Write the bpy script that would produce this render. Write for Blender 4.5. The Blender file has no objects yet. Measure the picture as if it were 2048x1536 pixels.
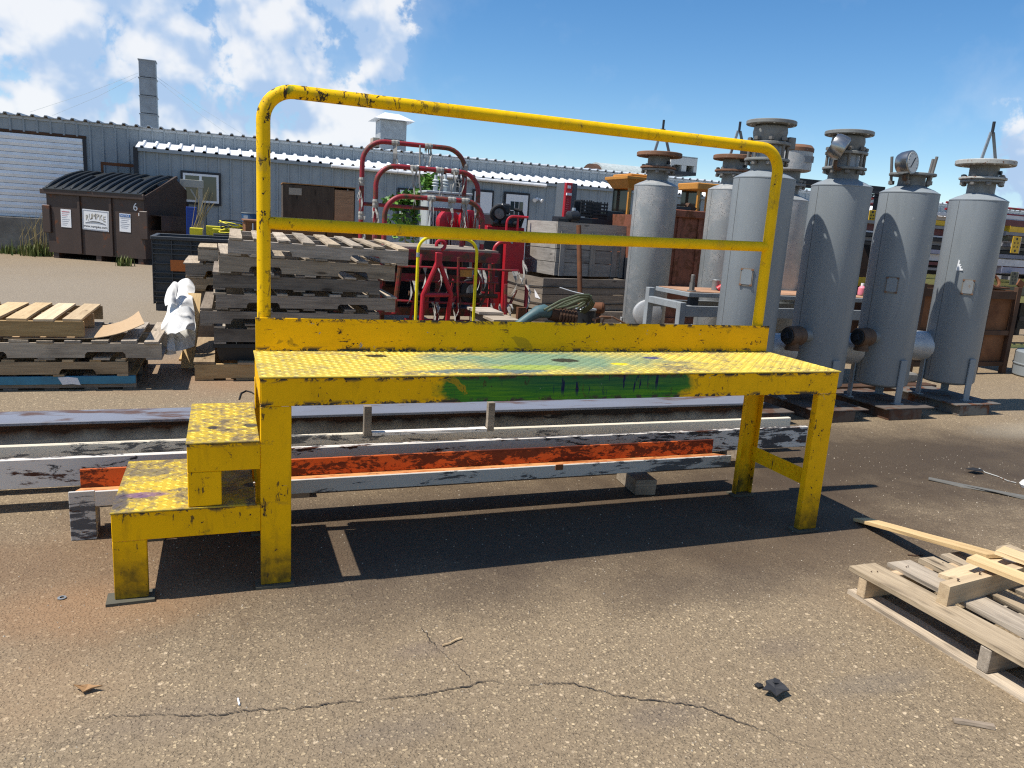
import bpy, math, random, bmesh
import numpy as np
from mathutils import Vector, Matrix, noise as mnoise
R = math.radians
SC = bpy.context.scene
COL = SC.collection
random.seed(7)

# ------------------------------------------------------------------ camera
CAMP = Vector((-0.13, -3.07, 1.547))
PITCH, ROLL, YAW, FPX = 0.2068, 0.0648, 0.3706, 1515.0      # focal length in units of a 2048 px wide frame
_f = Vector((math.sin(YAW), math.cos(YAW), 0)); _r = Vector((math.cos(YAW), -math.sin(YAW), 0)); _z = Vector((0, 0, 1))
_F = _f * math.cos(PITCH) - _z * math.sin(PITCH); _u = _z * math.cos(PITCH) + _f * math.sin(PITCH)
_R = _r * math.cos(ROLL) + _u * math.sin(ROLL); _U = _u * math.cos(ROLL) - _r * math.sin(ROLL)
cam = bpy.data.cameras.new('camera'); camo = bpy.data.objects.new('camera', cam); COL.objects.link(camo)
cam.sensor_fit = 'HORIZONTAL'; cam.sensor_width = 36.0; cam.lens = 36.0 * FPX / 2048.0
cam.clip_start = 0.05; cam.clip_end = 2000
camo.matrix_world = Matrix(((_R.x, _U.x, -_F.x, CAMP.x), (_R.y, _U.y, -_F.y, CAMP.y), (_R.z, _U.z, -_F.z, CAMP.z), (0, 0, 0, 1)))
SC.camera = camo

def ray(u, v): return _F + _R * ((u - 1024) / FPX) - _U * ((v - 768) / FPX)
def gz(u, v, Z=0.0):
    d = ray(u, v); return CAMP + d * ((Z - CAMP.z) / d.z)
def gy(u, v, Y):
    d = ray(u, v); return CAMP + d * ((Y - CAMP.y) / d.y)
def gd(u, v, D): return CAMP + ray(u, v) * D

# ------------------------------------------------------------------ world, sun, exposure
SUN_TO = Vector((-0.535, 0.035, 1.0)).normalized()           # towards the sun
SUN_EL = math.asin(SUN_TO.z); SUN_AZ = math.atan2(SUN_TO.x, SUN_TO.y)
W = bpy.data.worlds.new('World'); SC.world = W; W.use_nodes = True
nt = W.node_tree; nt.nodes.clear()
def wn(t, **k):
    n = nt.nodes.new(t)
    for a, b in k.items(): setattr(n, a, b)
    return n
def wl(a, b): nt.links.new(a, b)
def wmath(op, a, b=None, c=None):
    n = wn('ShaderNodeMath', operation=op)
    for i, x in enumerate((a, b, c)):
        if x is None: continue
        if isinstance(x, (int, float)): n.inputs[i].default_value = x
        else: wl(x, n.inputs[i])
    return n.outputs[0]
sky = wn('ShaderNodeTexSky', sky_type='NISHITA'); sky.sun_disc = False
sky.sun_elevation = SUN_EL; sky.sun_rotation = SUN_AZ; sky.air_density = 1.0; sky.dust_density = 0.3; sky.ozone_density = 2.0; sky.altitude = 800
tc = wn('ShaderNodeTexCoord'); D = tc.outputs['Generated']
def wnoise(vec, sc, det, rough, dist=0.0, off=(0, 0, 0)):
    mp = wn('ShaderNodeMapping'); wl(vec, mp.inputs[0]); mp.inputs['Location'].default_value = off
    n = wn('ShaderNodeTexNoise'); wl(mp.outputs[0], n.inputs['Vector'])
    n.inputs['Scale'].default_value = sc; n.inputs['Detail'].default_value = det; n.inputs['Roughness'].default_value = rough; n.inputs['Distortion'].default_value = dist
    return n.outputs['Fac']
# the cloud banks stand in the west-north-west, fair-weather heaps elsewhere
lumps = []
def lump(u, v, px, amp): lumps.append((ray(u, v).normalized(), px / FPX, amp))
for a in ((40, 70, 110, 0.55), (150, 95, 90, 0.5), (215, 40, 80, 0.45), (230, 110, 60, 0.4), (430, 20, 100, 0.75), (470, 90, 95, 0.8), (540, 40, 90, 0.75), (560, 110, 80, 0.6), (600, 120, 55, 0.6), (715, 90, 48, 0.85), (665, 130, 55, 0.6), (740, 115, 40, 0.45), (640, 55, 30, 0.0), (480, 150, 60, 0.5), (420, 170, 60, 0.45),
          (60, 160, 75, 0.5), (130, 170, 50, 0.45), (10, 190, 60, 0.4), (150, 215, 25, 0.4), (250, 225, 30, 0.35), (390, 240, 60, 0.35), (650, 240, 60, 0.6), (720, 190, 45, 0.5), (560, 200, 60, 0.35), (850, 272, 22, 0.55), (300, 30, 90, 0.35), (350, 120, 80, 0.25), (500, -90, 150, 0.8), (250, -120, 160, 0.6), (-150, 60, 220, 0.6), (-450, 120, 260, 0.55),
          (2056, 372, 34, 0.44), (1985, 405, 26, 0.3), (2150, 350, 60, 0.6), (2400, 330, 160, 0.6), (-800, 60, 300, 0.6)):
    lump(*a)
tot = None
for c, s, amp in lumps:
    dt = wn('ShaderNodeVectorMath', operation='DOT_PRODUCT'); wl(D, dt.inputs[0]); dt.inputs[1].default_value = c
    e = wmath('MULTIPLY', wmath('SUBTRACT', dt.outputs['Value'], 1.0), 1.0 / (s * s))
    g = wmath('MULTIPLY', wmath('EXPONENT', e), amp)
    tot = g if tot is None else wmath('ADD', tot, g)
tot = wmath('MINIMUM', tot, 0.72)
# other quarters of the sky: scattered heaps
sepd = wn('ShaderNodeSeparateXYZ'); wl(D, sepd.inputs[0])
away = wmath('MULTIPLY', wmath('SUBTRACT', 0.25, sepd.outputs['Y']), 2.2); away = wmath('MINIMUM', wmath('MAXIMUM', away, 0.0), 1.0)
gen = wmath('MULTIPLY', wmath('MULTIPLY', wmath('MAXIMUM', wmath('SUBTRACT', wnoise(D, 2.6, 3, 0.5), 0.52), 0.0), 5.0), away)
tot = wmath('ADD', tot, gen)
big = wnoise(D, 10.5, 11, 0.56, 0.15)
big2 = wnoise(D, 23.0, 9, 0.6, 0.2, (3, 1, 2))
LQ = (-0.35, -0.25, 0.9)
bigs = wnoise(D, 10.5, 11, 0.56, 0.15, tuple(0.028 * q for q in LQ))
big2s = wnoise(D, 23.0, 9, 0.6, 0.2, (3 + 0.012 * LQ[0], 1 + 0.012 * LQ[1], 2 + 0.012 * LQ[2]))
fb = wmath('ADD', wmath('MULTIPLY', wmath('SUBTRACT', big, 0.5), 2.0), wmath('MULTIPLY', wmath('SUBTRACT', big2, 0.5), 1.35))
fbs = wmath('ADD', wmath('MULTIPLY', wmath('SUBTRACT', bigs, 0.5), 2.0), wmath('MULTIPLY', wmath('SUBTRACT', big2s, 0.5), 1.35))
gate = wmath('MINIMUM', wmath('MULTIPLY', tot, 3.5), 1.0)
dens = wmath('SUBTRACT', wmath('ADD', tot, wmath('MULTIPLY', fb, gate)), 0.325)
cov = wn('ShaderNodeMapRange', interpolation_type='SMOOTHSTEP'); wl(dens, cov.inputs[0]); cov.inputs[1].default_value = 0.0; cov.inputs[2].default_value = 0.26
wisp = wn('ShaderNodeMapRange'); wl(wmath('ADD', tot, wmath('MULTIPLY', fb, 0.25)), wisp.inputs[0]); wisp.inputs[1].default_value = 0.05; wisp.inputs[2].default_value = 0.9; wisp.inputs[3].default_value = 0.0; wisp.inputs[4].default_value = 0.55
cover = wmath('MAXIMUM', cov.outputs[0], wisp.outputs[0])
lo = wnoise(D, 10.5, 3.5, 0.5, 0.15); los = wnoise(D, 10.5, 3.5, 0.5, 0.15, tuple(0.05 * q for q in LQ)); mi = wnoise(D, 23.0, 3, 0.5, 0.2, (3, 1, 2)); mis = wnoise(D, 23.0, 3, 0.5, 0.2, (3 + 0.018 * LQ[0], 1 + 0.018 * LQ[1], 2 + 0.018 * LQ[2]))
lsum = wmath('ADD', wmath('MULTIPLY', wmath('SUBTRACT', lo, los), 1.0), wmath('ADD', wmath('MULTIPLY', wmath('SUBTRACT', mi, mis), 0.55), wmath('MULTIPLY', wmath('SUBTRACT', fb, fbs), 0.12)))
lit = wn('ShaderNodeMapRange', interpolation_type='SMOOTHSTEP'); wl(lsum, lit.inputs[0]); lit.inputs[1].default_value = -0.14; lit.inputs[2].default_value = 0.20
thick = wn('ShaderNodeMapRange'); wl(dens, thick.inputs[0]); thick.inputs[1].default_value = 0.1; thick.inputs[2].default_value = 1.1; thick.inputs[3].default_value = 0.0; thick.inputs[4].default_value = 0.35
ccol = wn('ShaderNodeMixRGB'); wl(lit.outputs[0], ccol.inputs[0]); ccol.inputs[1].default_value = (3.1, 4.2, 5.9, 1); ccol.inputs[2].default_value = (6.5, 6.6, 6.8, 1)
mixc = wn('ShaderNodeMixRGB'); wl(wmath('MULTIPLY', cover, 0.93), mixc.inputs[0]); hs = wn('ShaderNodeHueSaturation'); hs.inputs['Saturation'].default_value = 1.3; wl(sky.outputs[0], hs.inputs['Color']); wl(hs.outputs[0], mixc.inputs[1]); wl(ccol.outputs[0], mixc.inputs[2])
bg = wn('ShaderNodeBackground'); bg.inputs['Strength'].default_value = 0.1; wl(mixc.outputs[0], bg.inputs['Color'])
wo = wn('ShaderNodeOutputWorld'); wl(bg.outputs[0], wo.inputs['Surface'])
sl = bpy.data.lights.new('sun', 'SUN'); sl.energy = 4.6; sl.angle = R(0.53); sl.color = (1.0, 0.95, 0.87)
so = bpy.data.objects.new('sun', sl); COL.objects.link(so); so.location = SUN_TO * 60
so.rotation_euler = SUN_TO.to_track_quat('Z', 'Y').to_euler()
SC.view_settings.view_transform = 'Standard'; SC.view_settings.look = 'None'; SC.view_settings.exposure = 0.52; SC.view_settings.gamma = 1.0
SC.view_settings.use_curve_mapping = False
SC.render.engine = 'CYCLES'
SC.cycles.max_bounces = 6; SC.cycles.diffuse_bounces = 3; SC.cycles.glossy_bounces = 3; SC.cycles.transparent_max_bounces = 6
SC.cycles.use_denoising = False
try:
    SC.cycles.denoiser = 'OPENIMAGEDENOISE'; SC.cycles.denoising_input_passes = 'RGB_ALBEDO_NORMAL'; SC.cycles.denoising_prefilter = 'ACCURATE'
except Exception: pass
SC.cycles.sample_clamp_indirect = 6.0
try: SC.cycles.filter_width = 1.2
except Exception: pass

# ------------------------------------------------------------------ materials
class NB:
    def __init__(s, name):
        m = bpy.data.materials.new(name); m.use_nodes = True; s.m = m; s.t = m.node_tree; s.t.nodes.clear()
        s.o = s.n('ShaderNodeOutputMaterial'); s.b = s.n('ShaderNodeBsdfPrincipled'); s.l(s.b.outputs[0], s.o.inputs[0])
        tcn = s.n('ShaderNodeTexCoord'); oi = s.n('ShaderNodeObjectInfo'); s.rnd = oi.outputs['Random']
        s.raw = tcn.outputs['Object']
        ad = s.n('ShaderNodeVectorMath', operation='ADD'); s.l(s.raw, ad.inputs[0])
        mu = s.n('ShaderNodeVectorMath', operation='SCALE'); mu.inputs[0].default_value = (37.1, 19.7, 53.3); s.l(s.rnd, mu.inputs['Scale']); s.l(mu.outputs[0], ad.inputs[1])
        s.co = ad.outputs[0]
    def n(s, t, **k):
        x = s.t.nodes.new(t)
        for a, b in k.items(): setattr(x, a, b)
        return x
    def l(s, a, b): s.t.links.new(a, b)
    def math(s, op, a, b=None, c=None, clamp=False):
        x = s.n('ShaderNodeMath', operation=op); x.use_clamp = clamp
        for i, y in enumerate((a, b, c)):
            if y is None: continue
            if isinstance(y, (int, float)): x.inputs[i].default_value = y
            else: s.l(y, x.inputs[i])
        return x.outputs[0]
    def scale(s, v, sc=(1, 1, 1), loc=(0, 0, 0), rot=(0, 0, 0)):
        x = s.n('ShaderNodeMapping'); s.l(v, x.inputs[0]); x.inputs['Scale'].default_value = sc; x.inputs['Location'].default_value = loc; x.inputs['Rotation'].default_value = rot
        return x.outputs[0]
    def noise(s, sc=5, det=4, rough=0.55, dist=0.0, vec=None, stretch=None, loc=(0, 0, 0)):
        v = s.co if vec is None else vec
        if stretch or loc != (0, 0, 0): v = s.scale(v, stretch or (1, 1, 1), loc)
        x = s.n('ShaderNodeTexNoise'); s.l(v, x.inputs['Vector']); x.inputs['Scale'].default_value = sc; x.inputs['Detail'].default_value = det
        x.inputs['Roughness'].default_value = rough; x.inputs['Distortion'].default_value = dist
        return x.outputs['Fac']
    def vor(s, sc, feat='F1', vec=None, rnd=1.0):
        x = s.n('ShaderNodeTexVoronoi', feature=feat); s.l(s.co if vec is None else vec, x.inputs['Vector']); x.inputs['Scale'].default_value = sc; x.inputs['Randomness'].default_value = rnd
        return x
    def step(s, v, a, b, lo=0.0, hi=1.0):
        x = s.n('ShaderNodeMapRange'); x.clamp = True; s.l(v, x.inputs[0])
        for i, y in enumerate((a, b, lo, hi)): x.inputs[i + 1].default_value = y
        return x.outputs[0]
    def mix(s, f, a, b, mode='MIX'):
        x = s.n('ShaderNodeMixRGB', blend_type=mode)
        for i, y in enumerate((f, a, b)):
            if isinstance(y, (int, float)): x.inputs[i].default_value = y
            elif isinstance(y, tuple): x.inputs[i].default_value = (*y[:3], 1)
            else: s.l(y, x.inputs[i])
        return x.outputs[0]
    def bump(s, h, strength=0.3, dist=0.01, prev=None):
        x = s.n('ShaderNodeBump'); x.inputs['Strength'].default_value = strength; x.inputs['Distance'].default_value = dist; s.l(h, x.inputs['Height'])
        if prev is not None: s.l(prev, x.inputs['Normal'])
        s.l(x.outputs[0], s.b.inputs['Normal']); return x.outputs[0]
    def set(s, col=None, rough=None, metal=None, spec=None):
        for k, v in (('Base Color', col), ('Roughness', rough), ('Metallic', metal), ('Specular IOR Level', spec)):
            if v is None: continue
            if isinstance(v, tuple): s.b.inputs[k].default_value = (*v[:3], 1)
            elif isinstance(v, (int, float)): s.b.inputs[k].default_value = v
            else: s.l(v, s.b.inputs[k])
        return s.m
    def spot(s, cx, cy, cz, rx, ry, rz, soft=0.6, jit=0.4, nsc=9):
        """1 inside a ragged ellipsoid patch at (cx,cy,cz) of the object's own coordinates"""
        v = s.scale(s.raw, (1 / rx, 1 / ry, 1 / rz), (-cx / rx, -cy / ry, -cz / rz))
        ln = s.n('ShaderNodeVectorMath', operation='LENGTH'); s.l(v, ln.inputs[0])
        d = s.math('ADD', ln.outputs['Value'], s.math('MULTIPLY', s.math('SUBTRACT', s.noise(nsc, 5, 0.6, vec=s.raw), 0.5), jit * 2))
        return s.step(d, 1.0 + soft * 0.5, 1.0 - soft * 0.5)

MATS = {}
def paint(name, col, rough=0.45, chip=(0.05, 0.035, 0.03), chips=0.0, grime=0.25, grimecol=(0.06, 0.05, 0.04), var=0.08, metal=0.0, rust=0.0, rustcol=(0.16, 0.055, 0.02), stretch=(1, 1, 1), nsc=14, bump=0.15, spec=0.4):
    if name in MATS: return MATS[name]
    b = NB(name)
    big = b.noise(2.2, 4, 0.55, stretch=stretch); fine = b.noise(nsc * 2.2, 8, 0.68, stretch=stretch); mid = b.noise(nsc * 0.55, 6, 0.62, 0.4, stretch=stretch, loc=(5, 3, 1))
    c = b.mix(b.step(big, 0.3, 0.7), tuple(x * (1 - var) for x in col), tuple(min(1, x * (1 + var)) for x in col))
    if grime: c = b.mix(b.math('MULTIPLY', b.step(mid, 0.42, 0.75), grime), c, grimecol)
    if rust: c = b.mix(b.step(b.math('ADD', mid, b.math('MULTIPLY', big, 0.5)), 0.92 - rust * 0.5, 1.0 - rust * 0.42), c, b.mix(fine, rustcol, tuple(x * 0.4 for x in rustcol)))
    if chips: c = b.mix(b.step(b.math('ADD', b.math('MULTIPLY', fine, 0.6), b.math('MULTIPLY', mid, 0.4)), 0.66 - chips * 0.14, 0.675 - chips * 0.13), c, chip)
    rg = b.step(mid, 0.3, 0.8, rough * 0.85, min(1, rough * 1.35))
    b.bump(fine, bump, 0.003)
    MATS[name] = b.set(c, rg, metal, spec); return MATS[name]
def flat(name, col, rough=0.6, metal=0.0, spec=0.4):
    if name in MATS: return MATS[name]
    b = NB(name); f = b.noise(30, 4, 0.6)
    MATS[name] = b.set(b.mix(f, tuple(x * 0.85 for x in col), tuple(min(1, x * 1.12) for x in col)), rough, metal, spec); return MATS[name]
def wood(name, light, dark, var=0.35, streak=1.0, stain=0.25):
    """grain runs along the local X axis of each board"""
    if name in MATS: return MATS[name]
    b = NB(name)
    g = b.noise(3.2, 6, 0.6, 1.2, stretch=(0.55, 9, 9)); g2 = b.noise(14, 5, 0.65, 0.2, stretch=(0.35, 12, 12)); blot = b.noise(3.0, 5, 0.6, stretch=(1, 2.5, 2.5), loc=(7, 1, 3))
    c = b.mix(b.step(g, 0.3, 0.72), light, tuple(light[i] * 0.45 + dark[i] * 0.55 for i in range(3)))
    c = b.mix(b.math('MULTIPLY', b.step(g2, 0.5, 0.78), 0.75 * streak), c, dark)
    c = b.mix(b.math('MULTIPLY', b.step(blot, 0.5, 0.74), stain * 2), c, tuple(x * 0.55 for x in dark))
    kn = b.vor(1.0, vec=b.scale(b.co, (2.4, 9, 9)))
    c = b.mix(b.math('MULTIPLY', b.step(kn.outputs['Distance'], 0.16, 0.07), 0.75), c, tuple(x * 0.4 for x in dark))
    hv = b.n('ShaderNodeHueSaturation'); hv.inputs['Value'].default_value = 1; b.l(c, hv.inputs['Color'])
    b.l(b.step(b.rnd, 0, 1, 1 - var, 1 + var * 0.8), hv.inputs['Value']); b.l(b.step(b.math('FRACT', b.math('MULTIPLY', b.rnd, 7.3)), 0, 1, 0.8, 1.15), hv.inputs['Saturation'])
    b.bump(g2, 0.5, 0.003)
    MATS[name] = b.set(hv.outputs[0], 0.85, 0, 0.25); return MATS[name]

# asphalt with worn exposed aggregate
def asphalt():
    b = NB('asphalt'); co = b.raw
    wob = b.noise(60, 3, 0.6, vec=co)
    wv = b.n('ShaderNodeTexNoise'); b.l(co, wv.inputs['Vector']); wv.inputs['Scale'].default_value = 55; wv.inputs['Detail'].default_value = 3
    va = b.n('ShaderNodeVectorMath', operation='MULTIPLY_ADD'); b.l(wv.outputs['Color'], va.inputs[0]); va.inputs[1].default_value = (0.016, 0.016, 0); b.l(co, va.inputs[2]); cw = va.outputs[0]
    st = b.vor(74, vec=cw, rnd=1.0); st2 = b.vor(150, vec=b.scale(cw, (1, 1, 1), (3.1, 7.7, 0)))
    big = b.noise(0.55, 5, 0.55, 0.4, vec=co); mid = b.noise(2.6, 6, 0.62, 0.3, vec=co, loc=(4, 9, 0)); fin = b.noise(30, 5, 0.7, vec=co)
    stone = b.step(b.math('ADD', st.outputs['Distance'], b.math('MULTIPLY', b.math('SUBTRACT', wob, 0.5), 0.45)), 0.46, 0.30)
    stone2 = b.step(b.math('ADD', st2.outputs['Distance'], b.math('MULTIPLY', b.math('SUBTRACT', wob, 0.5), 0.3)), 0.36, 0.22)
    sep = b.n('ShaderNodeSeparateColor'); b.l(st.outputs['Color'], sep.inputs[0]); sep2 = b.n('ShaderNodeSeparateColor'); b.l(st2.outputs['Color'], sep2.inputs[0])
    bind = b.mix(b.step(fin, 0.3, 0.7), (0.135, 0.10, 0.062), (0.27, 0.203, 0.125))
    ramp = b.n('ShaderNodeValToRGB'); b.l(sep.outputs[0], ramp.inputs[0]); e = ramp.color_ramp.elements
    e[0].position = 0; e[0].color = (0.17, 0.128, 0.078, 1); e[1].position = 1; e[1].color = (0.56, 0.435, 0.265, 1)
    for p, c in ((0.35, (0.28, 0.21, 0.128, 1)), (0.62, (0.37, 0.28, 0.17, 1)), (0.9, (0.45, 0.345, 0.208, 1))):
        x = e.new(p); x.color = c
    c = b.mix(b.math('MULTIPLY', stone2, b.step(sep2.outputs[1], 0.35, 0.9)), bind, (0.40, 0.31, 0.205))
    c = b.mix(b.math('MULTIPLY', stone, b.step(sep.outputs[1], 0.12, 0.42)), c, ramp.outputs[0])
    pit = b.noise(120, 3, 0.6, vec=co, loc=(2, 5, 0)); c = b.mix(b.math('MULTIPLY', b.step(pit, 0.60, 0.72), 0.8), c, (0.055, 0.040, 0.028)); c = b.mix(b.math('MULTIPLY', b.step(pit, 0.40, 0.30), 0.45), c, (0.52, 0.41, 0.28))
    st3 = b.vor(38, vec=b.scale(cw, (1, 1, 1), (1.7, 3.3, 0))); sp3 = b.n('ShaderNodeSeparateColor'); b.l(st3.outputs['Color'], sp3.inputs[0])
    c = b.mix(b.math('MULTIPLY', b.step(b.math('ADD', st3.outputs['Distance'], b.math('MULTIPLY', b.math('SUBTRACT', wob, 0.5), 0.5)), 0.32, 0.22), b.step(sp3.outputs[0], 0.86, 0.97)), c, (0.52, 0.405, 0.265))
    # tyre-polished film that hides the stones in places
    c = b.mix(b.step(mid, 0.45, 0.72, 0.0, 0.45), c, (0.235, 0.173, 0.107))
    c = b.mix(b.step(big, 0.55, 0.75, 0.0, 0.3), c, (0.16, 0.115, 0.075))
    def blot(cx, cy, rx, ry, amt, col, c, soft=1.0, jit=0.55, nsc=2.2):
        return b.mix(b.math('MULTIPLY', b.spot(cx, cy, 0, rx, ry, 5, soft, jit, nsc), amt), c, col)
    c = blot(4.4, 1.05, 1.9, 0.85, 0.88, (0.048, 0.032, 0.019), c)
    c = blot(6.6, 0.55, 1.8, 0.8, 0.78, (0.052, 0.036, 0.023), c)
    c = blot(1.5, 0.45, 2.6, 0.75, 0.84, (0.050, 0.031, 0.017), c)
    c = blot(2.9, -0.22, 1.2, 0.36, 0.55, (0.065, 0.042, 0.025), c)
    c = blot(0.75, -0.16, 0.7, 0.26, 0.35, (0.06, 0.043, 0.032), c)
    c = blot(2.0, -0.45, 0.45, 0.16, 0.3, (0.06, 0.045, 0.035), c)
    c = blot(1.2, -1.2, 0.16, 0.07, 0.3, (0.10, 0.08, 0.075), c); c = blot(0.35, -1.05, 0.2, 0.06, 0.25, (0.12, 0.10, 0.085), c); c = blot(1.9, -0.95, 0.12, 0.06, 0.3, (0.11, 0.085, 0.07), c); c = blot(0.55, -0.62, 0.12, 0.05, 0.3, (0.12, 0.09, 0.08), c); c = blot(-0.3, -0.8, 0.25, 0.08, 0.22, (0.13, 0.10, 0.08), c); c = blot(2.1, -1.25, 0.22, 0.05, 0.3, (0.13, 0.115, 0.10), c); c = blot(-0.75, -0.55, 0.35, 0.22, 0.3, (0.30, 0.19, 0.10), c)
    c = blot(-0.9, 0.3, 0.9, 0.55, 0.24, (0.30, 0.16, 0.07), c)
    c = blot(-0.1, 1.95, 0.75, 0.25, 0.55, (0.34, 0.17, 0.055), c)
    c = blot(0.1, 4.6, 1.2, 0.9, 0.45, (0.26, 0.12, 0.05), c)
    c = blot(-0.62, -0.02, 0.35, 0.2, 0.35, (0.34, 0.19, 0.09), c)
    c = blot(-2.5, 11, 4.5, 5.2, 0.5, (0.27, 0.235, 0.185), c, 1.4, 0.4, 0.8)
    c = blot(-0.8, 6.2, 1.8, 0.8, 0.5, (0.17, 0.12, 0.08), c)
    c = blot(7.2, 1.5, 0.9, 0.25, 0.5, (0.33, 0.29, 0.22), c)
    h = b.math('ADD', b.math('MULTIPLY', stone, 0.7), b.math('ADD', b.math('MULTIPLY', stone2, 0.25), b.math('MULTIPLY', fin, 0.4)))
    b.bump(b.math('SUBTRACT', h, b.math('MULTIPLY', b.step(pit, 0.58, 0.72), 0.9)), 0.7, 0.006)
    return b.set(c, 0.78, 0, 0.35)

# ------------------------------------------------------------------ mesh helpers
class MB:
    def __init__(s): s.v = []; s.f = []
    def add(s, vs, fs):
        o = len(s.v); s.v += [tuple(x) for x in vs]; s.f += [tuple(i + o for i in f) for f in fs]; return s
    def box(s, c, d, rot=None, jit=0.0):
        hx, hy, hz = d[0] / 2, d[1] / 2, d[2] / 2
        vs = [Vector((x * hx, y * hy, z * hz)) for z in (-1, 1) for x, y in ((-1, -1), (1, -1), (1, 1), (-1, 1))]
        if jit: vs = [v + Vector((random.uniform(-jit, jit), random.uniform(-jit, jit), random.uniform(-jit, jit))) for v in vs]
        if rot is not None: vs = [rot @ v for v in vs]
        return s.add([v + Vector(c) for v in vs], [(0, 3, 2, 1), (4, 5, 6, 7), (0, 1, 5, 4), (1, 2, 6, 5), (2, 3, 7, 6), (3, 0, 4, 7)])
    def b2(s, a, b):
        return s.box([(a[i] + b[i]) / 2 for i in range(3)], [abs(b[i] - a[i]) for i in range(3)])
    def bar(s, p0, p1, w, h, up=(0, 0, 1)):
        p0, p1 = Vector(p0), Vector(p1); d = p1 - p0; L = d.length; x = d / L; y = Vector(up).cross(x)
        if y.length < 1e-4: y = Vector((0, 1, 0)).cross(x)
        y.normalize(); z = x.cross(y)
        return s.box((p0 + p1) / 2, (L, w, h), Matrix((x, y, z)).transposed())
    def tube(s, pts, r, n=10, caps=True, closed=False):
        pts = [Vector(p) for p in pts]; rs = r if isinstance(r, (list, tuple)) else [r] * len(pts); o = len(s.v); prev = None
        m = len(pts)
        for i, p in enumerate(pts):
            if closed: t = pts[(i + 1) % m] - pts[i - 1]
            else: t = (pts[min(i + 1, m - 1)] - pts[max(i - 1, 0)])
            t.normalize()
            if prev is None:
                a = Vector((0, 0, 1)) if abs(t.z) < 0.9 else Vector((1, 0, 0)); u = a.cross(t).normalized()
            else:
                u = prev - t * prev.dot(t); u.normalize()
            prev = u; w = t.cross(u)
            for k in range(n):
                an = 2 * math.pi * k / n; s.v.append(tuple(p + (u * math.cos(an) + w * math.sin(an)) * rs[i]))
        for i in range(m if closed else m - 1):
            for k in range(n):
                a = o + i * n + k; b_ = o + i * n + (k + 1) % n; j = ((i + 1) % m) * n
                s.f.append((a, b_, o + j + (k + 1) % n, o + j + k))
        if caps and not closed:
            s.f.append(tuple(o + k for k in reversed(range(n)))); s.f.append(tuple(o + (m - 1) * n + k for k in range(n)))
        return s
    def lathe(s, prof, n=32, c=(0, 0, 0), axis=None, cap=True):
        """prof: list of (radius, height)"""
        o = len(s.v); q = Vector((0, 0, 1)).rotation_difference(Vector(axis)).to_matrix() if axis is not None else None
        for r, z in prof:
            for k in range(n):
                a = 2 * math.pi * k / n; p = Vector((r * math.cos(a), r * math.sin(a), z))
                if q is not None: p = q @ p
                s.v.append(tuple(p + Vector(c)))
        for i in range(len(prof) - 1):
            for k in range(n):
                s.f.append((o + i * n + k, o + i * n + (k + 1) % n, o + (i + 1) * n + (k + 1) % n, o + (i + 1) * n + k))
        if cap:
            s.f.append(tuple(o + k for k in reversed(range(n)))); s.f.append(tuple(o + (len(prof) - 1) * n + k for k in range(n)))
        return s
    def prism(s, poly, a, b, fn):
        """poly of 2-D points extruded from a to b; fn(p, q, t) -> xyz"""
        n = len(poly); o = len(s.v)
        for t in (a, b):
            for p in poly: s.v.append(tuple(fn(p[0], p[1], t)))
        s.f.append(tuple(o + i for i in range(n))); s.f.append(tuple(o + n + i for i in reversed(range(n))))
        for i in range(n): s.f.append((o + i, o + n + i, o + n + (i + 1) % n, o + (i + 1) % n))
        return s
    def build(s, name, mat, parent=None, loc=None, rot=None, smooth=False, bevel=0.0, sharp=35):
        me = bpy.data.meshes.new(name); me.from_pydata(s.v, [], s.f); me.validate(); me.update()
        bm = bmesh.new(); bm.from_mesh(me); bmesh.ops.recalc_face_normals(bm, faces=bm.faces)
        if bevel:
            es = [e for e in bm.edges if len(e.link_faces) == 2 and e.calc_face_angle(0) > 0.6]
            bmesh.ops.bevel(bm, geom=es, offset=bevel, segments=1, affect='EDGES', clamp_overlap=True)
        bm.to_mesh(me); bm.free()
        if smooth:
            me.polygons.foreach_set('use_smooth', [True] * len(me.polygons))
            try: me.set_sharp_from_angle(angle=R(sharp))
            except Exception: pass
        me.materials.append(mat)
        ob = bpy.data.objects.new(name, me); COL.objects.link(ob)
        if parent: ob.parent = parent
        if loc is not None: ob.location = loc
        if rot is not None: ob.rotation_euler = rot
        return ob
def tag(o, label=None, cat=None, group=None, kind=None):
    for k, v in (('label', label), ('category', cat), ('group', group), ('kind', kind)):
        if v: o[k] = v
    return o
def thing(name, label, cat, loc=(0, 0, 0), rz=0.0, group=None):
    o = bpy.data.objects.new(name, None); COL.objects.link(o); o.location = loc; o.rotation_euler = (0, 0, rz); o.empty_display_size = 0.1
    return tag(o, label, cat, group)
def copy_tree(o, parent=None):
    c = o.copy(); COL.objects.link(c)
    if parent: c.parent = parent
    for ch in list(o.children): copy_tree(ch, c)
    return c
def arc(c, r, a0, a1, n, ax, ay):
    c, ax, ay = Vector(c), Vector(ax), Vector(ay)
    return [c + ax * (r * math.cos(a0 + (a1 - a0) * i / n)) + ay * (r * math.sin(a0 + (a1 - a0) * i / n)) for i in range(n + 1)]
def hoop(p0, p1, top, rad, bot, ax, n=7):
    """inverted U path in the plane of ax and z: feet at p0 / p1"""
    ax = Vector(ax); up = Vector((0, 0, 1)); p0, p1 = Vector(p0), Vector(p1)
    a = Vector((p0.x, p0.y, top)); b = Vector((p1.x, p1.y, top))
    return [Vector((p0.x, p0.y, bot))] + arc(a - up * rad + ax * rad, rad, math.pi, math.pi / 2, n, ax, up) + arc(b - up * rad - ax * rad, rad, math.pi / 2, 0, n, ax, up) + [Vector((p1.x, p1.y, bot))]
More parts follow.
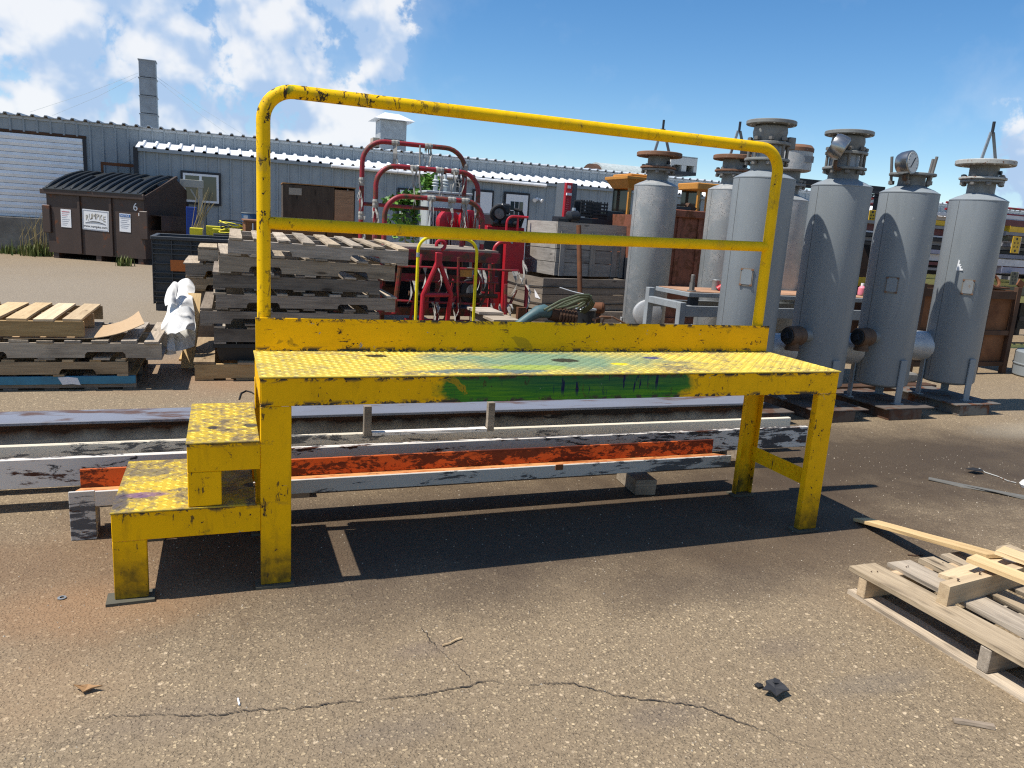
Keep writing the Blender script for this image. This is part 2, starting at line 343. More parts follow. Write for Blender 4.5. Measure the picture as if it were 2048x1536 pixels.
def text(name, body, size, mat, loc, rot, parent=None, ext=0.001, align='CENTER', sx=1.0):
    cu = bpy.data.curves.new(name, 'FONT'); cu.body = body; cu.size = size; cu.extrude = ext; cu.align_x = align; cu.align_y = 'CENTER'; cu.resolution_u = 3
    t = bpy.data.objects.new('tmp_text', cu); COL.objects.link(t)
    dg = bpy.context.evaluated_depsgraph_get(); me = bpy.data.meshes.new_from_object(t.evaluated_get(dg)); bpy.data.objects.remove(t)
    me.materials.clear(); me.materials.append(mat); me.name = name
    o = bpy.data.objects.new(name, me); COL.objects.link(o); o.location = loc; o.rotation_euler = rot; o.scale = (sx, 1, 1)
    if parent: o.parent = parent
    return o
def board(name, mat, L, Wd, T, loc, rot=(0, 0, 0), parent=None, jit=0.002, warp=0.0):
    """a plank along its own X axis, lower face at loc.z, centred on loc.x / loc.y; five stations along it so that it can bow and fray"""
    n = 4; vs = []; fs = []
    for i in range(n + 1):
        x = -L / 2 + L * i / n; w = warp * math.sin(math.pi * i / n); e = random.uniform(-jit, jit) * 3 if i in (0, n) else 0
        for y, z in ((-Wd / 2, 0), (Wd / 2, 0), (Wd / 2, T), (-Wd / 2, T)):
            vs.append((x + e, y + random.uniform(-jit, jit), z + w + random.uniform(-jit, jit) * 0.5))
    for i in range(n):
        for k in range(4): fs.append((i * 4 + k, i * 4 + (k + 1) % 4, (i + 1) * 4 + (k + 1) % 4, (i + 1) * 4 + k))
    fs += [(3, 2, 1, 0), (n * 4, n * 4 + 1, n * 4 + 2, n * 4 + 3)]
    return MB().add(vs, fs).build(name, mat, parent, loc, rot)
# ------------------------------------------------------------------ the setting: asphalt yard
def sheet(name, x0, x1, y0, y1, z, mat, kind='structure'):
    return tag(MB().add([(x0, y0, z), (x1, y0, z), (x1, y1, z), (x0, y1, z)], [(0, 1, 2, 3)]).build(name, mat), kind=kind)
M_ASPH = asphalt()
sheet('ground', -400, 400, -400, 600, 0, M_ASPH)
M_CRACK = flat('crack_dirt', (0.05, 0.039, 0.03), 0.95)
def crack(pts, wd):
    P = [gz(u, v) for u, v in pts]; fine = []
    for a, b in zip(P, P[1:]):
        k = max(2, int((b - a).length / 0.006))
        for i in range(k): fine.append(a.lerp(b, i / k))
    fine.append(P[-1]); vs = []; fs = []; n = len(fine)
    for i, p in enumerate(fine):
        t = (fine[min(i + 1, n - 1)] - fine[max(i - 1, 0)]).normalized(); nn = Vector((-t.y, t.x, 0))
        j = mnoise.noise(p * 26) * 0.012 + mnoise.noise(p * 80) * 0.007 + mnoise.noise(p * 210) * 0.003
        w = max(0.0006, wd * (0.55 + 0.9 * abs(mnoise.noise(p * 17 + Vector((5, 1, 0)))) + 0.5 * mnoise.noise(p * 140))) * min(1, 9 * min(i, n - 1 - i) / n + 0.05) * (0.35 + 0.65 * min(1, max(0, mnoise.noise(p * 5 + Vector((3, 3, 0))) * 2.2 + 0.9)))
        q = p + nn * j
        vs += [(q.x + nn.x * w, q.y + nn.y * w, 0.004), (q.x - nn.x * w, q.y - nn.y * w, 0.004)]
    for i in range(n - 1): fs.append((2 * i, 2 * i + 1, 2 * i + 3, 2 * i + 2))
    return tag(MB().add(vs, fs).build('pavement_crack', M_CRACK), kind='structure')
crack([(90, 1452), (200, 1436), (300, 1431), (420, 1432), (520, 1420), (600, 1418), (690, 1404), (760, 1400), (850, 1390), (920, 1376), (975, 1362), (1040, 1373), (1090, 1371), (1130, 1366), (1190, 1379), (1260, 1398), (1330, 1404), (1400, 1416), (1470, 1440), (1530, 1465), (1590, 1487), (1640, 1501), (1700, 1530)], 0.0030)
crack([(942, 1366), (925, 1340), (885, 1308), (860, 1280), (838, 1250)], 0.0022)

# ------------------------------------------------------------------ colours and paints
YEL = (0.90, 0.475, 0.001)
def yellow(name, col=YEL, dirt=0.35, scratch=0.5, extra=None, vert=True, nick=0.5):
    b = NB(name); st = (1, 1, 0.16) if vert else (0.16, 1, 1)
    big = b.noise(1.7, 4, 0.6); fine = b.noise(46, 8, 0.7); mid = b.noise(9, 7, 0.66, 0.5, loc=(2, 8, 4)); run = b.noise(26, 5, 0.65, 0.3, stretch=st); run2 = b.noise(75, 4, 0.6, 0.2, stretch=st)
    c = b.mix(b.step(big, 0.3, 0.7), tuple(x * 0.86 for x in col), tuple(x * 1.08 for x in col))
    c = b.mix(b.math('MULTIPLY', b.step(mid, 0.46, 0.78), dirt * 0.7), c, (0.33, 0.19, 0.008))
    c = b.mix(b.math('MULTIPLY', b.step(run, 0.55, 0.78), dirt), c, (0.20, 0.115, 0.008))
    if extra: c = extra(b, c, fine, mid)
    c = b.mix(b.math('MULTIPLY', b.step(b.math('ADD', b.math('MULTIPLY', run2, 0.55), b.math('MULTIPLY', mid, 0.45)), 0.605, 0.62), scratch), c, (0.07, 0.045, 0.02))
    c = b.mix(b.step(b.math('ADD', b.math('MULTIPLY', fine, 0.62), b.math('MULTIPLY', mid, 0.38)), 0.648 - nick * 0.03, 0.655 - nick * 0.03), c, (0.045, 0.028, 0.02))
    b.bump(b.math('ADD', fine, b.math('MULTIPLY', mid, 0.7)), 0.16, 0.003)
    return b.set(c, b.step(mid, 0.3, 0.7, 0.45, 0.68), 0, 0.12)
GX0, GX1 = gy(893, 775, 0).x, gy(1372, 765, 0).x; GXC = (GX0 + GX1) / 2
def edge_wear(b, c, fine, mid):
    n = b.noise(19, 7, 0.72, 0.5, vec=b.raw, stretch=(0.7, 1, 1), loc=(4, 1, 1)); k = b.step(n, 0.50, 0.53); z = None
    for zz in (0.89, 0.632, 0.366, 0.782, 1.054, 0.906):
        s = b.spot(-0.33 if zz < 0.7 else 1.46, 0.3, zz, 0.335 if zz < 0.7 else 40, 40 if zz > 0.7 else 4, 0.012, 1.2, 0.5, 16); z = s if z is None else b.math('MAXIMUM', z, s)
    c = b.mix(b.math('MULTIPLY', k, z), c, (0.055, 0.045, 0.035))
    bl = b.step(b.noise(7, 4, 0.6, 0.8, vec=b.raw, loc=(9, 2, 4)), 0.66, 0.68)
    c = b.mix(b.math('MULTIPLY', bl, 0.75), c, (0.42, 0.25, 0.01))
    gp = b.step(b.noise(13, 6, 0.7, 0.6, vec=b.raw, loc=(1, 7, 4)), 0.675, 0.69)
    return b.mix(gp, c, (0.27, 0.27, 0.28))
def green_overspray(b, c, fine, mid):
    brush = b.noise(30, 5, 0.65, 0.2, vec=b.raw, stretch=(0.12, 1, 2.4))
    g = b.mix(b.step(brush, 0.35, 0.65), (0.012, 0.12, 0.022), (0.10, 0.26, 0.012))
    dk = b.spot(GXC + 0.15, 0, 0.875, 0.55, 1, 0.045, 1.2, 0.55, 10)
    g = b.mix(b.math('MULTIPLY', dk, 0.6), g, (0.012, 0.06, 0.05))
    m = b.spot(GXC, 0, 0.845, (GX1 - GX0) / 2 + 0.03, 2, 0.16, 0.10, 0.16, 14)
    c = b.mix(m, c, g)
    drip = b.step(b.noise(34, 3, 0.6, 0.3, vec=b.raw, stretch=(1, 1, 0.13), loc=(3, 0, 0)), 0.60, 0.615)
    c = edge_wear(b, c, fine, mid)
    return b.mix(b.math('MULTIPLY', drip, b.spot(GXC + 0.12, 0, 0.865, 0.42, 2, 0.06, 0.5, 0.2)), c, (0.008, 0.01, 0.05))
TX = gz(1120, 722, 0.9)
def deck_wear(b, c, fine, mid):
    gr = b.noise(5, 7, 0.7, 0.6, vec=b.raw, loc=(1, 2, 3)); gr2 = b.noise(40, 4, 0.65, vec=b.raw)
    c = b.mix(b.math('MULTIPLY', b.step(b.math('ADD', b.math('MULTIPLY', gr, 0.6), b.math('MULTIPLY', gr2, 0.4)), 0.48, 0.58), 0.75), c, (0.22, 0.17, 0.10))
    c = b.mix(b.math('MULTIPLY', b.step(gr, 0.57, 0.66), 0.8), c, (0.12, 0.095, 0.07))
    c = b.mix(b.math('MULTIPLY', b.spot(TX.x - 0.05, TX.y + 0.02, 0.9, 0.60, 0.24, 1, 0.9, 0.7, 7), 0.85), c, b.mix(gr2, (0.055, 0.17, 0.14), (0.16, 0.26, 0.17)))
    for u, v, rx, ry, col, a in ((1130, 721, 0.07, 0.05, (0.02, 0.012, 0.01), 0.9), (752, 712, 0.05, 0.035, (0.02, 0.016, 0.012), 0.95), (1305, 716, 0.055, 0.03, (0.05, 0.05, 0.16), 0.9), (975, 742, 0.3, 0.05, (0.08, 0.13, 0.14), 0.8), (1240, 728, 0.05, 0.03, (0.68, 0.52, 0.02), 0.9), (1060, 735, 0.2, 0.06, (0.30, 0.36, 0.05), 0.7)):
        p = gz(u, v, 0.9); c = b.mix(b.math('MULTIPLY', b.spot(p.x, p.y, 0.9, rx, ry, 1, 0.25, 0.5, 22), a), c, col)
    return c
def step_wear(b, c, fine, mid):
    gr = b.noise(6, 7, 0.7, 0.6, vec=b.raw, loc=(1, 5, 3)); gr2 = b.noise(44, 4, 0.65, vec=b.raw)
    c = b.mix(b.math('MULTIPLY', b.step(b.math('ADD', b.math('MULTIPLY', gr, 0.6), b.math('MULTIPLY', gr2, 0.4)), 0.45, 0.55), 0.85), c, (0.19, 0.145, 0.085))
    c = b.mix(b.math('MULTIPLY', b.step(gr, 0.54, 0.62), 0.9), c, (0.085, 0.068, 0.055))
    for u, v, Z, rx, ry, col, a in ((285, 990, 0.375, 0.09, 0.03, (0.13, 0.06, 0.17), 0.75), (240, 1005, 0.375, 0.03, 0.12, (0.06, 0.055, 0.07), 0.8), (425, 856, 0.64, 0.02, 0.025, (0.03, 0.025, 0.03), 0.95), (500, 851, 0.64, 0.03, 0.03, (0.04, 0.04, 0.05), 0.9), (300, 945, 0.375, 0.1, 0.05, (0.10, 0.09, 0.09), 0.7)):
        p = gz(u, v, Z); c = b.mix(b.math('MULTIPLY', b.spot(p.x, p.y, Z, rx, ry, 1, 0.4, 0.6, 20), a), c, col)
    return c
def leg_foot(b, c, fine, mid):
    g = b.noise(11, 6, 0.7, 0.4, vec=b.raw)
    for x, y in ((0.06, 0.02), (2.86, 0.02), (2.86, 0.58), (-0.485, 0.02), (0.06, 0.58)):
        c = b.mix(b.math('MULTIPLY', b.spot(x, y, 0.0, 0.4, 0.4, 0.15, 1.4, 0.9, 14), b.step(g, 0.3, 0.62, 0.25, 0.95)), c, (0.055, 0.048, 0.015))
    return edge_wear(b, c, fine, mid)
def rail_chips(b, c, fine, mid):
    n = b.noise(24, 7, 0.7, 0.5, vec=b.raw, stretch=(1, 1, 0.6), loc=(2, 2, 7)); k = b.step(n, 0.555, 0.575)
    z = b.math('MAXIMUM', b.spot(0.045, 0.62, 1.72, 0.2, 0.3, 0.42, 0.8, 0.4, 8), b.spot(0.35, 0.62, 2.06, 0.45, 0.3, 0.12, 0.8, 0.5, 8))
    z = b.math('MAXIMUM', z, b.math('MULTIPLY', b.spot(0.045, 0.62, 1.2, 0.2, 0.3, 0.25, 0.8, 0.4, 8), 0.6))
    c = b.mix(b.math('MULTIPLY', k, z), c, (0.05, 0.036, 0.02))
    g = b.math('MULTIPLY', b.step(b.noise(15, 5, 0.6, vec=b.raw, loc=(8, 1, 2)), 0.58, 0.62), b.spot(0.09, 0.62, 2.0, 0.12, 0.3, 0.16, 0.6, 0.4, 8))
    c = b.mix(b.math('MULTIPLY', g, 0.8), c, (0.16, 0.22, 0.02))
    return b.mix(b.math('MULTIPLY', b.step(mid, 0.57, 0.68), 0.5), c, (0.34, 0.24, 0.05))
Y_STEEL = yellow('yellow_steel_paint', extra=leg_foot, nick=1.5, scratch=0.85)
Y_APRON = yellow('yellow_apron_paint', extra=green_overspray, dirt=0.28, nick=1.6, scratch=0.8)
Y_KICK = yellow('yellow_kick_paint', col=(0.86, 0.47, 0.002), vert=False, dirt=0.2, scratch=0.85, nick=1.9, extra=edge_wear)
Y_DECK = yellow('yellow_deck_paint', col=(0.52, 0.385, 0.055), extra=deck_wear, dirt=0.15, vert=False, nick=0.3)
Y_LUG = yellow('yellow_lug_paint', col=(0.80, 0.62, 0.13), extra=lambda b, c, f, m: deck_wear(b, c, f, m), dirt=0.05, vert=False, nick=0.2, scratch=0.2)
Y_LUGS = yellow('yellow_step_lug_paint', col=(0.80, 0.60, 0.09), extra=lambda b, c, f, m: step_wear(b, c, f, m), dirt=0.05, vert=False, nick=0.2, scratch=0.2)
Y_STEP = yellow('yellow_step_paint', col=(0.48, 0.34, 0.035), extra=step_wear, dirt=0.2, vert=False, nick=0.3)
Y_RAIL = yellow('yellow_rail_paint', col=(0.82, 0.50, 0.003), dirt=0.3, scratch=0.4, nick=0.9, extra=rail_chips)
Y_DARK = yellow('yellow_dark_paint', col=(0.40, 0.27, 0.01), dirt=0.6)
M_GALV = paint('galvanised_steel', (0.33, 0.345, 0.345), 0.42, chips=0.0, grime=0.35, metal=0.55, nsc=12)
M_PLATE = paint('dirty_foot_plate', (0.09, 0.085, 0.06), 0.7, grime=0.6)
WD_GREY = wood('weathered_grey_wood', (0.46, 0.385, 0.295), (0.10, 0.076, 0.055))
WD_DARK = wood('dark_weathered_wood', (0.31, 0.255, 0.195), (0.062, 0.044, 0.034))
WD_NEW = wood('fresh_pine_wood', (0.66, 0.48, 0.25), (0.34, 0.20, 0.085), var=0.2, streak=0.55, stain=0.12)
WD_TAN = wood('tan_pallet_wood', (0.50, 0.36, 0.20), (0.17, 0.10, 0.045), var=0.28, streak=0.8)
WD_SUN = wood('sun_bleached_wood', (0.50, 0.405, 0.285), (0.15, 0.11, 0.075), var=0.25, streak=1.0, stain=0.45)
M_BLACK = flat('black_plastic', (0.018, 0.02, 0.022), 0.5)
M_RUBBER = flat('black_rubber', (0.014, 0.014, 0.015), 0.75)
M_WHITE = flat('white_label', (0.72, 0.73, 0.74), 0.6)
M_RED = paint('red_machine_paint', (0.42, 0.012, 0.022), 0.4, chips=0.25, grime=0.25)
M_OLDRED = paint('old_red_paint', (0.26, 0.014, 0.022), 0.5, chips=0.7, grime=0.5, rust=0.4)
M_RUST = paint('rusted_steel', (0.15, 0.06, 0.028), 0.85, chip=(0.05, 0.02, 0.01), chips=0.6, grime=0.5, var=0.3, spec=0.2)
M_DRUST = paint('dark_rusted_steel', (0.085, 0.045, 0.027), 0.85, chips=0.5, grime=0.5, var=0.3, spec=0.2)

# ------------------------------------------------------------------ yellow work platform
H, L, WD = 0.90, 2.92, 0.60
plat = thing('work_platform', 'yellow steel work platform with checker plate deck, two steps and a bent tube handrail', 'platform')
def lugs(name, x0, x1, y0, y1, z, mat, parent, sp=0.031):
    mb = MB(); nx = int((x1 - x0) / sp); ny = int((y1 - y0) / sp)
    for i in range(nx):
        for j in range(ny):
            cx = x0 + (i + 0.5) * (x1 - x0) / nx; cy = y0 + (j + 0.5) * (y1 - y0) / ny; a = R(45) if (i + j) % 2 else R(-45)
            lx, ly = math.cos(a), math.sin(a); hl, hw = 0.0165, 0.0056; h = random.uniform(0.0022, 0.0032)
            P = [(cx + lx * hl, cy + ly * hl, z), (cx - ly * hw, cy + lx * hw, z), (cx - lx * hl, cy - ly * hl, z), (cx + ly * hw, cy - lx * hw, z),
                 (cx + lx * hl * 0.45, cy + ly * hl * 0.45, z + h), (cx - lx * hl * 0.45, cy - ly * hl * 0.45, z + h)]
            mb.add(P, [(0, 1, 4), (1, 2, 5, 4), (2, 3, 5), (3, 0, 4, 5)])
    o = mb.build(name, mat, parent); o['kind'] = 'stuff'; return o
deck = MB().b2((-0.004, -0.006, H - 0.007), (L + 0.004, WD, H)).build('deck_plate', Y_DECK, plat, bevel=0.0015)
lugs('tread_lugs', 0.0, L, 0.0, WD - 0.03, H, Y_LUG, deck)
AP = 0.122
def channel_x(x0, x1, yf, z0, z1, dep=0.04, t=0.007, face=-1):
    """C-channel running along x whose web faces -y (face=-1) or +y"""
    m = MB(); yb = yf - face * dep
    m.b2((x0, yf, z0), (x1, yf - face * t, z1)); m.b2((x0, yf - face * t, z1 - t), (x1, yb, z1)); m.b2((x0, yf - face * t, z0), (x1, yb, z0 + t)); return m
zt = H - 0.0085
channel_x(0.002, L - 0.002, 0.0, H - AP, zt).build('front_apron', Y_APRON, plat, bevel=0.002)
channel_x(0.002, L - 0.002, WD - 0.001, H - AP, zt, face=1).build('rear_apron', Y_STEEL, plat, bevel=0.002)
MB().b2((0.0005, 0.042, H - AP), (0.008, WD - 0.043, zt)).build('end_apron', Y_STEEL, plat)
MB().b2((L - 0.008, 0.042, H - AP), (L - 0.0005, WD - 0.043, zt)).build('end_apron', Y_STEEL, plat)
LW, LD_ = 0.120, 0.042
def leg(x0, yf, ztop, face=-1, name='leg', base=None, z0=0.012):
    m = MB(); yb = yf - face * LD_; t = 0.007
    m.b2((x0, yf, z0), (x0 + LW, yf - face * t, ztop)); m.b2((x0, yf - face * t, z0), (x0 + t, yb, ztop)); m.b2((x0 + LW - t, yf - face * t, z0), (x0 + LW, yb, ztop))
    o = m.build(name, Y_STEEL, plat, bevel=0.003)
    e = base or 0.018
    MB().box((x0 + LW / 2 - 0.004, yf - face * LD_ / 2 + 0.002 * face, 0.0065), (LW + e * 2, LD_ + e * 2, 0.011), Matrix.Rotation(random.uniform(-0.02, 0.03), 3, 'Z')).build('foot_plate', M_PLATE, o)
    return o
zl = H - AP - 0.001
leg(0.0, -0.001, zl); leg(L - LW, -0.001, zl); leg(0.0, WD, zl, 1); leg(L - LW, WD, zl, 1)
# cross brace of checker plate between the right legs
br = MB().b2((L - 0.048, 0.043, 0.235), (L - 0.041, WD - 0.043, 0.325)).build('cross_brace', Y_STEEL, plat)
mb = MB()
for i in range(14):
    for j in range(3):
        y = 0.07 + i * 0.035 + (j % 2) * 0.017; z = 0.252 + j * 0.028; mb.box((L - 0.049, y, z), (0.003, 0.007, 0.014))
o = mb.build('brace_lugs', Y_STEEL, br); o['kind'] = 'stuff'
# kick plate and handrail
MB().b2((0.006, WD - 0.021, H + 0.002), (2.905, WD - 0.014, H + 0.156)).build('kick_plate', Y_KICK, plat, bevel=0.0015)
RY, RR = WD + 0.022, 0.0305
top = 2.062
path = hoop((0.045, RY, 0), (2.85, RY, 0), top, 0.13, 0.80, (1, 0, 0), 10)
MB().tube(path, RR, 20).build('handrail', Y_RAIL, plat, smooth=True)
zm = gy(700, 458, RY).z
MB().tube([(0.045 + 0.02, RY, gy(560, 447, RY).z), (1.4, RY, gy(1000, 471, RY).z), (2.85 - 0.02, RY, gy(1520, 493, RY).z)], RR * 0.93, 20).build('mid_rail', Y_RAIL, plat, smooth=True)
mb = MB()
for x in (0.045, 2.85): mb.lathe([(RR * 1.02, -0.04), (RR * 1.22, -0.005), (RR * 1.2, 0.005), (RR * 1.02, 0.02)], 16, (x + (0.045 if x < 1 else -0.045), RY, gy(560 if x < 1 else 1520, 447 if x < 1 else 493, RY).z), axis=(1 if x < 1 else -1, 0, 0))
mb2 = mb
# steps
def step_tread(x0, x1, y0, y1, z, lx1):
    o = MB().b2((x0 - 0.003, y0 - 0.006, z - 0.007), (x1, y1, z)).build('step_tread', Y_STEP, plat, bevel=0.0015)
    lugs('tread_lugs', x0 + 0.003, lx1, y0, y1 - 0.006, z, Y_LUGS, o); return o
S1, S2 = 0.375, 0.641
step_tread(-0.545, -0.02, 0.0, 0.64, S1, -0.275); step_tread(-0.272, -0.003, 0.0, 0.64, S2, -0.006)
sa = 0.121
for y, fc in ((-0.001, -1), (0.641, 1)):
    channel_x(-0.545, -0.001, y, S1 - sa, S1 - 0.0085, face=fc).build('step_apron', Y_STEEL, plat, bevel=0.002)
    channel_x(-0.272, -0.001, y, S2 - sa, S2 - 0.0085, face=fc).build('step_apron', Y_STEEL, plat, bevel=0.002)
    yb = y - fc * LD_
    MB().b2((-0.272, y, S1 + 0.002), (-0.148, yb, S2 - sa - 0.001)).build('step_post', Y_STEEL, plat, bevel=0.003)
    leg(-0.545, y, S1 - sa - 0.001, fc, base=0.026)
MB().b2((-0.545, 0.042, S1 - sa), (-0.538, 0.598, S1 - 0.0085)).build('end_apron', Y_STEEL, plat)
MB().b2((-0.272, 0.042, S2 - sa), (-0.265, 0.598, S2 - 0.0085)).build('end_apron', Y_STEEL, plat)
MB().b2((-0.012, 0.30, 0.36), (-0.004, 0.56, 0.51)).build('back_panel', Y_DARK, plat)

# ------------------------------------------------------------------ steel beams lying behind the platform
def scrap_paint(name, col, dark, rustc, amount=0.45, stretch=(0.22, 1, 1.0), rustamt=0.3):
    b = NB(name); big = b.noise(1.6, 5, 0.6, 0.3, stretch=stretch); mid = b.noise(19, 8, 0.74, 0.5, stretch=stretch, loc=(3, 3, 1)); fine = b.noise(60, 6, 0.7, stretch=stretch)
    c = b.mix(b.step(big, 0.3, 0.7), col, tuple(x * 0.8 for x in col))
    k = b.math('ADD', b.math('MULTIPLY', mid, 0.55), b.math('MULTIPLY', big, 0.45))
    c = b.mix(b.step(k, 0.635 - amount * 0.13, 0.65 - amount * 0.13), c, b.mix(fine, dark, tuple(x * 0.5 for x in dark)))
    k2 = b.math('ADD', b.math('MULTIPLY', b.noise(10, 8, 0.74, 0.4, stretch=stretch, loc=(9, 2, 6)), 0.7), b.math('MULTIPLY', fine, 0.3))
    c = b.mix(b.step(k2, 0.66 - rustamt * 0.16, 0.69 - rustamt * 0.16), c, b.mix(fine, rustc, tuple(x * 0.3 for x in rustc)))
    b.bump(b.math('ADD', mid, fine), 0.3, 0.004)
    return b.set(c, 0.7, 0, 0.3)
BM_GREY = scrap_paint('chipped_grey_paint', (0.38, 0.38, 0.36), (0.05, 0.035, 0.03), (0.09, 0.035, 0.018), 0.5, rustamt=0.55)
def web_rust(b, c, fine, mid):
    n = b.noise(5, 7, 0.68, 0.3, vec=b.raw, stretch=(0.12, 1, 1)); z = b.spot(0.4, 1.62, 0.32, 40, 1, 0.085, 0.7, 0.7, 5)
    c = b.mix(z, c, b.mix(b.step(fine, 0.35, 0.6), (0.085, 0.035, 0.016), (0.022, 0.014, 0.012)))
    return b.mix(b.step(n, 0.60, 0.615), c, (0.035, 0.028, 0.026))
def web_paint():
    b = NB('web_paint'); fine = b.noise(40, 4, 0.6, stretch=(0.1, 1, 1)); mid = b.noise(9, 5, 0.6, 0.4, stretch=(0.1, 1, 1))
    c = web_rust(b, b.mix(b.step(mid, 0.35, 0.65), (0.36, 0.35, 0.31), (0.44, 0.43, 0.38)), fine, mid); b.bump(mid, 0.3, 0.004); return b.set(c, 0.75, 0, 0.25)
BM_WEB = web_paint()
BM_MILL = paint('bluish_mill_steel', (0.17, 0.18, 0.215), 0.5, chips=0.1, grime=0.3, rust=0.25, rustcol=(0.13, 0.07, 0.05), stretch=(0.3, 1, 1))
BM_CREAM = scrap_paint('chipped_cream_paint', (0.78, 0.69, 0.53), (0.16, 0.155, 0.14), (0.12, 0.05, 0.02), 0.45, rustamt=0.35)
BM_WHITE = scrap_paint('chipped_white_paint', (0.74, 0.68, 0.60), (0.085, 0.08, 0.08), (0.12, 0.04, 0.02), 0.95, rustamt=0.7)
BM_ORNG = scrap_paint('orange_rust', (0.55, 0.115, 0.022), (0.13, 0.032, 0.014), (0.14, 0.03, 0.012), 0.95, rustamt=1.0, stretch=(0.45, 1, 1))
BM_ORNL = scrap_paint('bright_orange_rust', (0.66, 0.30, 0.11), (0.45, 0.13, 0.03), (0.25, 0.09, 0.03), 0.8, rustamt=0.6, stretch=(0.5, 1, 1))
BM_LGREY = scrap_paint('chipped_light_grey_paint', (0.60, 0.57, 0.52), (0.13, 0.13, 0.135), (0.11, 0.045, 0.02), 0.6, rustamt=0.55)
def skew(ob, k, x0=1.4, kz=0.0):
    """turn a beam about its middle by a few degrees in plan, and tip it along its length"""
    ob.location = (x0, 0, 0); ob.rotation_euler = (0, -kz, k)
# I-beam at the back
t = thing('i_beam', 'long rusty I-beam with bluish grey top flange, rearmost of the beams behind the yellow platform', 'steel beam', (0, 0, 0), 0, 'steel beams on the ground behind the platform')
XA, XB = -3.2, 3.72
MB().b2((XA, 1.50, 0.327), (XB, 1.76, 0.345)).build('top_flange', BM_MILL, t, bevel=0.003)
MB().b2((XA, 1.62, 0.098), (XB - 0.02, 1.64, 0.326)).build('web', BM_WEB, t)
MB().b2((XA, 1.50, 0.08), (XB + 0.16, 1.76, 0.097)).build('bottom_flange', M_DRUST, t, bevel=0.003)
MB().box((3.69, 1.57, 0.2), (0.05, 0.09, 0.2)).build('end_stiffener', M_RUST, t)
# cream channel on edge
t = thing('channel_beam', 'long cream painted steel channel lying on edge in front of the I-beam', 'steel beam', (0, 0, 0), 0, 'steel beams on the ground behind the platform')
MB().b2((XA, 1.34, 0.12), (3.85, 1.355, 0.262)).build('web', BM_CREAM, t, bevel=0.003)
MB().b2((XA, 1.356, 0.252), (3.85, 1.372, 0.262)).build('flange', BM_CREAM, t)
MB().b2((XA, 1.356, 0.12), (3.85, 1.42, 0.134)).build('flange', BM_CREAM, t)
# chipped white beam
t = thing('box_beam', 'chipped grey white steel beam with dark bare patches, between the cream channel and the orange rusted channel', 'steel beam', (0, 0, 0), 0, 'steel beams on the ground behind the platform')
MB().b2((XA, 1.08, 0.118), (3.78, 1.095, 0.268)).build('web', BM_WHITE, t, bevel=0.003)
MB().b2((XA, 1.096, 0.257), (3.78, 1.112, 0.268)).build('flange', BM_WHITE, t)
MB().b2((XA, 1.096, 0.118), (3.78, 1.20, 0.131)).build('flange', BM_WHITE, t)
for x, lb in ((-2.4, 'left'), (0.2, 'middle'), (3.3, 'right')): tag(MB().b2((x, 1.02, 0.0), (x + 0.1, 1.9, 0.079)).build('dunnage_timber', WD_DARK), lb + ' dark timber bearer on the ground under the steel beams', 'timber', 'timber bearers under the beams')
# orange channel
t = thing('rusted_channel', 'open steel channel, vivid orange rust inside and grey paint outside, nearest beam behind the platform', 'steel beam', (0, 0, 0), 0, 'steel beams on the ground behind the platform')
MB().b2((-0.79, 0.66, 0.158), (2.815, 0.672, 0.232)).build('front_flange', BM_LGREY, t, bevel=0.003)
MB().add([(-0.79, 0.6725, 0.226), (2.815, 0.6725, 0.226), (2.81, 0.836, 0.19), (-0.78, 0.836, 0.19), (-0.79, 0.6725, 0.214), (2.815, 0.6725, 0.214), (2.81, 0.836, 0.178), (-0.78, 0.836, 0.178)], [(0, 1, 2, 3), (7, 6, 5, 4), (0, 4, 5, 1), (1, 5, 6, 2), (2, 6, 7, 3), (3, 7, 4, 0)]).build('floor_web', BM_ORNL, t)
MB().b2((-0.78, 0.837, 0.17), (2.80, 0.85, 0.283)).build('back_flange', BM_ORNG, t, bevel=0.002)
MB().b2((1.615, 0.652, 0.205), (1.66, 0.6595, 0.236)).build('weld_tab', M_RUST, t)
t = thing('channel_stub', 'short upright chipped grey channel piece under the left end of the orange rusted channel', 'steel offcut', (-0.80, 0.655, 0), R(2))
MB().b2((0, 0, 0), (0.105, 0.012, 0.236)).build('web', BM_LGREY, t, bevel=0.002)
MB().b2((0.093, 0.013, 0), (0.105, 0.16, 0.157)).build('flange', BM_LGREY, t); MB().b2((0, 0.013, 0), (0.012, 0.16, 0.157)).build('flange', BM_LGREY, t)
o = MB().box((0, 0, 0), (0.135, 0.30, 0.092), None, 0.004).build('wood_block', WD_GREY, None, (2.255, 0.835, 0.047), (0, 0, R(-6)), bevel=0.004)
tag(o, 'grey sawn wood block on the asphalt under the right end of the orange channel', 'wood block')
tag(MB().box((0, 0, 0), (0.3, 0.11, 0.15), None, 0.004).build('wood_block', WD_DARK, None, (-0.25, 0.76, 0.075), (0, 0, R(80))), 'dark wood block supporting the left part of the orange channel', 'wood block')
# little wooden frame standing in the beams
p = gy(732, 884, 1.30); q = gy(976, 867, 1.30)
t = thing('timber_cradle', 'small wooden cradle with two upright stubs and whitish bottom rail among the steel beams', 'wood cradle', (0, 0, 0))
zt1, zt2 = gy(732, 811, 1.28).z, gy(975, 804, 1.28).z
MB().b2((p.x - 0.022, 1.255, 0.27), (p.x + 0.022, 1.295, zt1)).build('upright', WD_GREY, t, bevel=0.002)
MB().b2((q.x - 0.022, 1.255, 0.27), (q.x + 0.022, 1.295, zt2)).build('upright', WD_GREY, t, bevel=0.002)
board('bottom_rail', BM_WHITE, q.x - p.x - 0.046, 0.05, 0.018, ((p.x + q.x) / 2, 1.275, 0.272), parent=t)
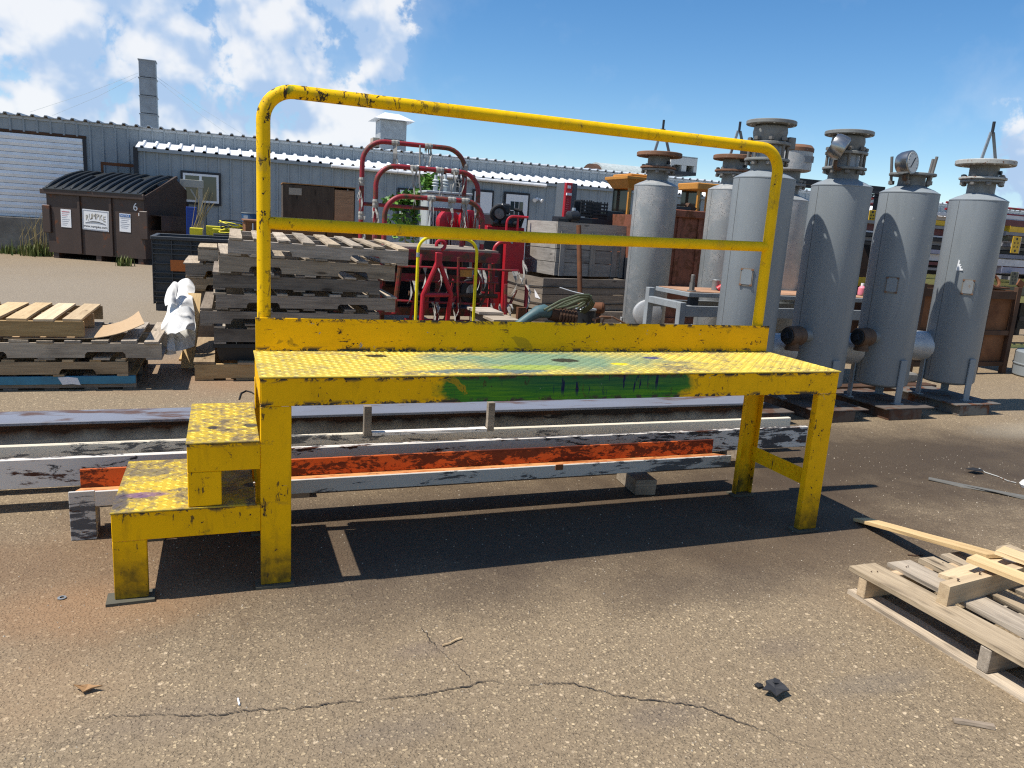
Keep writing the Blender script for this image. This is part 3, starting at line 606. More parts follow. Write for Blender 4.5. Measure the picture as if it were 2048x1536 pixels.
# ------------------------------------------------------------------ building behind the yard
M_CLAD = paint('blue_grey_cladding', (0.275, 0.315, 0.34), 0.5, chips=0.0, grime=0.12, var=0.06, nsc=6, bump=0.0)
M_CLADL = paint('light_grey_cladding', (0.40, 0.44, 0.47), 0.5, grime=0.15, var=0.06, nsc=6, bump=0.0)
M_ROOF = paint('pale_roof_sheet', (0.74, 0.75, 0.76), 0.5, grime=0.2, var=0.06, nsc=6, bump=0.0)
M_TRIMD = flat('dark_trim', (0.018, 0.02, 0.026), 0.5)
M_TRIMW = flat('white_trim', (0.72, 0.74, 0.76), 0.45)
M_DOORW = paint('white_door_sheet', (0.80, 0.83, 0.85), 0.5, grime=0.15, var=0.05, nsc=8, bump=0.0)
M_CONC = paint('stained_concrete', (0.21, 0.195, 0.17), 0.9, chips=0.2, grime=0.5, var=0.2, nsc=8)
g = NB('window_glass'); GLASS = g.set((0.03, 0.045, 0.05), 0.06, 0, 0.7)
YW, ZR = 20.5, 3.52
def panel_mesh(w, z0, z1, mat, ribs=3, rd=0.034, rw=0.028):
    """one wall sheet w wide, facing -y, with standing ribs"""
    prof = []; sp = w / ribs
    for i in range(ribs):
        x = (i + 0.5) * sp
        prof += [(i * sp, 0), (x - rw - 0.012, 0), (x - rw * 0.6, -rd), (x + rw * 0.6, -rd), (x + rw + 0.012, 0)]
    prof.append((w, 0)); mb = MB(); vs = []; fs = []
    for x, y in prof: vs += [(x, y, z0), (x, y, z1), (x, 0.05, z0), (x, 0.05, z1)]
    for i in range(len(prof) - 1):
        a = 4 * i; b_ = a + 4; fs += [(a, b_, b_ + 1, a + 1), (a + 1, b_ + 1, b_ + 3, a + 3), (a, a + 2, b_ + 2, b_)]
    o = mb.add(vs, fs).build('wall_panel', mat); me = o.data; bpy.data.objects.remove(o); return me
def lay(me, name, parent, xs, y, z=0, rot=None):
    for x in xs:
        o = bpy.data.objects.new(name, me); COL.objects.link(o); o.parent = parent; o.location = (x, y, z)
        if rot: o.rotation_euler = rot
bld = thing('metal_building', 'long blue grey metal clad workshop with a lower lean-to along its front', 'building', (0, YW, 0))
PW = 0.9
DX0, DX1 = -6.6, -3.52                                     # big roll door
full = panel_mesh(PW, 0, ZR - 0.06, M_CLAD); above = panel_mesh(PW, 3.09, ZR - 0.06, M_CLAD); high = panel_mesh(PW, 2.6, ZR - 0.06, M_CLAD)
lay(above, 'wall_panel', bld, [DX1 - PW * (i + 1) for i in range(9)], 0)
lay(full, 'wall_panel', bld, [DX1, DX1 + PW], 0)
lay(high, 'wall_panel', bld, [DX1 + PW * (i + 2) for i in range(60)], 0)
# roof sheets, almost flat, with ribs that end over the eave
def roof_mesh(w, run, rise, mat, ribs=3, over=0.06, rh=0.05):
    prof = []; sp = w / ribs
    for i in range(ribs):
        x = (i + 0.5) * sp; prof += [(i * sp, 0), (x - 0.055, 0), (x - 0.028, rh), (x + 0.028, rh), (x + 0.055, 0)]
    prof.append((w, 0)); vs = []; fs = []
    for x, h in prof: vs += [(x, -over, h), (x, run, h + rise), (x, -over, h - 0.022), (x, run, h + rise - 0.022)]
    for i in range(len(prof) - 1):
        a = 4 * i; b_ = a + 4; fs += [(a, a + 1, b_ + 1, b_), (a, b_, b_ + 2, a + 2), (a + 2, b_ + 2, b_ + 3, a + 3)]
    o = MB().add(vs, fs).build('roof_panel', mat); me = o.data; bpy.data.objects.remove(o); return me
rm = roof_mesh(PW, 14, 0.45, M_CLADL)
lay(rm, 'roof_panel', bld, [-11.7 + PW * i for i in range(70)], -0.04, ZR - 0.03)
MB().b2((-11.7, -0.03, ZR - 0.12), (51, -0.012, ZR - 0.055)).build('eave_trim', M_CLADL, bld)
MB().b2((-11.7, 0.06, 0), (51, 0.2, ZR - 0.1)).build('inner_wall', M_TRIMD, bld)
# roll door with its slats
MB().b2((DX0 - 0.1, -0.02, 3.05), (DX1 + 0.06, -0.005, 3.12)).build('door_head_trim', M_DRUST, bld)
MB().b2((DX1 - 0.03, -0.045, 0.95), (DX1 + 0.05, -0.005, 3.05)).build('door_jamb', M_TRIMD, bld)
dr = MB().b2((DX0, -0.012, 0.94), (DX1 - 0.035, 0.0, 1.0)).build('roll_door', M_DOORW, bld)
for i in range(13):
    z = 1.0 + i * 0.157
    o = MB().add([(DX0, -0.014, z + 0.004), (DX1 - 0.035, -0.014, z + 0.004), (DX1 - 0.035, -0.034, z + 0.075), (DX0, -0.034, z + 0.075), (DX1 - 0.035, -0.014, z + 0.153), (DX0, -0.014, z + 0.153)], [(0, 1, 2, 3), (3, 2, 4, 5)]).build('door_slat', M_DOORW, dr)
tag(MB().b2((-11, 20.30, 0), (-3.4, 20.44, 0.93)).build('loading_dock', M_CONC, None, bevel=0.02), 'stained concrete loading dock wall below the big white roll door', 'loading dock')
# lean-to
YA = 19.5; ann = thing('lean_to', 'low lean-to of blue grey sheeting with white roof edge, windows and doors', 'building', (0, YA, 0))
AX0 = -2.15; wins = [(-1.09, -0.21, 1.60, 2.34), (1.55, 2.95, 1.45, 2.10), (4.72, 6.0, 1.30, 2.335)]; doors = [(7.0, 7.56), (8.02, 8.74)]
ap = panel_mesh(PW, 0, 2.86, M_CLAD)
holes = [(a, b, c, d) for a, b, c, d in wins] + [(a, b, 0.42, 2.47) for a, b in doors]
n = 46
lay(ap, 'wall_panel', ann, [AX0 + PW * i for i in range(n)], 0)
MB().b2((AX0 - 0.11, -0.06, 0), (AX0 - 0.002, 1.0, 2.9)).build('corner_trim', M_TRIMD, ann)
ar = roof_mesh(PW, 1.05, 0.22, M_ROOF)
lay(ar, 'roof_panel', ann, [AX0 - 0.05 + PW * i for i in range(n)], -0.03, 2.90)
MB().b2((AX0, -0.09, 2.80), (AX0 + PW * n, -0.065, 2.875)).build('eave_trim', M_CLAD, ann)
MB().tube([(AX0 + 4.9, -0.13, 2.84), (9.3, -0.13, 2.80)], 0.05, 8).build('gutter', M_ROOF, ann)
def window(x0, x1, z0, z1, split, parent):
    w = MB().b2((x0 - 0.06, -0.072, z0 - 0.06), (x1 + 0.06, -0.04, z1 + 0.06)).build('window', M_TRIMD, parent)
    f = MB(); fw = 0.055
    f.b2((x0, -0.10, z0), (x0 + fw, -0.073, z1)); f.b2((x1 - fw, -0.10, z0), (x1, -0.073, z1)); f.b2((x0 + fw, -0.10, z1 - fw), (x1 - fw, -0.073, z1)); f.b2((x0 + fw, -0.10, z0), (x1 - fw, -0.073, z0 + fw))
    for s in split: f.b2((s - 0.03, -0.10, z0 + fw), (s + 0.03, -0.073, z1 - fw))
    f.build('frame', M_TRIMW, w)
    MB().b2((x0 + fw, -0.085, z0 + fw), (x1 - fw, -0.078, z1 - fw)).build('pane', GLASS, w)
    return w
window(*wins[0], [-0.66], ann)
w = window(*wins[1], [2.3], ann); w = window(*wins[2], [5.4], ann)
for a, b in doors:
    d = MB().b2((a - 0.06, -0.075, 0), (b + 0.06, -0.04, 2.53)).build('door', M_TRIMD, ann)
    MB().b2((a, -0.095, 0.3), (b, -0.077, 2.46)).build('leaf', M_TRIMW, d)
    if a > 7.5:
        for i in range(3):
            for j in range(3):
                px = a + 0.15 + i * 0.145; MB().b2((px, -0.103, 1.42 + j * 0.285), (px + 0.122, -0.0955, 1.68 + j * 0.285)).build('pane', GLASS, d)
        MB().lathe([(0.03, 0), (0.03, 0.05)], 10, (b - 0.08, -0.10, 1.2), (0, -1, 0)).build('handle', M_GALV, d)
t = thing('flood_light', 'small white twin-head security light on the lean-to wall right of the glazed door', 'wall light', (9.05, YA - 0.06, 2.38))
MB().lathe([(0.05, 0), (0.05, 0.03)], 12, (0, 0, 0), (0, -1, 0)).build('base', M_TRIMW, t)
for s in (-1, 1): MB().lathe([(0.03, 0), (0.045, 0.08), (0.065, 0.12), (0.0, 0.122)], 12, (s * 0.06, -0.04, 0), (s * 0.8, -1, -0.6), cap=False).build('lamp_head', M_TRIMW, t)
# roof furniture
c0 = gy(276, 117, 22); c1 = gy(309, 120, 22)
t = thing('duct_stack', 'tall square grey sheet metal exhaust stack on the workshop roof at the left', 'chimney', ((c0.x + c1.x) / 2 + 0.015, 22.2, 3.5))
M_VAULT = paint('pale_green_grey_metal', (0.42, 0.47, 0.46), 0.6, grime=0.4)
M_DUCT = paint('dull_duct_metal', (0.27, 0.29, 0.31), 0.45, grime=0.25, metal=0.35, nsc=8)
zt = c0.z - 3.5; q = zt / 4
for i in range(4):
    w_ = 0.455 - 0.006 * i
    MB().box((0.0, 0, q * (i + 0.5)), (w_, w_, q - 0.03)).build('duct_section', M_DUCT, t, bevel=0.01)
    MB().box((0.0, 0, q * (i + 1) - 0.015), (w_ + 0.035, w_ + 0.035, 0.028)).build('duct_flange', M_DUCT, t)
MB().lathe([(0.33, 0), (0.23, 0.02), (0.23, 0.12)], 4, (0, 0, -0.02)).build('roof_collar', M_DUCT, t)
for i, (a, b) in enumerate([((276, 146), (60, 224)), ((276, 152), (105, 231)), ((312, 153), (485, 268)), ((312, 158), (455, 268))]):
    P, Q = gy(*a, 22.1), gy(*b, 21.0)
    tag(MB().tube([P, P.lerp(Q, 0.5) + Vector((0, 0, -0.05)), Q], 0.0032, 5).build('guy_wire', M_VAULT), ['upper left thin guy wire of the exhaust stack', 'lower left thin guy wire of the exhaust stack', 'upper right thin guy wire of the exhaust stack', 'lower right thin guy wire of the exhaust stack'][i], 'wire', 'guy wires of the stack')
v0, v1 = gy(760, 283, 22), gy(812, 288, 22)
vx = (v0.x + v1.x) / 2; vw = v1.x - v0.x
t = thing('roof_vent', 'square galvanised roof ventilator with a flared crumpled hood on the workshop roof', 'vent', (vx, 22.4, 3.62))
M_VENT = paint('pale_galvanised_vent', (0.40, 0.42, 0.43), 0.45, grime=0.3, metal=0.3, nsc=10)
MB().b2((-vw / 2, -vw / 2, 0), (vw / 2, vw / 2, 0.92)).build('vent_box', M_VENT, t, bevel=0.01)
MB().add([(-0.64, -0.64, 0.93), (0.64, -0.64, 0.93), (0.64, 0.64, 0.93), (-0.64, 0.64, 0.93), (-0.26, -0.26, 1.16), (0.2, -0.28, 1.14), (0.28, 0.26, 1.17), (-0.26, 0.26, 1.15)], [(0, 1, 5, 4), (1, 2, 6, 5), (2, 3, 7, 6), (3, 0, 4, 7), (4, 5, 6, 7), (3, 2, 1, 0)]).build('hood', M_ROOF, t)
MB().b2((-0.62, -0.3, 0.08), (-vw / 2 - 0.005, 0.2, 0.36)).build('side_box', paint('tan_painted_box', (0.42, 0.35, 0.27), 0.6), t)
MB().b2((-vw / 2 + 0.12, -vw / 2 - 0.008, 0.33), (vw / 2 - 0.08, -vw / 2 - 0.002, 0.35)).build('seam', M_TRIMD, t)
MB().b2((-0.7, -0.5, -0.1), (0.55, 0.5, -0.01)).build('kerb', M_TRIMD, t)
# pale vaulted roof behind and a rooftop unit
p0, p1 = gy(1180, 338, 30), gy(1300, 350, 30)
t = thing('vaulted_duct', 'long pale rounded duct lying on the workshop roof behind the ridge', 'duct', (p0.x, 26, 3.6))
vz = gy(1215, 327, 26).z - 3.6; vx0 = gy(1178, 340, 26).x - p0.x; vx1 = gy(1330, 340, 26).x - p0.x
prof = [(math.cos(a) * 0.9, math.sin(a) * vz) for a in [math.pi * i / 14 for i in range(15)]]
MB().prism(prof, vx0 + 0.25, vx1, lambda p, q, t_: (t_, p, q)).build('shell', M_VAULT, t, smooth=True)
MB().prism([(x * 0.9, z * 0.9) for x, z in prof], vx0, vx0 + 0.247, lambda p, q, t_: (t_, p, q)).build('end_cap', M_DRUST, t)
a, b = gy(1343, 312, 23.0), gy(1392, 352, 23.0)
t = thing('rooftop_unit', 'cream rooftop air handling unit with two dark openings on the workshop roof', 'air conditioner', (a.x, 23, b.z))
hw, hh = b.x - a.x, a.z - b.z
M_RTU = flat('cream_sheet_metal', (0.52, 0.50, 0.46), 0.5)
MB().b2((0, 0, hh * 0.55), (hw, 1.3, hh)).build('housing', M_RTU, t, bevel=0.01)
for x0, x1 in ((0, 0.14), (0.42, 0.6), (0.88, 1.0)): MB().b2((x0 * hw, 0, 0.12), (x1 * hw, 1.2, hh * 0.55 - 0.003)).build('post', M_RTU, t)
MB().b2((-0.15, -0.05, 0), (hw * 0.97, 1.3, 0.115)).build('base_frame', M_TRIMD, t)
MB().b2((0.15 * hw, 0.7, 0.13), (0.87 * hw, 0.75, hh * 0.54)).build('back_panel', M_TRIMD, t)
MB().b2((0.01, 0.0, hh + 0.002), (hw, 1.3, hh + 0.04)).build('lid', M_GALV, t)
# ------------------------------------------------------------------ pallets
def pallet(label, x0, y0, z0, Lx, Dy, h, mat, nb, group, notch=True, rz=0.0, ry=0.0, rx=0.0, bw=0.10, nbot=5, smat=None, bt=0.018, skip=(), bottom=True, warp=0.006, stw=0.042, ns=3):
    t = thing('pallet', label, 'pallet', (x0, y0, z0), 0, group); t.rotation_euler = (rx, ry, rz)
    zb = bt if bottom else 0.0; zt = h - bt; sh = zt - zb
    if notch:
        def nt_(xa, xb):
            r = 0.022; d = sh * 0.42
            return [(xa, zb), (xa + 0.004, zb + d - r), (xa + r, zb + d), (xb - r, zb + d), (xb - 0.004, zb + d - r), (xb, zb)]
        poly = [(0, zb)] + nt_(Lx * 0.16, Lx * 0.34) + nt_(Lx * 0.66, Lx * 0.84) + [(Lx, zb), (Lx, zt), (0, zt)]
    else: poly = [(0, zb), (Lx, zb), (Lx, zt), (0, zt)]
    for i in range(ns):
        y = stw / 2 + (Dy - stw) * i / (ns - 1)
        mb = MB(); mb.prism(poly, y - stw / 2, y + stw / 2, lambda p, q, t_: (p, t_, q + random.uniform(-0.002, 0.002)))
        mb.build('stringer', smat or mat, t)
    for i in range(nb):
        if i in skip: continue
        w = bw * random.uniform(0.88, 1.1); x = bw / 2 + (Lx - bw) * i / (nb - 1) + random.uniform(-0.012, 0.012)
        board('deck_board', mat, Dy + random.uniform(-0.01, 0.02), w, bt, (x, Dy / 2 + random.uniform(-0.01, 0.01), zt + 0.001), (random.uniform(-0.02, 0.02), random.uniform(-0.008, 0.008), math.pi / 2 + random.uniform(-0.012, 0.012)), t, 0.002, random.uniform(0, warp))
    if bottom:
        for i in range(nbot):
            x = bw / 2 + (Lx - bw) * i / (nbot - 1)
            board('bottom_board', smat or mat, Dy, bw, bt - 0.002, (x, Dy / 2, 0.0), (0, 0, math.pi / 2), t)
    return t
G1 = 'weathered pallets in the tall stack behind the platform'
YS = 4.1
pallet('grey pallet with tilted sun bleached slats, topmost of the tall stack behind the handrail', -0.09, YS, 1.130, 1.6, 1.5, 0.155, WD_SUN, 8, G1, rz=R(-1.0), ry=0.018, rx=R(1.4), smat=WD_GREY, bw=0.105)
pallet('grey pallet with a broken deck, second from top of the tall stack', -0.165, YS, 0.973, 1.56, 1.5, 0.165, WD_GREY, 7, G1, rz=R(0.5), ry=0.016, skip=(2, 4), smat=WD_GREY)
pallet('dark pallet without visible notches, third from top of the tall stack', -0.215, YS + 0.02, 0.826, 1.47, 1.5, 0.145, WD_DARK, 7, G1, notch=False, ry=0.006, smat=WD_DARK)
pallet('dark grey pallet with six bright board ends, fourth from top of the tall stack', -0.195, YS - 0.02, 0.652, 1.6, 1.5, 0.148, WD_GREY, 7, G1, rz=R(0.4), ry=-0.003, smat=WD_DARK)
pallet('brown grey pallet with a big knot at its left end, fifth in the tall stack', -0.325, YS, 0.505, 1.58, 1.5, 0.146, WD_DARK, 7, G1, rz=R(-0.5), smat=WD_DARK)
pallet('dark pallet with number scrawl, sixth in the tall stack above a black tub', -0.215, YS + 0.03, 0.335, 1.5, 1.4, 0.155, WD_GREY, 6, G1, notch=False, smat=WD_DARK)
pallet('light tan pallet at the very bottom of the tall stack', -0.38, YS + 0.02, 0.004, 1.55, 1.45, 0.165, WD_TAN, 5, G1, notch=False, bw=0.16, smat=WD_TAN)
t = thing('plastic_tub', 'black plastic tub squeezed between the lower pallets of the tall stack', 'tub', (0.0, 4.2, 0.172))
MB().add([(-0.17, 0, 0), (0.6, 0, 0), (0.6, 0.6, 0), (-0.17, 0.6, 0), (-0.2, -0.03, 0.155), (0.63, -0.03, 0.155), (0.63, 0.63, 0.155), (-0.2, 0.63, 0.155)], [(3, 2, 1, 0), (4, 5, 6, 7), (0, 1, 5, 4), (1, 2, 6, 5), (2, 3, 7, 6), (3, 0, 4, 7)]).build('body', M_BLACK, t)
MB().b2((-0.225, -0.05, 0.125), (0.655, -0.031, 0.158)).build('rim', M_BLACK, t)
for nm, A_, B_, w_, mt, lb in (('plywood_offcut', gz(382, 738), gy(397, 588, 5.0), 0.12, WD_NEW, 'pale new plywood strip leaning on the left side of the tall pallet stack'), ('plank_offcut', gz(376, 722), gz(394, 668), 0.11, WD_NEW, 'pale pine plank lying on the ground at the foot of the tall stack')):
    d_ = B_ - A_; x_ = d_.normalized(); y_ = Vector((0, 0, 1)).cross(x_).normalized(); z_ = x_.cross(y_); o = board(nm, mt, d_.length, w_, 0.018, (0, 0, 0)); m_ = Matrix((x_, y_, z_)).transposed().to_4x4(); m_.translation = (A_ + B_) / 2 - Vector((0.03, 0, 0)); o.matrix_world = m_; tag(o, lb, 'plank' if nm[1] == 'l' and nm[2] == 'a' else 'plywood')
G2 = 'pallets in the low stack at the left'
pallet('light new pine pallet with four slats, topmost of the low left stack', -2.55, 3.82, 0.442, 1.36, 1.08, 0.138, WD_NEW, 7, G2, notch=False, bw=0.15, smat=WD_TAN, bottom=False)
pallet('long dark grey pallet, second from top of the low left stack', -2.3, 3.80, 0.255, 1.68, 1.15, 0.155, WD_GREY, 9, G2, rz=R(-0.5), smat=WD_GREY, bw=0.12)
pallet('tan pallet with two notches, third from top of the low left stack', -2.35, 3.80, 0.118, 1.47, 1.1, 0.136, WD_TAN, 8, G2, smat=WD_TAN, nbot=4, bw=0.08)
M_BLUE = paint('pallet_blue_paint', (0.045, 0.20, 0.30), 0.6, chips=0.3, grime=0.3)
t = pallet('pallet with a blue painted edge and torn paper tag, bottom of the low left stack', -2.35, 3.83, 0.0, 1.525, 1.1, 0.117, WD_TAN, 6, G2, smat=WD_DARK, notch=False, nbot=6)
MB().b2((0, -0.03, 0.052), (1.525, -0.001, 0.118)).build('edge_board', M_BLUE, t, bevel=0.002)
MB().add([(0.96, -0.032, 0.11), (1.03, -0.032, 0.115), (1.1, -0.032, 0.105), (1.12, -0.032, 0.045), (1.06, -0.032, 0.055), (0.99, -0.032, 0.05), (0.96, -0.029, 0.11), (1.03, -0.029, 0.115), (1.1, -0.029, 0.105), (1.12, -0.029, 0.045), (1.06, -0.029, 0.055), (0.99, -0.029, 0.05)], [(0, 1, 2, 3, 4, 5), (11, 10, 9, 8, 7, 6)] + [(i, i + 6, (i + 1) % 6 + 6, (i + 1) % 6) for i in range(6)]).build('paper_tag', M_WHITE, t)
# curled cardboard on the low stack
M_CARD = flat('cardboard', (0.42, 0.29, 0.165), 0.85)
vs = []; fs = []; n1, n2 = 14, 3
for i in range(n1 + 1):
    x = -1.75 + 1.0 * i / n1; k = max(0, (i / n1 - 0.55) / 0.45); z = 0.428 + 0.12 * k * k
    for j in range(n2 + 1):
        y = 3.82 + 0.62 * j / n2 + 0.06 * k
        vs.append((x - 0.10 * k * k * (j / n2), y, z + 0.012 * j / n2 * (1 + k)))
for i in range(n1):
    for j in range(n2): a = i * (n2 + 1) + j; fs.append((a, a + n2 + 1, a + n2 + 2, a + 1))
m = len(vs); vs += [(x, y, z - 0.006) for x, y, z in vs]; fs += [tuple(m + i for i in reversed(f)) for f in fs]
for i in range(n1): a = i * (n2 + 1); fs.append((a, a + m, a + n2 + 1 + m, a + n2 + 1))
for j in range(n2): a = n1 * (n2 + 1) + j; fs.append((a, a + m, a + m + 1, a + 1))
tag(MB().add(vs, fs).build('cardboard_sheet', M_CARD, smooth=True), 'curled brown cardboard sheet lying between the pallets of the low left stack', 'cardboard')
# a second, older stack behind
G3 = 'old pallets behind the tall stack'
xb = gy(371, 560, 6.2).x
for i, (px, v, mt, lb) in enumerate([(372, 577, WD_TAN, 'brown pallet with notch, lower one of the short stack behind the white tarp'), (371, 548, WD_GREY, 'weathered grey pallet, middle of the short stack behind the white tarp'), (396, 518, WD_SUN, 'pale grey pallet set back on top of the short stack behind the white tarp')]):
    P = gy(px, v, 6.2); pallet(lb, P.x, 6.2, P.z - 0.02, 1.3, 1.2, 0.15, mt, 6, G3, bw=0.2, smat=mt, nbot=3)
P0 = gy(371, 577, 6.2)
tag(MB().b2((P0.x + 0.08, 6.25, 0), (P0.x + 1.2, 7.3, P0.z - 0.023)).build('crate_base', WD_DARK, None, bevel=0.006), 'dark wooden crate standing under the short pallet stack', 'crate')
# foreground pallet at the right
M_BOLTN = flat('nail_rust', (0.10, 0.06, 0.04), 0.7)
t = thing('pallet', 'weathered pallet lying flat on the asphalt at the lower right corner', 'pallet', (2.515, -0.70, 0.0))
h4 = 0.135
for i in range(3): MB().b2((0.0, -0.045 - 0.595 * i, 0.019), (1.25, 0.0 - 0.595 * i, h4 - 0.021)).build('stringer', WD_GREY if i else WD_TAN, t, bevel=0.003)
xx = 0.0
for i, (w_, gap) in enumerate([(0.15, 0.06), (0.14, 0.05), (0.10, 0.065), (0.14, 0.07), (0.10, 0.07), (0.10, 0.07), (0.13, 0.0)]):
    board('deck_board', WD_SUN, 1.30, w_, 0.02, (xx + w_ / 2, -0.60, h4 - 0.0205), (0, random.uniform(-0.01, 0.01), math.pi / 2 + random.uniform(-0.012, 0.012)), t, 0.0045, 0.006); xx += w_ + gap
for x in (0.05, 0.6, 1.15): board('bottom_board', WD_GREY, 1.28, 0.10, 0.018, (x, -0.60, 0.0005), (0, 0, math.pi / 2), t, 0.003)
# broken piece of pallet thrown on top
a0 = gz(1893, 1214, h4); b0 = gz(2040, 1172, h4)
dr_ = Vector((b0.x - a0.x, b0.y - a0.y, 0)).normalized(); yawb = math.atan2(dr_.y, dr_.x)
t = thing('broken_pallet', 'splintered piece of a pine pallet thrown on top of the weathered pallet', 'broken pallet', (a0.x, a0.y, h4 + 0.002), yawb)
board('stringer', WD_NEW, 1.0, 0.045, 0.088, (0.5, 0.022, 0), parent=t)
board('deck_board', WD_NEW, 0.45, 0.09, 0.018, (0.36, 0.105, 0.045), (R(-4), 0, R(3)), t, 0.004, 0.002)
board('deck_board', WD_NEW, 0.92, 0.085, 0.018, (0.36, -0.36, 0.0895), (0, R(2.5), R(-83)), t, 0.005, 0.006)
board('deck_board', WD_NEW, 0.95, 0.10, 0.018, (0.62, -0.34, 0.0895), (0, R(2.0), R(-80)), t, 0.005, 0.004)
board('stringer', WD_NEW, 0.9, 0.04, 0.085, (0.62, -0.46, 0.001), (0, 0, R(2)), parent=t)
for i in range(5): MB().lathe([(0.003, 0), (0.003, 0.012), (0.006, 0.013), (0.006, 0.0145)], 6, (0.08 + i * 0.16, 0.02 + 0.006 * (i % 2), 0.085)).build('nail', M_BOLTN, t)
p0, p1 = gz(1722, 1043, 0.0), gz(1990, 1118, 0.20)
d_ = p1 - p0; ln = d_.length
o = board('loose_plank', WD_NEW, ln, 0.10, 0.018, (0, 0, 0), parent=None)
o.location = (p0 + p1) / 2; o.rotation_euler = (0, -math.asin(d_.z / ln), math.atan2(d_.y, d_.x)); o.location.z += 0.004
tag(o, 'long pale pine plank with dark splintered tip leaning onto the broken pallet', 'plank')
# ------------------------------------------------------------------ grey pressure vessels
def vessel_paint(name, col, galv=False):
    b = NB(name); big = b.noise(1.8, 4, 0.6, stretch=(1, 1, 0.4)); mid = b.noise(8, 7, 0.66, 0.4); fine = b.noise(60, 5, 0.7); run = b.noise(16, 5, 0.6, 0.2, stretch=(1, 1, 0.12))
    c = b.mix(b.step(big, 0.3, 0.7), tuple(x * 0.9 for x in col), tuple(x * 1.08 for x in col))
    c = b.mix(b.math('MULTIPLY', b.step(run, 0.52, 0.75), 0.35), c, tuple(x * 0.68 for x in col))
    if galv:
        pt = b.math('ADD', b.math('MULTIPLY', mid, 0.6), b.math('MULTIPLY', big, 0.4))
        c = b.mix(b.step(pt, 0.46, 0.60), c, (0.42, 0.41, 0.39))
        sp = b.vor(60); c = b.mix(b.math('MULTIPLY', b.step(sp.outputs['Distance'], 0.32, 0.2), b.step(mid, 0.52, 0.6)), c, (0.10, 0.095, 0.09))
    c = b.mix(b.step(b.math('ADD', b.math('MULTIPLY', fine, 0.5), b.math('MULTIPLY', mid, 0.5)), 0.655, 0.665), c, (0.10, 0.085, 0.07))
    c = b.mix(b.math('MULTIPLY', b.step(b.noise(20, 6, 0.7, 0.6, stretch=(1, 1, 0.3), loc=(4, 4, 9)), 0.66, 0.70), 0.6), c, (0.45, 0.46, 0.46))
    b.bump(b.math('ADD', b.math('MULTIPLY', mid, 0.6), b.math('MULTIPLY', fine, 0.5)), 0.10 if not galv else 0.35, 0.004)
    return b.set(c, b.step(mid, 0.3, 0.7, 0.38, 0.55), 0.0 if not galv else 0.25, 0.4)
T_GREY = vessel_paint('vessel_grey_paint', (0.222, 0.247, 0.262)); T_GALV = vessel_paint('vessel_galvanised', (0.29, 0.31, 0.315), True)
M_FLG = paint('flange_grey', (0.20, 0.205, 0.195), 0.55, chips=0.25, grime=0.4, nsc=18)
M_FLGR = paint('flange_rust', (0.20, 0.10, 0.055), 0.8, chip=(0.30, 0.26, 0.22), chips=0.55, grime=0.4, var=0.3, nsc=16)
M_FLGW = paint('flange_pale', (0.40, 0.40, 0.37), 0.6, chip=(0.16, 0.07, 0.035), chips=0.7, grime=0.35, nsc=12)
M_BOLT = paint('bolt_steel', (0.20, 0.185, 0.165), 0.5, chips=0.2, grime=0.4, metal=0.4)
M_BRONZE = paint('dirty_bronze', (0.115, 0.065, 0.038), 0.6, chips=0.2, grime=0.4, metal=0.3)
M_DIAL = flat('gauge_dial', (0.62, 0.60, 0.54), 0.35)
M_CHROME = paint('gauge_case', (0.34, 0.34, 0.33), 0.25, metal=0.9, grime=0.3)
M_NOZ = paint('bright_galvanised', (0.50, 0.50, 0.49), 0.45, grime=0.25, metal=0.35)
M_TAGP = paint('name_plate', (0.24, 0.255, 0.26), 0.5, chip=(0.20, 0.12, 0.06), chips=0.55)
M_BASE = paint('brown_base_plate', (0.105, 0.085, 0.07), 0.85, grime=0.5, rust=0.35, rustcol=(0.12, 0.06, 0.035)); M_BASEB = paint('brown_base_box', (0.10, 0.07, 0.052), 0.85, chips=0.5, grime=0.5, rust=0.5, rustcol=(0.12, 0.055, 0.03))
M_PLF = paint('plate_frame_rust', (0.20, 0.17, 0.135), 0.7, chip=(0.22, 0.10, 0.04), chips=0.6)
GT = 'grey pressure vessels standing in rows'
def ring(parent, mat, r, z0, z1, hole=0, n=36, name='flange', bev=0.004):
    return MB().lathe([(r - bev, z0), (r, z0 + bev), (r, z1 - bev), (r - bev, z1)], n).build(name, mat, parent, smooth=True)
def holed(o, r, z, n=8, hr=0.017, a0=0.2):
    """drill bolt holes through a flange"""
    mb = MB()
    for k in range(n): a = a0 + 2 * math.pi * k / n; mb.lathe([(hr, z - 0.2), (hr, z + 0.2)], 10, (r * math.cos(a), r * math.sin(a), 0))
    c = mb.build('cutter', M_FLG); md = o.modifiers.new('holes', 'BOOLEAN'); md.operation = 'DIFFERENCE'; md.solver = 'EXACT'; md.object = c
    c.matrix_world = o.parent.matrix_basis.copy(); bpy.context.view_layer.update()
    me = bpy.data.meshes.new_from_object(o.evaluated_get(bpy.context.evaluated_depsgraph_get())); o.modifiers.clear(); o.data = me; bpy.data.objects.remove(c)
    return o
def bolts(parent, r, z0, z1, n, rad=0.013, name='bolt', a0=0.2, mat=None, nuts=True):
    for k in range(n):
        a = a0 + 2 * math.pi * k / n; x, y = r * math.cos(a), r * math.sin(a); mb = MB()
        mb.lathe([(rad, z0), (rad, z1)], 8, (x, y, 0))
        if nuts: mb.lathe([(rad * 1.9, z0 + 0.004), (rad * 1.9, z0 + 0.028)], 6, (x, y, 0)); mb.lathe([(rad * 1.9, z1 - 0.028), (rad * 1.9, z1 - 0.004)], 6, (x, y, 0))
        mb.build(name, mat or M_BOLT, parent)
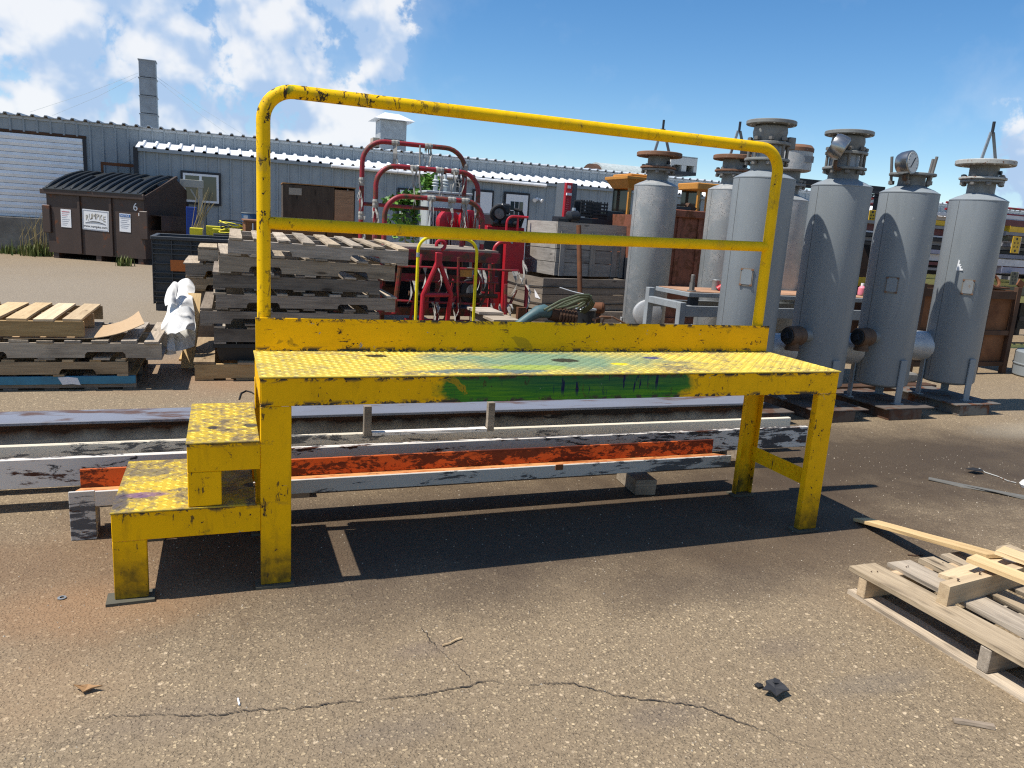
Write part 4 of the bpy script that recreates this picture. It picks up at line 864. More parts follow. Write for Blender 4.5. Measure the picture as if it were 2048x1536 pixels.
def gauge(parent, at, face, r=0.1, name='pressure_gauge', stem_to=None):
    f = Vector(face).normalized(); c = Vector(at)
    g_ = MB().lathe([(r * 0.82, -0.10), (r * 0.95, -0.07), (r, -0.02), (r, 0.015), (r * 0.93, 0.022)], 28, c, f).build(name, M_CHROME, parent, smooth=True)
    MB().lathe([(r * 0.86, 0.0225), (r * 0.86, 0.0245)], 28, c, f).build('dial', M_DIAL, g_)
    sx = Vector((0, 0, 1)).cross(f).normalized(); sy = f.cross(sx)
    MB().bar(c + f * 0.027 - (sx * 0.5 + sy * 0.6).normalized() * r * 0.62, c + f * 0.027 + (sx * 0.5 + sy * 0.6).normalized() * r * 0.5, 0.008, 0.003, f).build('needle', M_BLACK, g_)
    mb = MB()
    for k in range(11):
        a = R(-130 + k * 26); d = sx * math.sin(a) + sy * math.cos(a); mb.bar(c + f * 0.0255 + d * r * 0.66, c + f * 0.0255 + d * r * 0.78, 0.005, 0.0012, f)
    o = mb.build('dial_marks', M_BLACK, g_); o['kind'] = 'stuff'
    if stem_to is not None:
        s = Vector(stem_to); b_ = c - f * 0.04 - Vector((0, 0, r)); e = Vector((b_.x, b_.y, s.z))
        MB().tube([b_, b_.lerp(e, 0.75)] + [e.lerp(b_, 0.25).lerp(e.lerp(s, 0.15), t_) for t_ in (0.33, 0.66, 1)] + [s], 0.017, 8).build('gauge_pipe', M_BRONZE, g_, smooth=True)
    return g_
def vessel(label, x, y, mat, r=0.255, shoulder=2.07, rz=0.0, lean=(0, 0), bottom=0.275, seam=180):
    t = thing('pressure_vessel', label, 'pressure vessel', (x, y, 0), rz, GT); t.rotation_euler = (lean[0], lean[1], rz)
    b = bottom
    MB().lathe([(0.05, b - 0.034), (r * 0.7, b - 0.024), (r * 0.95, b - 0.004), (r * 0.985, b + 0.006), (r, b + 0.012), (r, shoulder - 0.012)], 56, cap=False).build('shell', mat, t, smooth=True)
    MB().lathe([(r + 0.0025, shoulder - 0.012), (r + 0.0025, shoulder - 0.004), (r * 0.975, shoulder + 0.001), (r * 0.8, shoulder + 0.026), (r * 0.58, shoulder + 0.048), (0.12, shoulder + 0.064)], 56).build('head', mat, t, smooth=True, sharp=28)
    mb = MB(); a = R(seam)
    mb.bar((math.cos(a) * (r + 0.0005), math.sin(a) * (r + 0.0005), b + 0.04), (math.cos(a) * (r + 0.0005), math.sin(a) * (r + 0.0005), shoulder - 0.02), 0.0035, 0.002, (math.cos(a), math.sin(a), 0))
    mb.build('weld_seam', flat('weld_dark', (0.09, 0.09, 0.09), 0.6), t)
    for k, an in enumerate((-92, 160, 38)):
        a = R(an); px, py = math.cos(a) * (r + 0.012), math.sin(a) * (r + 0.012)
        MB().box((px, py, 0.325), (0.016, 0.075, 0.42), Matrix.Rotation(a, 3, 'Z')).build('leg', mat, t, bevel=0.003)
        MB().box((px, py, 0.117), (0.06, 0.1, 0.008), Matrix.Rotation(a, 3, 'Z')).build('foot', mat, t)
    return t
def base(t, mat_p, mat_b):
    MB().b2((-0.30, -0.42, 0.10), (0.30, 0.40, 0.112)).build('base_plate', mat_p, t, bevel=0.002)
    MB().b2((-0.255, -0.42, 0.0), (0.15, 0.34, 0.099)).build('base_box', mat_b, t, bevel=0.004)
def plate_on(t, z, a, r=0.255, w=0.105, h=0.15, mat=None):
    a = R(a); rad = Vector((math.cos(a), math.sin(a), 0)); M3 = Matrix.Rotation(a, 3, 'Z')
    o = MB().box(rad * (r + 0.004) + Vector((0, 0, z)), (0.006, w, h), M3).build('name_plate', M_PLF, t)
    MB().box(rad * (r + 0.008) + Vector((0, 0, z + 0.002)), (0.005, w * 0.82, h * 0.84), M3).build('plate_face', mat or M_TAGP, o)
    for sy in (-1, 1):
        for sz in (-1, 1): MB().box(rad * (r + 0.009) + Matrix.Rotation(a, 3, 'Z') @ Vector((0, sy * w * 0.42, 0)) + Vector((0, 0, z + sz * h * 0.43)), (0.006, 0.02, 0.014), M3).build('rivet', M_FLGR, o)
def nozzle(t, z, ln, r=0.15, ang=180, off=0.0, mat=None):
    a = R(ang); d = Vector((math.cos(a), math.sin(a), 0)); s = Vector((0, off, z))
    return MB().lathe([(r * 0.9, 0.12), (r, 0.14), (r, 0.235 + ln - 0.03), (r * 0.96, 0.235 + ln - 0.008), (r * 0.86, 0.235 + ln)], 28, s, d).build('outlet_pipe', mat or M_NOZ, t, smooth=True)
def valve(t, z, ang=188, off=-0.06, r=0.088, reach=0.30):
    a = R(ang); d = Vector((math.cos(a), math.sin(a), 0)); s = d * 0.22 + Vector((0, off, z))
    v = MB().lathe([(r * 0.7, 0.08), (r * 0.92, 0.10), (r, 0.125), (r, 0.165), (r * 0.93, 0.172), (r * 0.93, 0.2), (r, 0.205), (r, 0.245), (r * 0.9, 0.262)], 24, s, d).build('check_valve', M_BRONZE, t, smooth=True)
    MB().lathe([(r * 0.62, 0), (r * 0.62, 0.08)], 18, s, d).build('valve_neck', M_FLG, v, smooth=True)
    e = s + d * 0.263
    MB().lathe([(r * 0.80, 0), (r * 0.80, 0.014)], 22, e, d).build('valve_cap', M_BLACK, v)
    MB().box(e + d * 0.026, (0.022, 0.055, 0.055), Matrix.Rotation(a, 3, 'Z') @ Matrix.Rotation(R(25), 3, 'X')).build('valve_nut', M_TRIMD, v)
    MB().lathe([(r * 0.66, 0), (r * 0.66, r * 1.2), (r * 0.75, r * 1.2), (r * 0.75, r * 1.45)], 18, s + d * 0.19, (0, 0, -1)).build('valve_outlet', M_BRONZE, v, smooth=True)
    return v
def flange_and_bars(t, sh, fmat, r=0.262, dz=0.0):
    MB().lathe([(0.122, sh + 0.06), (0.122, sh + 0.165)], 28).build('neck', M_FLG, t, smooth=True)
    ring(t, M_FLG, 0.19, sh + 0.166, sh + 0.19); ring(t, fmat, 0.208, sh + 0.193, sh + 0.214)
    bolts(t, 0.172, sh + 0.135, sh + 0.24, 8)
    MB().lathe([(0.128, sh + 0.215), (0.128, sh + 0.325)], 28).build('neck', M_FLG, t, smooth=True)
    MB().lathe([(0.02, 0), (0.02, 0.02)], 8, (0.05, -0.125, sh + 0.26), (0.3, -1, 0)).build('plug', M_TRIMD, t)
    holed(ring(t, fmat, r, sh + 0.326, sh + 0.372, bev=0.006), r * 0.84, sh + 0.35)
    ap = Vector((0.0, 0, sh + 0.64))
    for s in (-1, 1): MB().bar((s * 0.10 + 0.03, 0, sh + 0.372), ap + Vector((s * 0.015 + 0.01, 0, 0)), 0.03, 0.012, (0, 1, 0)).build('lifting_bar', M_GALV if s < 0 else M_FLG, t)
    MB().lathe([(0.014, sh + 0.63), (0.014, sh + 0.74)], 8, (0.012, 0, 0)).build('eye_bolt', M_TRIMD, t)
def spool_top(t, sh, gdir=None):
    MB().lathe([(0.13, sh + 0.05), (0.128, sh + 0.14)], 28).build('neck', M_FLG, t, smooth=True)
    ring(t, M_FLG, 0.185, sh + 0.141, sh + 0.163)
    MB().lathe([(0.125, sh + 0.164), (0.12, sh + 0.27)], 28).build('sight_spool', M_DUCT, t, smooth=True)
    ring(t, M_FLG, 0.178, sh + 0.271, sh + 0.295); bolts(t, 0.155, sh + 0.105, sh + 0.335, 8, 0.013)
    MB().lathe([(0.118, sh + 0.296), (0.135, sh + 0.34), (0.142, sh + 0.38), (0.135, sh + 0.42), (0.115, sh + 0.435)], 28).build('reducer', M_FLG, t, smooth=True)
    holed(ring(t, M_FLG, 0.205, sh + 0.436, sh + 0.468), 0.174, sh + 0.45)
v1 = vessel('grey pressure vessel with white scrape and lifting bracket on a pale flange, rightmost of all', 6.815, 2.5, T_GREY, lean=(0, 0))
base(v1, paint('base_plate_grey', (0.13, 0.12, 0.105), 0.75, grime=0.5, rust=0.3), paint('base_box_grey', (0.16, 0.15, 0.13), 0.8, chips=0.4, grime=0.4, rust=0.3))
flange_and_bars(v1, 2.07, M_FLGW); plate_on(v1, 1.235, -132); nozzle(v1, 0.60, 0.22, ang=148)
vs = [(0, 0), (0.055, 0.005), (0.05, 0.02), (0.035, 0.022), (0.04, 0.04), (0.026, 0.042), (0.03, 0.058), (0.016, 0.06), (0.018, 0.085), (0.006, 0.098)]
a = R(-160); rad = Vector((math.cos(a), math.sin(a), 0)); tg = Vector((-math.sin(a), math.cos(a), 0))
MB().prism(vs, 0.2555, 0.2585, lambda p, q, t_: tuple(rad * t_ + tg * p * 1.1 + Vector((0, 0, 1.385 + q * 1.1)))).build('paint_scrape', M_WHITE, v1)
v2 = vessel('grey pressure vessel with upright dial gauge and bare studs on its neck flange', 5.853, 2.45, T_GREY)
base(v2, M_BASE, M_BASEB); sh = 2.075
MB().lathe([(0.118, sh + 0.06), (0.112, sh + 0.145)], 28).build('neck', M_FLG, v2, smooth=True); ring(v2, M_FLG, 0.2, sh + 0.146, sh + 0.168)
for k in range(5):
    an = R(-150 + 72 * k); x, y = 0.168 * math.cos(an), 0.168 * math.sin(an)
    mb = MB(); tip = Vector((x * 1.12 + random.uniform(-0.02, 0.02), y * 1.12, sh + 0.315)); mb.tube([(x, y, sh + 0.06), tip], 0.013, 8); mb.lathe([(0.027, sh + 0.065), (0.027, sh + 0.098)], 6, (x, y, 0)); mb.build('stud_bolt', M_BOLT, v2)
gauge(v2, (-0.20, -0.14, sh + 0.245), (0.25, -1, 0.1), 0.105, stem_to=(-0.10, -0.05, sh + 0.10)); plate_on(v2, 1.225, -142, mat=T_GREY); nozzle(v2, 0.575, 0.2, ang=150); valve(v2, 0.73)
v3 = vessel('grey pressure vessel with bolted spool and a gauge tilted off its neck', 5.043, 2.45, T_GREY)
base(v3, M_BASE, M_BASEB); spool_top(v3, 2.065); gauge(v3, (-0.205, -0.16, 2.36), (0.75, -0.6, -0.45), 0.108, stem_to=(-0.14, -0.10, 2.20)); nozzle(v3, 0.565, 0.2, ang=152); valve(v3, 0.735, 186, -0.08)
v4 = vessel('grey pressure vessel with bolted spool, standing right behind the right handrail post', 4.2, 2.45, T_GREY)
base(v4, M_BASE, M_BASEB); spool_top(v4, 2.065); plate_on(v4, 1.24, -138, mat=T_GREY); valve(v4, 0.74, 190, -0.1)
MB().box((0.20, -0.02, 2.37), (0.07, 0.07, 0.1), None).build('bolt_lug', M_FLG, v4, bevel=0.006)
v5 = vessel('dull galvanised vessel with a wide rust-lidded cap, behind the handrail corner', 5.98, 4.28, T_GALV, shoulder=2.03)
MB().lathe([(0.12, 2.09), (0.12, 2.18)], 24).build('neck', M_FLG, v5, smooth=True); ring(v5, M_FLG, 0.19, 2.181, 2.21); bolts(v5, 0.165, 2.15, 2.25, 8)
MB().lathe([(0.115, 2.211), (0.115, 2.345)], 24).build('neck', M_FLG, v5, smooth=True)
MB().lathe([(0.19, 2.346), (0.222, 2.36), (0.222, 2.56)], 32).build('filter_cap', T_GALV, v5, smooth=True)
MB().lathe([(0.228, 2.561), (0.228, 2.60), (0.2, 2.632), (0.08, 2.645)], 32).build('rusty_lid', M_FLGR, v5, smooth=True)
MB().box((0.05, -0.223, 2.475), (0.13, 0.006, 0.07)).build('name_plate', M_TAGP, v5)
MB().bar((0.1, 0, 2.2), (1.3, -0.5, 2.17), 0.05, 0.03).build('side_arm', M_TRIMD, v5)
gauge(v5, (0.62, -0.42, 2.16), (0.35, -1, 0.1), 0.105)
v6 = vessel('galvanised vessel with flaky rust-and-white flange, half hidden behind a grey vessel', 5.27, 4.37, T_GALV, shoulder=2.09)
flange_and_bars(v6, 2.09, M_FLGR, 0.24); MB().lathe([(0.05, 0), (0.07, 0.01), (0.07, 0.16), (0.05, 0.18)], 12, (0.04, -0.14, 2.39)).build('black_actuator', M_BLACK, v6)
v7 = vessel('rough pitted galvanised vessel with rusty top flange, leftmost of all the vessels', 4.64, 4.95, T_GALV, shoulder=2.10)
flange_and_bars(v7, 2.10, M_FLGR, 0.262); nozzle(v7, 0.62, 0.05, 0.17, 250)
# steel table between the vessels
M_TBL = paint('table_grey_paint', (0.27, 0.29, 0.30), 0.5, chips=0.25, grime=0.3)
M_TBLT = paint('table_rust_top', (0.36, 0.20, 0.115), 0.85, chips=0.3, grime=0.3, var=0.25)
t = thing('steel_table', 'grey steel work table with a rusty top standing between the vessel rows', 'table', (4.10, 3.36, 0))
TL = 2.6
for x in (0, TL - 0.07):
    for y in (0, 0.62): MB().b2((x, y, 0), (x + 0.07, y + 0.07, 0.99 if y else 0.90)).build('leg', M_TBL, t, bevel=0.004)
MB().b2((0.071, 0.0, 0.76), (TL - 0.071, 0.07, 0.87)).build('rail', M_TBL, t, bevel=0.004); MB().b2((0.0, 0.071, 0.83), (0.07, 0.619, 0.90)).build('rail', M_TBL, t, bevel=0.004)
MB().b2((0.071, 0.62, 0.79), (TL - 0.071, 0.69, 0.86)).build('rail', M_TBL, t)
MB().b2((0.10, 0.02, 0.955), (TL, 0.66, 1.0)).build('table_top', M_TBL, t, bevel=0.004)
MB().b2((0.125, 0.04, 1.001), (TL - 0.02, 0.64, 1.008)).build('top_sheet', M_TBLT, t)
for x in (0.14, 0.9, 1.7): MB().b2((x, 0.05, 0.901 if x < 0.1 else 0.871), (x + 0.1, 0.1, 0.954)).build('spacer', M_TRIMD, t)
P = gy(1383, 583, 3.46)
t = thing('anchor_bolt', 'thick grey threaded stud standing upright near the front edge of the steel table', 'bolt', (P.x, 3.46, 1.009))
MB().lathe([(0.045, 0), (0.045, 0.01)], 14).build('washer', M_FLG, t); MB().lathe([(0.03, 0.011), (0.03, 0.085)], 6).build('nut', M_BOLT, t); MB().lathe([(0.021, 0.086), (0.021, 0.16), (0.018, 0.165)], 12).build('stud', M_BOLT, t)
P = gy(1432, 572, 3.72); t = thing('paint_can', 'dented grey tin can on the rusty steel table beside the red cup', 'can', (P.x, 3.72, 1.009))
MB().lathe([(0.045, 0), (0.045, 0.10), (0.047, 0.104), (0.043, 0.108)], 18).build('body', M_GALV, t, smooth=True); MB().lathe([(0.04, 0.104), (0.04, 0.106)], 18).build('lid', M_FLG, t)
P = gy(1444, 577, 3.62); t = thing('red_cup', 'red plastic cup tipped over beside the grey can on the steel table', 'cup', (P.x, 3.62, 1.05))
MB().lathe([(0.04, -0.05), (0.03, 0.06), (0.027, 0.06), (0.036, -0.048)], 16, (0, 0, 0), (0.5, -0.3, 0.5), cap=False).build('body', M_RED, t, smooth=True)
P = gy(1722, 590, 3.75); t = thing('plastic_bottle', 'small pink and white plastic bottle on the steel table between two grey vessels', 'bottle', (P.x, 3.75, 1.009))
MB().lathe([(0.04, 0), (0.042, 0.02), (0.042, 0.08), (0.018, 0.105)], 14).build('body', flat('pink_plastic', (0.75, 0.22, 0.28), 0.4), t, smooth=True); MB().lathe([(0.018, 0.106), (0.018, 0.135)], 10).build('cap', M_WHITE, t)
P = gy(1733, 590, 3.62); tag(MB().lathe([(0.045, 0), (0.045, 0.03), (0.026, 0.034), (0.026, 0.07)], 6, (P.x, 3.62, 1.009)).build('rusty_nut', M_RUST), 'rusty hexagonal fitting on the steel table right of the pink bottle', 'pipe fitting')
# ------------------------------------------------------------------ rubbish dumpster
M_BROWN = paint('dumpster_brown_paint', (0.052, 0.033, 0.026), 0.5, chips=0.15, grime=0.25, var=0.15, rust=0.12, nsc=8)
M_LID = flat('black_lid_plastic', (0.022, 0.026, 0.029), 0.38)
A, B = Vector((-4.213, 19.134, 0)), Vector((-1.913, 17.824, 0)); DL = (B - A).length
yaw = math.atan2(B.y - A.y, B.x - A.x)
dm = thing('dumpster', 'dark brown steel dumpster with ribbed black lids and white signs', 'dumpster', A, yaw)
DD = 1.9; z0 = 0.14
side = [(0, z0), (0, 1.60), (1.35, 2.16), (1.86, 1.86), (DD, 1.7), (DD, z0)]
for x in (0, DL - 0.03): MB().prism(side, x, x + 0.03, lambda p, q, t_: (t_, p, q)).build('side_wall', M_BROWN, dm)
MB().b2((0.031, 0, z0), (DL - 0.031, 0.03, 1.60)).build('front_wall', M_BROWN, dm); MB().b2((0.031, DD - 0.03, z0), (DL - 0.031, DD, 1.7)).build('back_wall', M_BROWN, dm)
MB().b2((0.031, 0.031, z0), (DL - 0.031, DD - 0.031, z0 + 0.03)).build('floor', M_BROWN, dm)
MB().b2((-0.12, -0.075, 1.565), (DL + 0.05, 0.0, 1.69)).build('front_lip', M_BROWN, dm, bevel=0.01)
MB().bar((DL + 0.02, 0.0, 1.63), (DL + 0.02, 1.36, 2.19), 0.06, 0.07).build('side_lip', M_BROWN, dm)
for x in (0.90, 1.76): MB().b2((x - 0.035, -0.04, z0 + 0.02), (x + 0.035, -0.001, 1.562)).build('stiffener', M_BROWN, dm, bevel=0.006)
for x in (0.1, 1.28, DL - 0.22): MB().b2((x, 0.02, 0.0), (x + 0.14, DD - 0.1, z0 - 0.002)).build('skid', M_BROWN, dm)
sl_ = math.atan2(0.50, 1.36)
for k in range(2):
    xa = -0.02 + k * (DL / 2 + 0.02); xb = xa + DL / 2 - 0.01
    N = 8; vs = []; fs = []
    for i in range(N + 1):
        s = i / N; y = -0.09 + 1.5 * s; z = 1.70 + 0.50 * s + 0.07 * math.sin(math.pi * s)
        vs += [(xa, y, z), (xb, y, z), (xb, y, z - 0.02), (xa, y, z - 0.02)]
    for i in range(N):
        for j in range(4): fs.append((i * 4 + j, i * 4 + (j + 1) % 4, i * 4 + 4 + (j + 1) % 4, i * 4 + 4 + j))
    fs += [(0, 1, 2, 3), (N * 4 + 3, N * 4 + 2, N * 4 + 1, N * 4)]
    ld = MB().add(vs, fs).build('lid', M_LID, dm, smooth=True)
    for j in range(6):
        x = xa + 0.1 + (xb - xa - 0.2) * j / 5; pts = []; s1 = 1.0 if j not in (3,) else 0.62
        for i in range(9):
            s = 0.02 + (s1 - 0.04) * i / 8; pts.append((x, -0.09 + 1.5 * s, 1.70 + 0.50 * s + 0.07 * math.sin(math.pi * s) + (0.02 if 0 < i < 8 else -0.005)))
        MB().tube(pts, [0.03] + [0.052] * 7 + [0.03], 8).build('lid_rib', M_LID, ld, smooth=True)
# fork pockets
for sgn, x in ((-1, 0.0), (1, DL)):
    P = MB(); xo = x + sgn * 0.30; a_, b_ = sorted((x + sgn * 0.003, xo))
    P.b2((a_, 0.25, 1.20), (b_, 1.5, 1.22)); P.b2((a_, 0.25, 0.84), (b_, 1.5, 0.86)); P.b2(*[(xo - sgn * 0.02, 0.25, 0.862), (xo, 1.5, 1.198)])
    P.build('fork_pocket', M_BROWN, dm)
    MB().b2((x - 0.11, -0.05, 0.62), (x + 0.11, -0.002, 1.30)).build('pocket_plate', M_BROWN, dm, bevel=0.015)
def sign(name, x, z, w, h, tilt=0.0):
    return MB().box((0, 0, 0), (w, 0.006, h)).build(name, M_WHITE, dm, (x, -0.0065, z), (0, tilt, 0))
M_INK = flat('black_ink', (0.02, 0.02, 0.02), 0.6); M_BLUEI = flat('blue_ink', (0.02, 0.12, 0.34), 0.5); M_REDI = flat('faded_red_ink', (0.45, 0.16, 0.18), 0.6); M_GREYI = flat('grey_ink', (0.30, 0.33, 0.38), 0.6); M_CREAM = flat('cream_ink', (0.55, 0.52, 0.44), 0.6)
s = sign('sign', 1.33, 1.0, 0.72, 0.50, R(2))
for z in (-0.225, 0.225): MB().b2((-0.335, -0.0075, z - 0.006), (0.335, -0.004, z + 0.006)).build('border', M_GREYI, s)
for x in (-0.335, 0.335): MB().b2((x - 0.005, -0.0075, -0.218), (x + 0.005, -0.004, 0.218)).build('border', M_GREYI, s)
for k, ch in enumerate('RUMPKE'):
    x = -0.235 + k * 0.094; zc = 0.085 - 0.045 * ((k - 2.5) / 2.5) ** 2 + 0.01; rr = -(k - 2.5) * 0.045
    text('letter', ch, 0.20, M_INK, (x + 0.008, -0.0045, zc - 0.008), (R(90), 0, 0), s, 0.0008, sx=0.72); text('letter', ch, 0.185, M_CREAM, (x, -0.0065, zc), (R(90), 0, 0), s, 0.0008, sx=0.72)
MB().tube([(-0.28 + 0.56 * i / 10, -0.005, -0.035 - 0.05 * ((i - 5) / 5) ** 2) for i in range(11)], [0.004 + 0.008 * math.sin(math.pi * i / 10) for i in range(11)], 5).build('swoosh', M_INK, s)
text('web_address', 'www.rumpke.com', 0.088, M_INK, (-0.01, -0.005, -0.155), (R(90), 0, 0), s, 0.0008)
s = sign('notice_sign', 2.13, 0.99, 0.30, 0.44, R(1.5)); MB().b2((-0.14, -0.008, 0.14), (0.14, -0.004, 0.205)).build('notice_band', M_BLUEI, s); text('notice_text', 'NOTICE', 0.065, M_WHITE, (0, -0.0095, 0.172), (R(90), 0, 0), s, 0.0006)
for i in range(6): MB().b2((-0.12 + 0.02 * (i % 2), -0.006, 0.10 - i * 0.045), (0.12 - 0.03 * ((i * 7) % 3), -0.004, 0.11 - i * 0.045)).build('text_line', M_GREYI, s)
s = sign('notice_sign', 0.52, 1.0, 0.28, 0.44, R(1))
for i in range(8): MB().b2((-0.11, -0.006, 0.15 - i * 0.045), (0.10 - 0.03 * ((i * 5) % 4), -0.004, (0.172 if i == 0 else 0.158) - i * 0.045)).build('text_line', M_REDI if i < 3 else M_GREYI, s)
text('number', '6', 0.27, M_WHITE, (2.42, -0.006, 1.38), (R(90), 0, 0), dm, 0.001)
MB().b2((2.50, -0.012, 1.18), (2.60, -0.004, 1.25)).build('sticker', M_WHITE, dm)
# things round the dumpster
pa, pb = gy(202, 326, 20.2), gy(330, 332, 20.2)
t = thing('rusty_bar_frame', 'rusty U-shaped bar frame sticking up behind the dumpster lids', 'frame', (0, 20.15, 0))
MB().b2((pa.x, -0.03, pa.z - 0.05), (pb.x, 0.03, pa.z + 0.03)).build('top_bar', M_RUST, t); 
for x in (pa.x, pb.x - 0.06): MB().b2((x, -0.025, 0.0), (x + 0.06, 0.025, pa.z - 0.052)).build('post', M_RUST, t)
FY = 19.40; q0, q1 = gy(360, 358, FY), gy(405, 372, FY)
M_TAN = flat('tan_grey_paint', (0.36, 0.355, 0.31), 0.6)
t = thing('pale_frame', 'pale tan steel post with side arm behind the dumpster, in front of the window', 'frame', (0, FY, 0))
MB().b2((q0.x, -0.06, q1.z - 0.06), (q1.x + 0.03, 0.03, q0.z)).build('top_beam', M_TAN, t, bevel=0.005); MB().b2((q1.x - 0.11, -0.05, 0), (q1.x, 0.02, q1.z - 0.062)).build('post', M_TAN, t, bevel=0.004); MB().bar((q1.x - 0.11, -0.02, q1.z - 0.42), (q0.x + 0.25, -0.02, q1.z - 0.1), 0.03, 0.04).build('stay', M_TAN, t)
p = gy(384, 462, 18.2); p2 = gy(384, 414, 18.2)
tag(MB().b2((p.x - 0.13, 18.2, 0), (p.x + 0.12, 18.3, p2.z)).build('blue_panel', flat('deep_blue_paint', (0.01, 0.045, 0.26), 0.4), bevel=0.01), 'deep blue panel standing at the right end of the dumpster', 'panel')
# ------------------------------------------------------------------ middle ground
# ribbed bulk container
zt_ = 1.16
cx0, cy0 = -1.08, 9.0
BX, BY = 1.55, 1.2
M_BIN = flat('dark_grey_bin_plastic', (0.045, 0.05, 0.055), 0.5)
t = thing('bulk_container', 'dark grey ribbed plastic bulk container with an orange label behind the tall pallet stack', 'bulk bin', (cx0, cy0, 0))
top_z = None
for z in [i * 0.01 for i in range(60, 200)]:
    d = Vector((cx0, cy0, z)) - CAMP; y = 768 - FPX * d.dot(_U) / d.dot(_F)
    if y < 476: top_z = z; break
zt_ = top_z or 1.2
MB().b2((0.04, 0.04, 0.1), (BX - 0.04, 0.07, zt_ - 0.02)).build('wall', M_BIN, t); MB().b2((0.04, 0.071, 0.1), (0.07, BY - 0.041, zt_ - 0.02)).build('wall', M_BIN, t)
MB().b2((BX - 0.07, 0.071, 0.1), (BX - 0.04, BY - 0.041, zt_ - 0.02)).build('wall', M_BIN, t); MB().b2((0.04, BY - 0.04, 0.1), (BX - 0.04, BY - 0.01, zt_ - 0.02)).build('wall', M_BIN, t)
for i in range(13):
    z = 0.14 + (zt_ - 0.22) * i / 12
    if i not in (3, 7, 9): MB().b2((0.0, 0.0, z - 0.008), (BX, 0.039, z + 0.008)).build('rib', M_BIN, t)
    MB().b2((0.0, 0.041, z - 0.008), (0.039, BY, z + 0.008)).build('rib', M_BIN, t)
for i in range(7):
    x = 0.0 + (BX - 0.012) * i / 6; MB().b2((x, -0.003, 0.1), (x + 0.012, 0.036, zt_ - 0.03)).build('rib', M_BIN, t)
for i in range(5):
    y = 0.05 + (BY - 0.06) * i / 4; MB().b2((-0.003, y, 0.1), (0.036, y + 0.012, zt_ - 0.03)).build('rib', M_BIN, t)
mb = MB(); mb.b2((-0.015, -0.015, zt_ - 0.019), (BX + 0.015, 0.05, zt_ + 0.03)); mb.b2((-0.015, BY - 0.05, zt_ - 0.019), (BX + 0.015, BY + 0.015, zt_ + 0.03)); mb.b2((-0.015, 0.051, zt_ - 0.019), (0.05, BY - 0.051, zt_ + 0.03)); mb.b2((BX - 0.05, 0.051, zt_ - 0.019), (BX + 0.015, BY - 0.051, zt_ + 0.03)); mb.build('rim', M_BIN, t, bevel=0.006)
MB().b2((0.03, 0.02, 0), (BX - 0.03, BY - 0.02, 0.099)).build('foot_frame', M_BIN, t)
lx = gy(341, 530, cy0).x - cx0; lz = gy(341, 528, cy0).z
MB().b2((lx, -0.010, lz - 0.10), (lx + 0.30, -0.004, lz + 0.06)).build('orange_label', flat('orange_label', (0.44, 0.13, 0.025), 0.6), t)
# white tarpaulin heap
M_TARP = NB('white_tarpaulin'); f_ = M_TARP.noise(5, 5, 0.6); M_TARP = M_TARP.set(M_TARP.mix(M_TARP.step(f_, 0.4, 0.75), (0.78, 0.77, 0.74), (0.55, 0.53, 0.48)), 0.75, 0, 0.3)
def cloth(name, parent, c, w, d, h, seed, fold=0.10, nx=54, ny=54, lean=(0, 0)):
    """a crumpled sheet: a dome of random folds with sagging edges"""
    vs = []; fs = []
    for i in range(nx + 1):
        for j in range(ny + 1):
            u, v = i / nx * 2 - 1, j / ny * 2 - 1; s = Vector((u * 1.6 + seed, v * 1.6 - seed, seed * 0.7))
            r = max(abs(u), abs(v)); z = h * (1 - r ** 2.2)
            k = mnoise.noise(s) * fold + abs(mnoise.noise(s * 2.3)) * fold * 0.9 + mnoise.noise(s * 5.1) * fold * 0.25
            x = c[0] + u * w / 2 * (0.62 + 0.38 * r) + mnoise.noise(s + Vector((9, 0, 0))) * fold * 1.3 + lean[0] * z
            y = c[1] + v * d / 2 * (0.62 + 0.38 * r) + mnoise.noise(s + Vector((0, 9, 0))) * fold * 1.3 + lean[1] * z
            vs.append((x, y, max(c[2] + 0.003, c[2] + z + k * (0.35 + 0.65 * (1 - r)) + 0.03 * abs(mnoise.noise(s * 4)) + 0.035 * (1 - abs(mnoise.noise(s * 3.1 + Vector((0, 0, 4))))) ** 6)))
    for i in range(nx):
        for j in range(ny): a = i * (ny + 1) + j; fs.append((a, a + ny + 1, a + ny + 2, a + 1))
    return MB().add(vs, fs).build(name, M_TARP, parent, smooth=True, sharp=85)
tp = gy(357, 690, 4.75)
t = thing('tarpaulin', 'crumpled white tarpaulin heaped between the low left stack and the tall pallet stack', 'tarpaulin', (0, 0, 0))
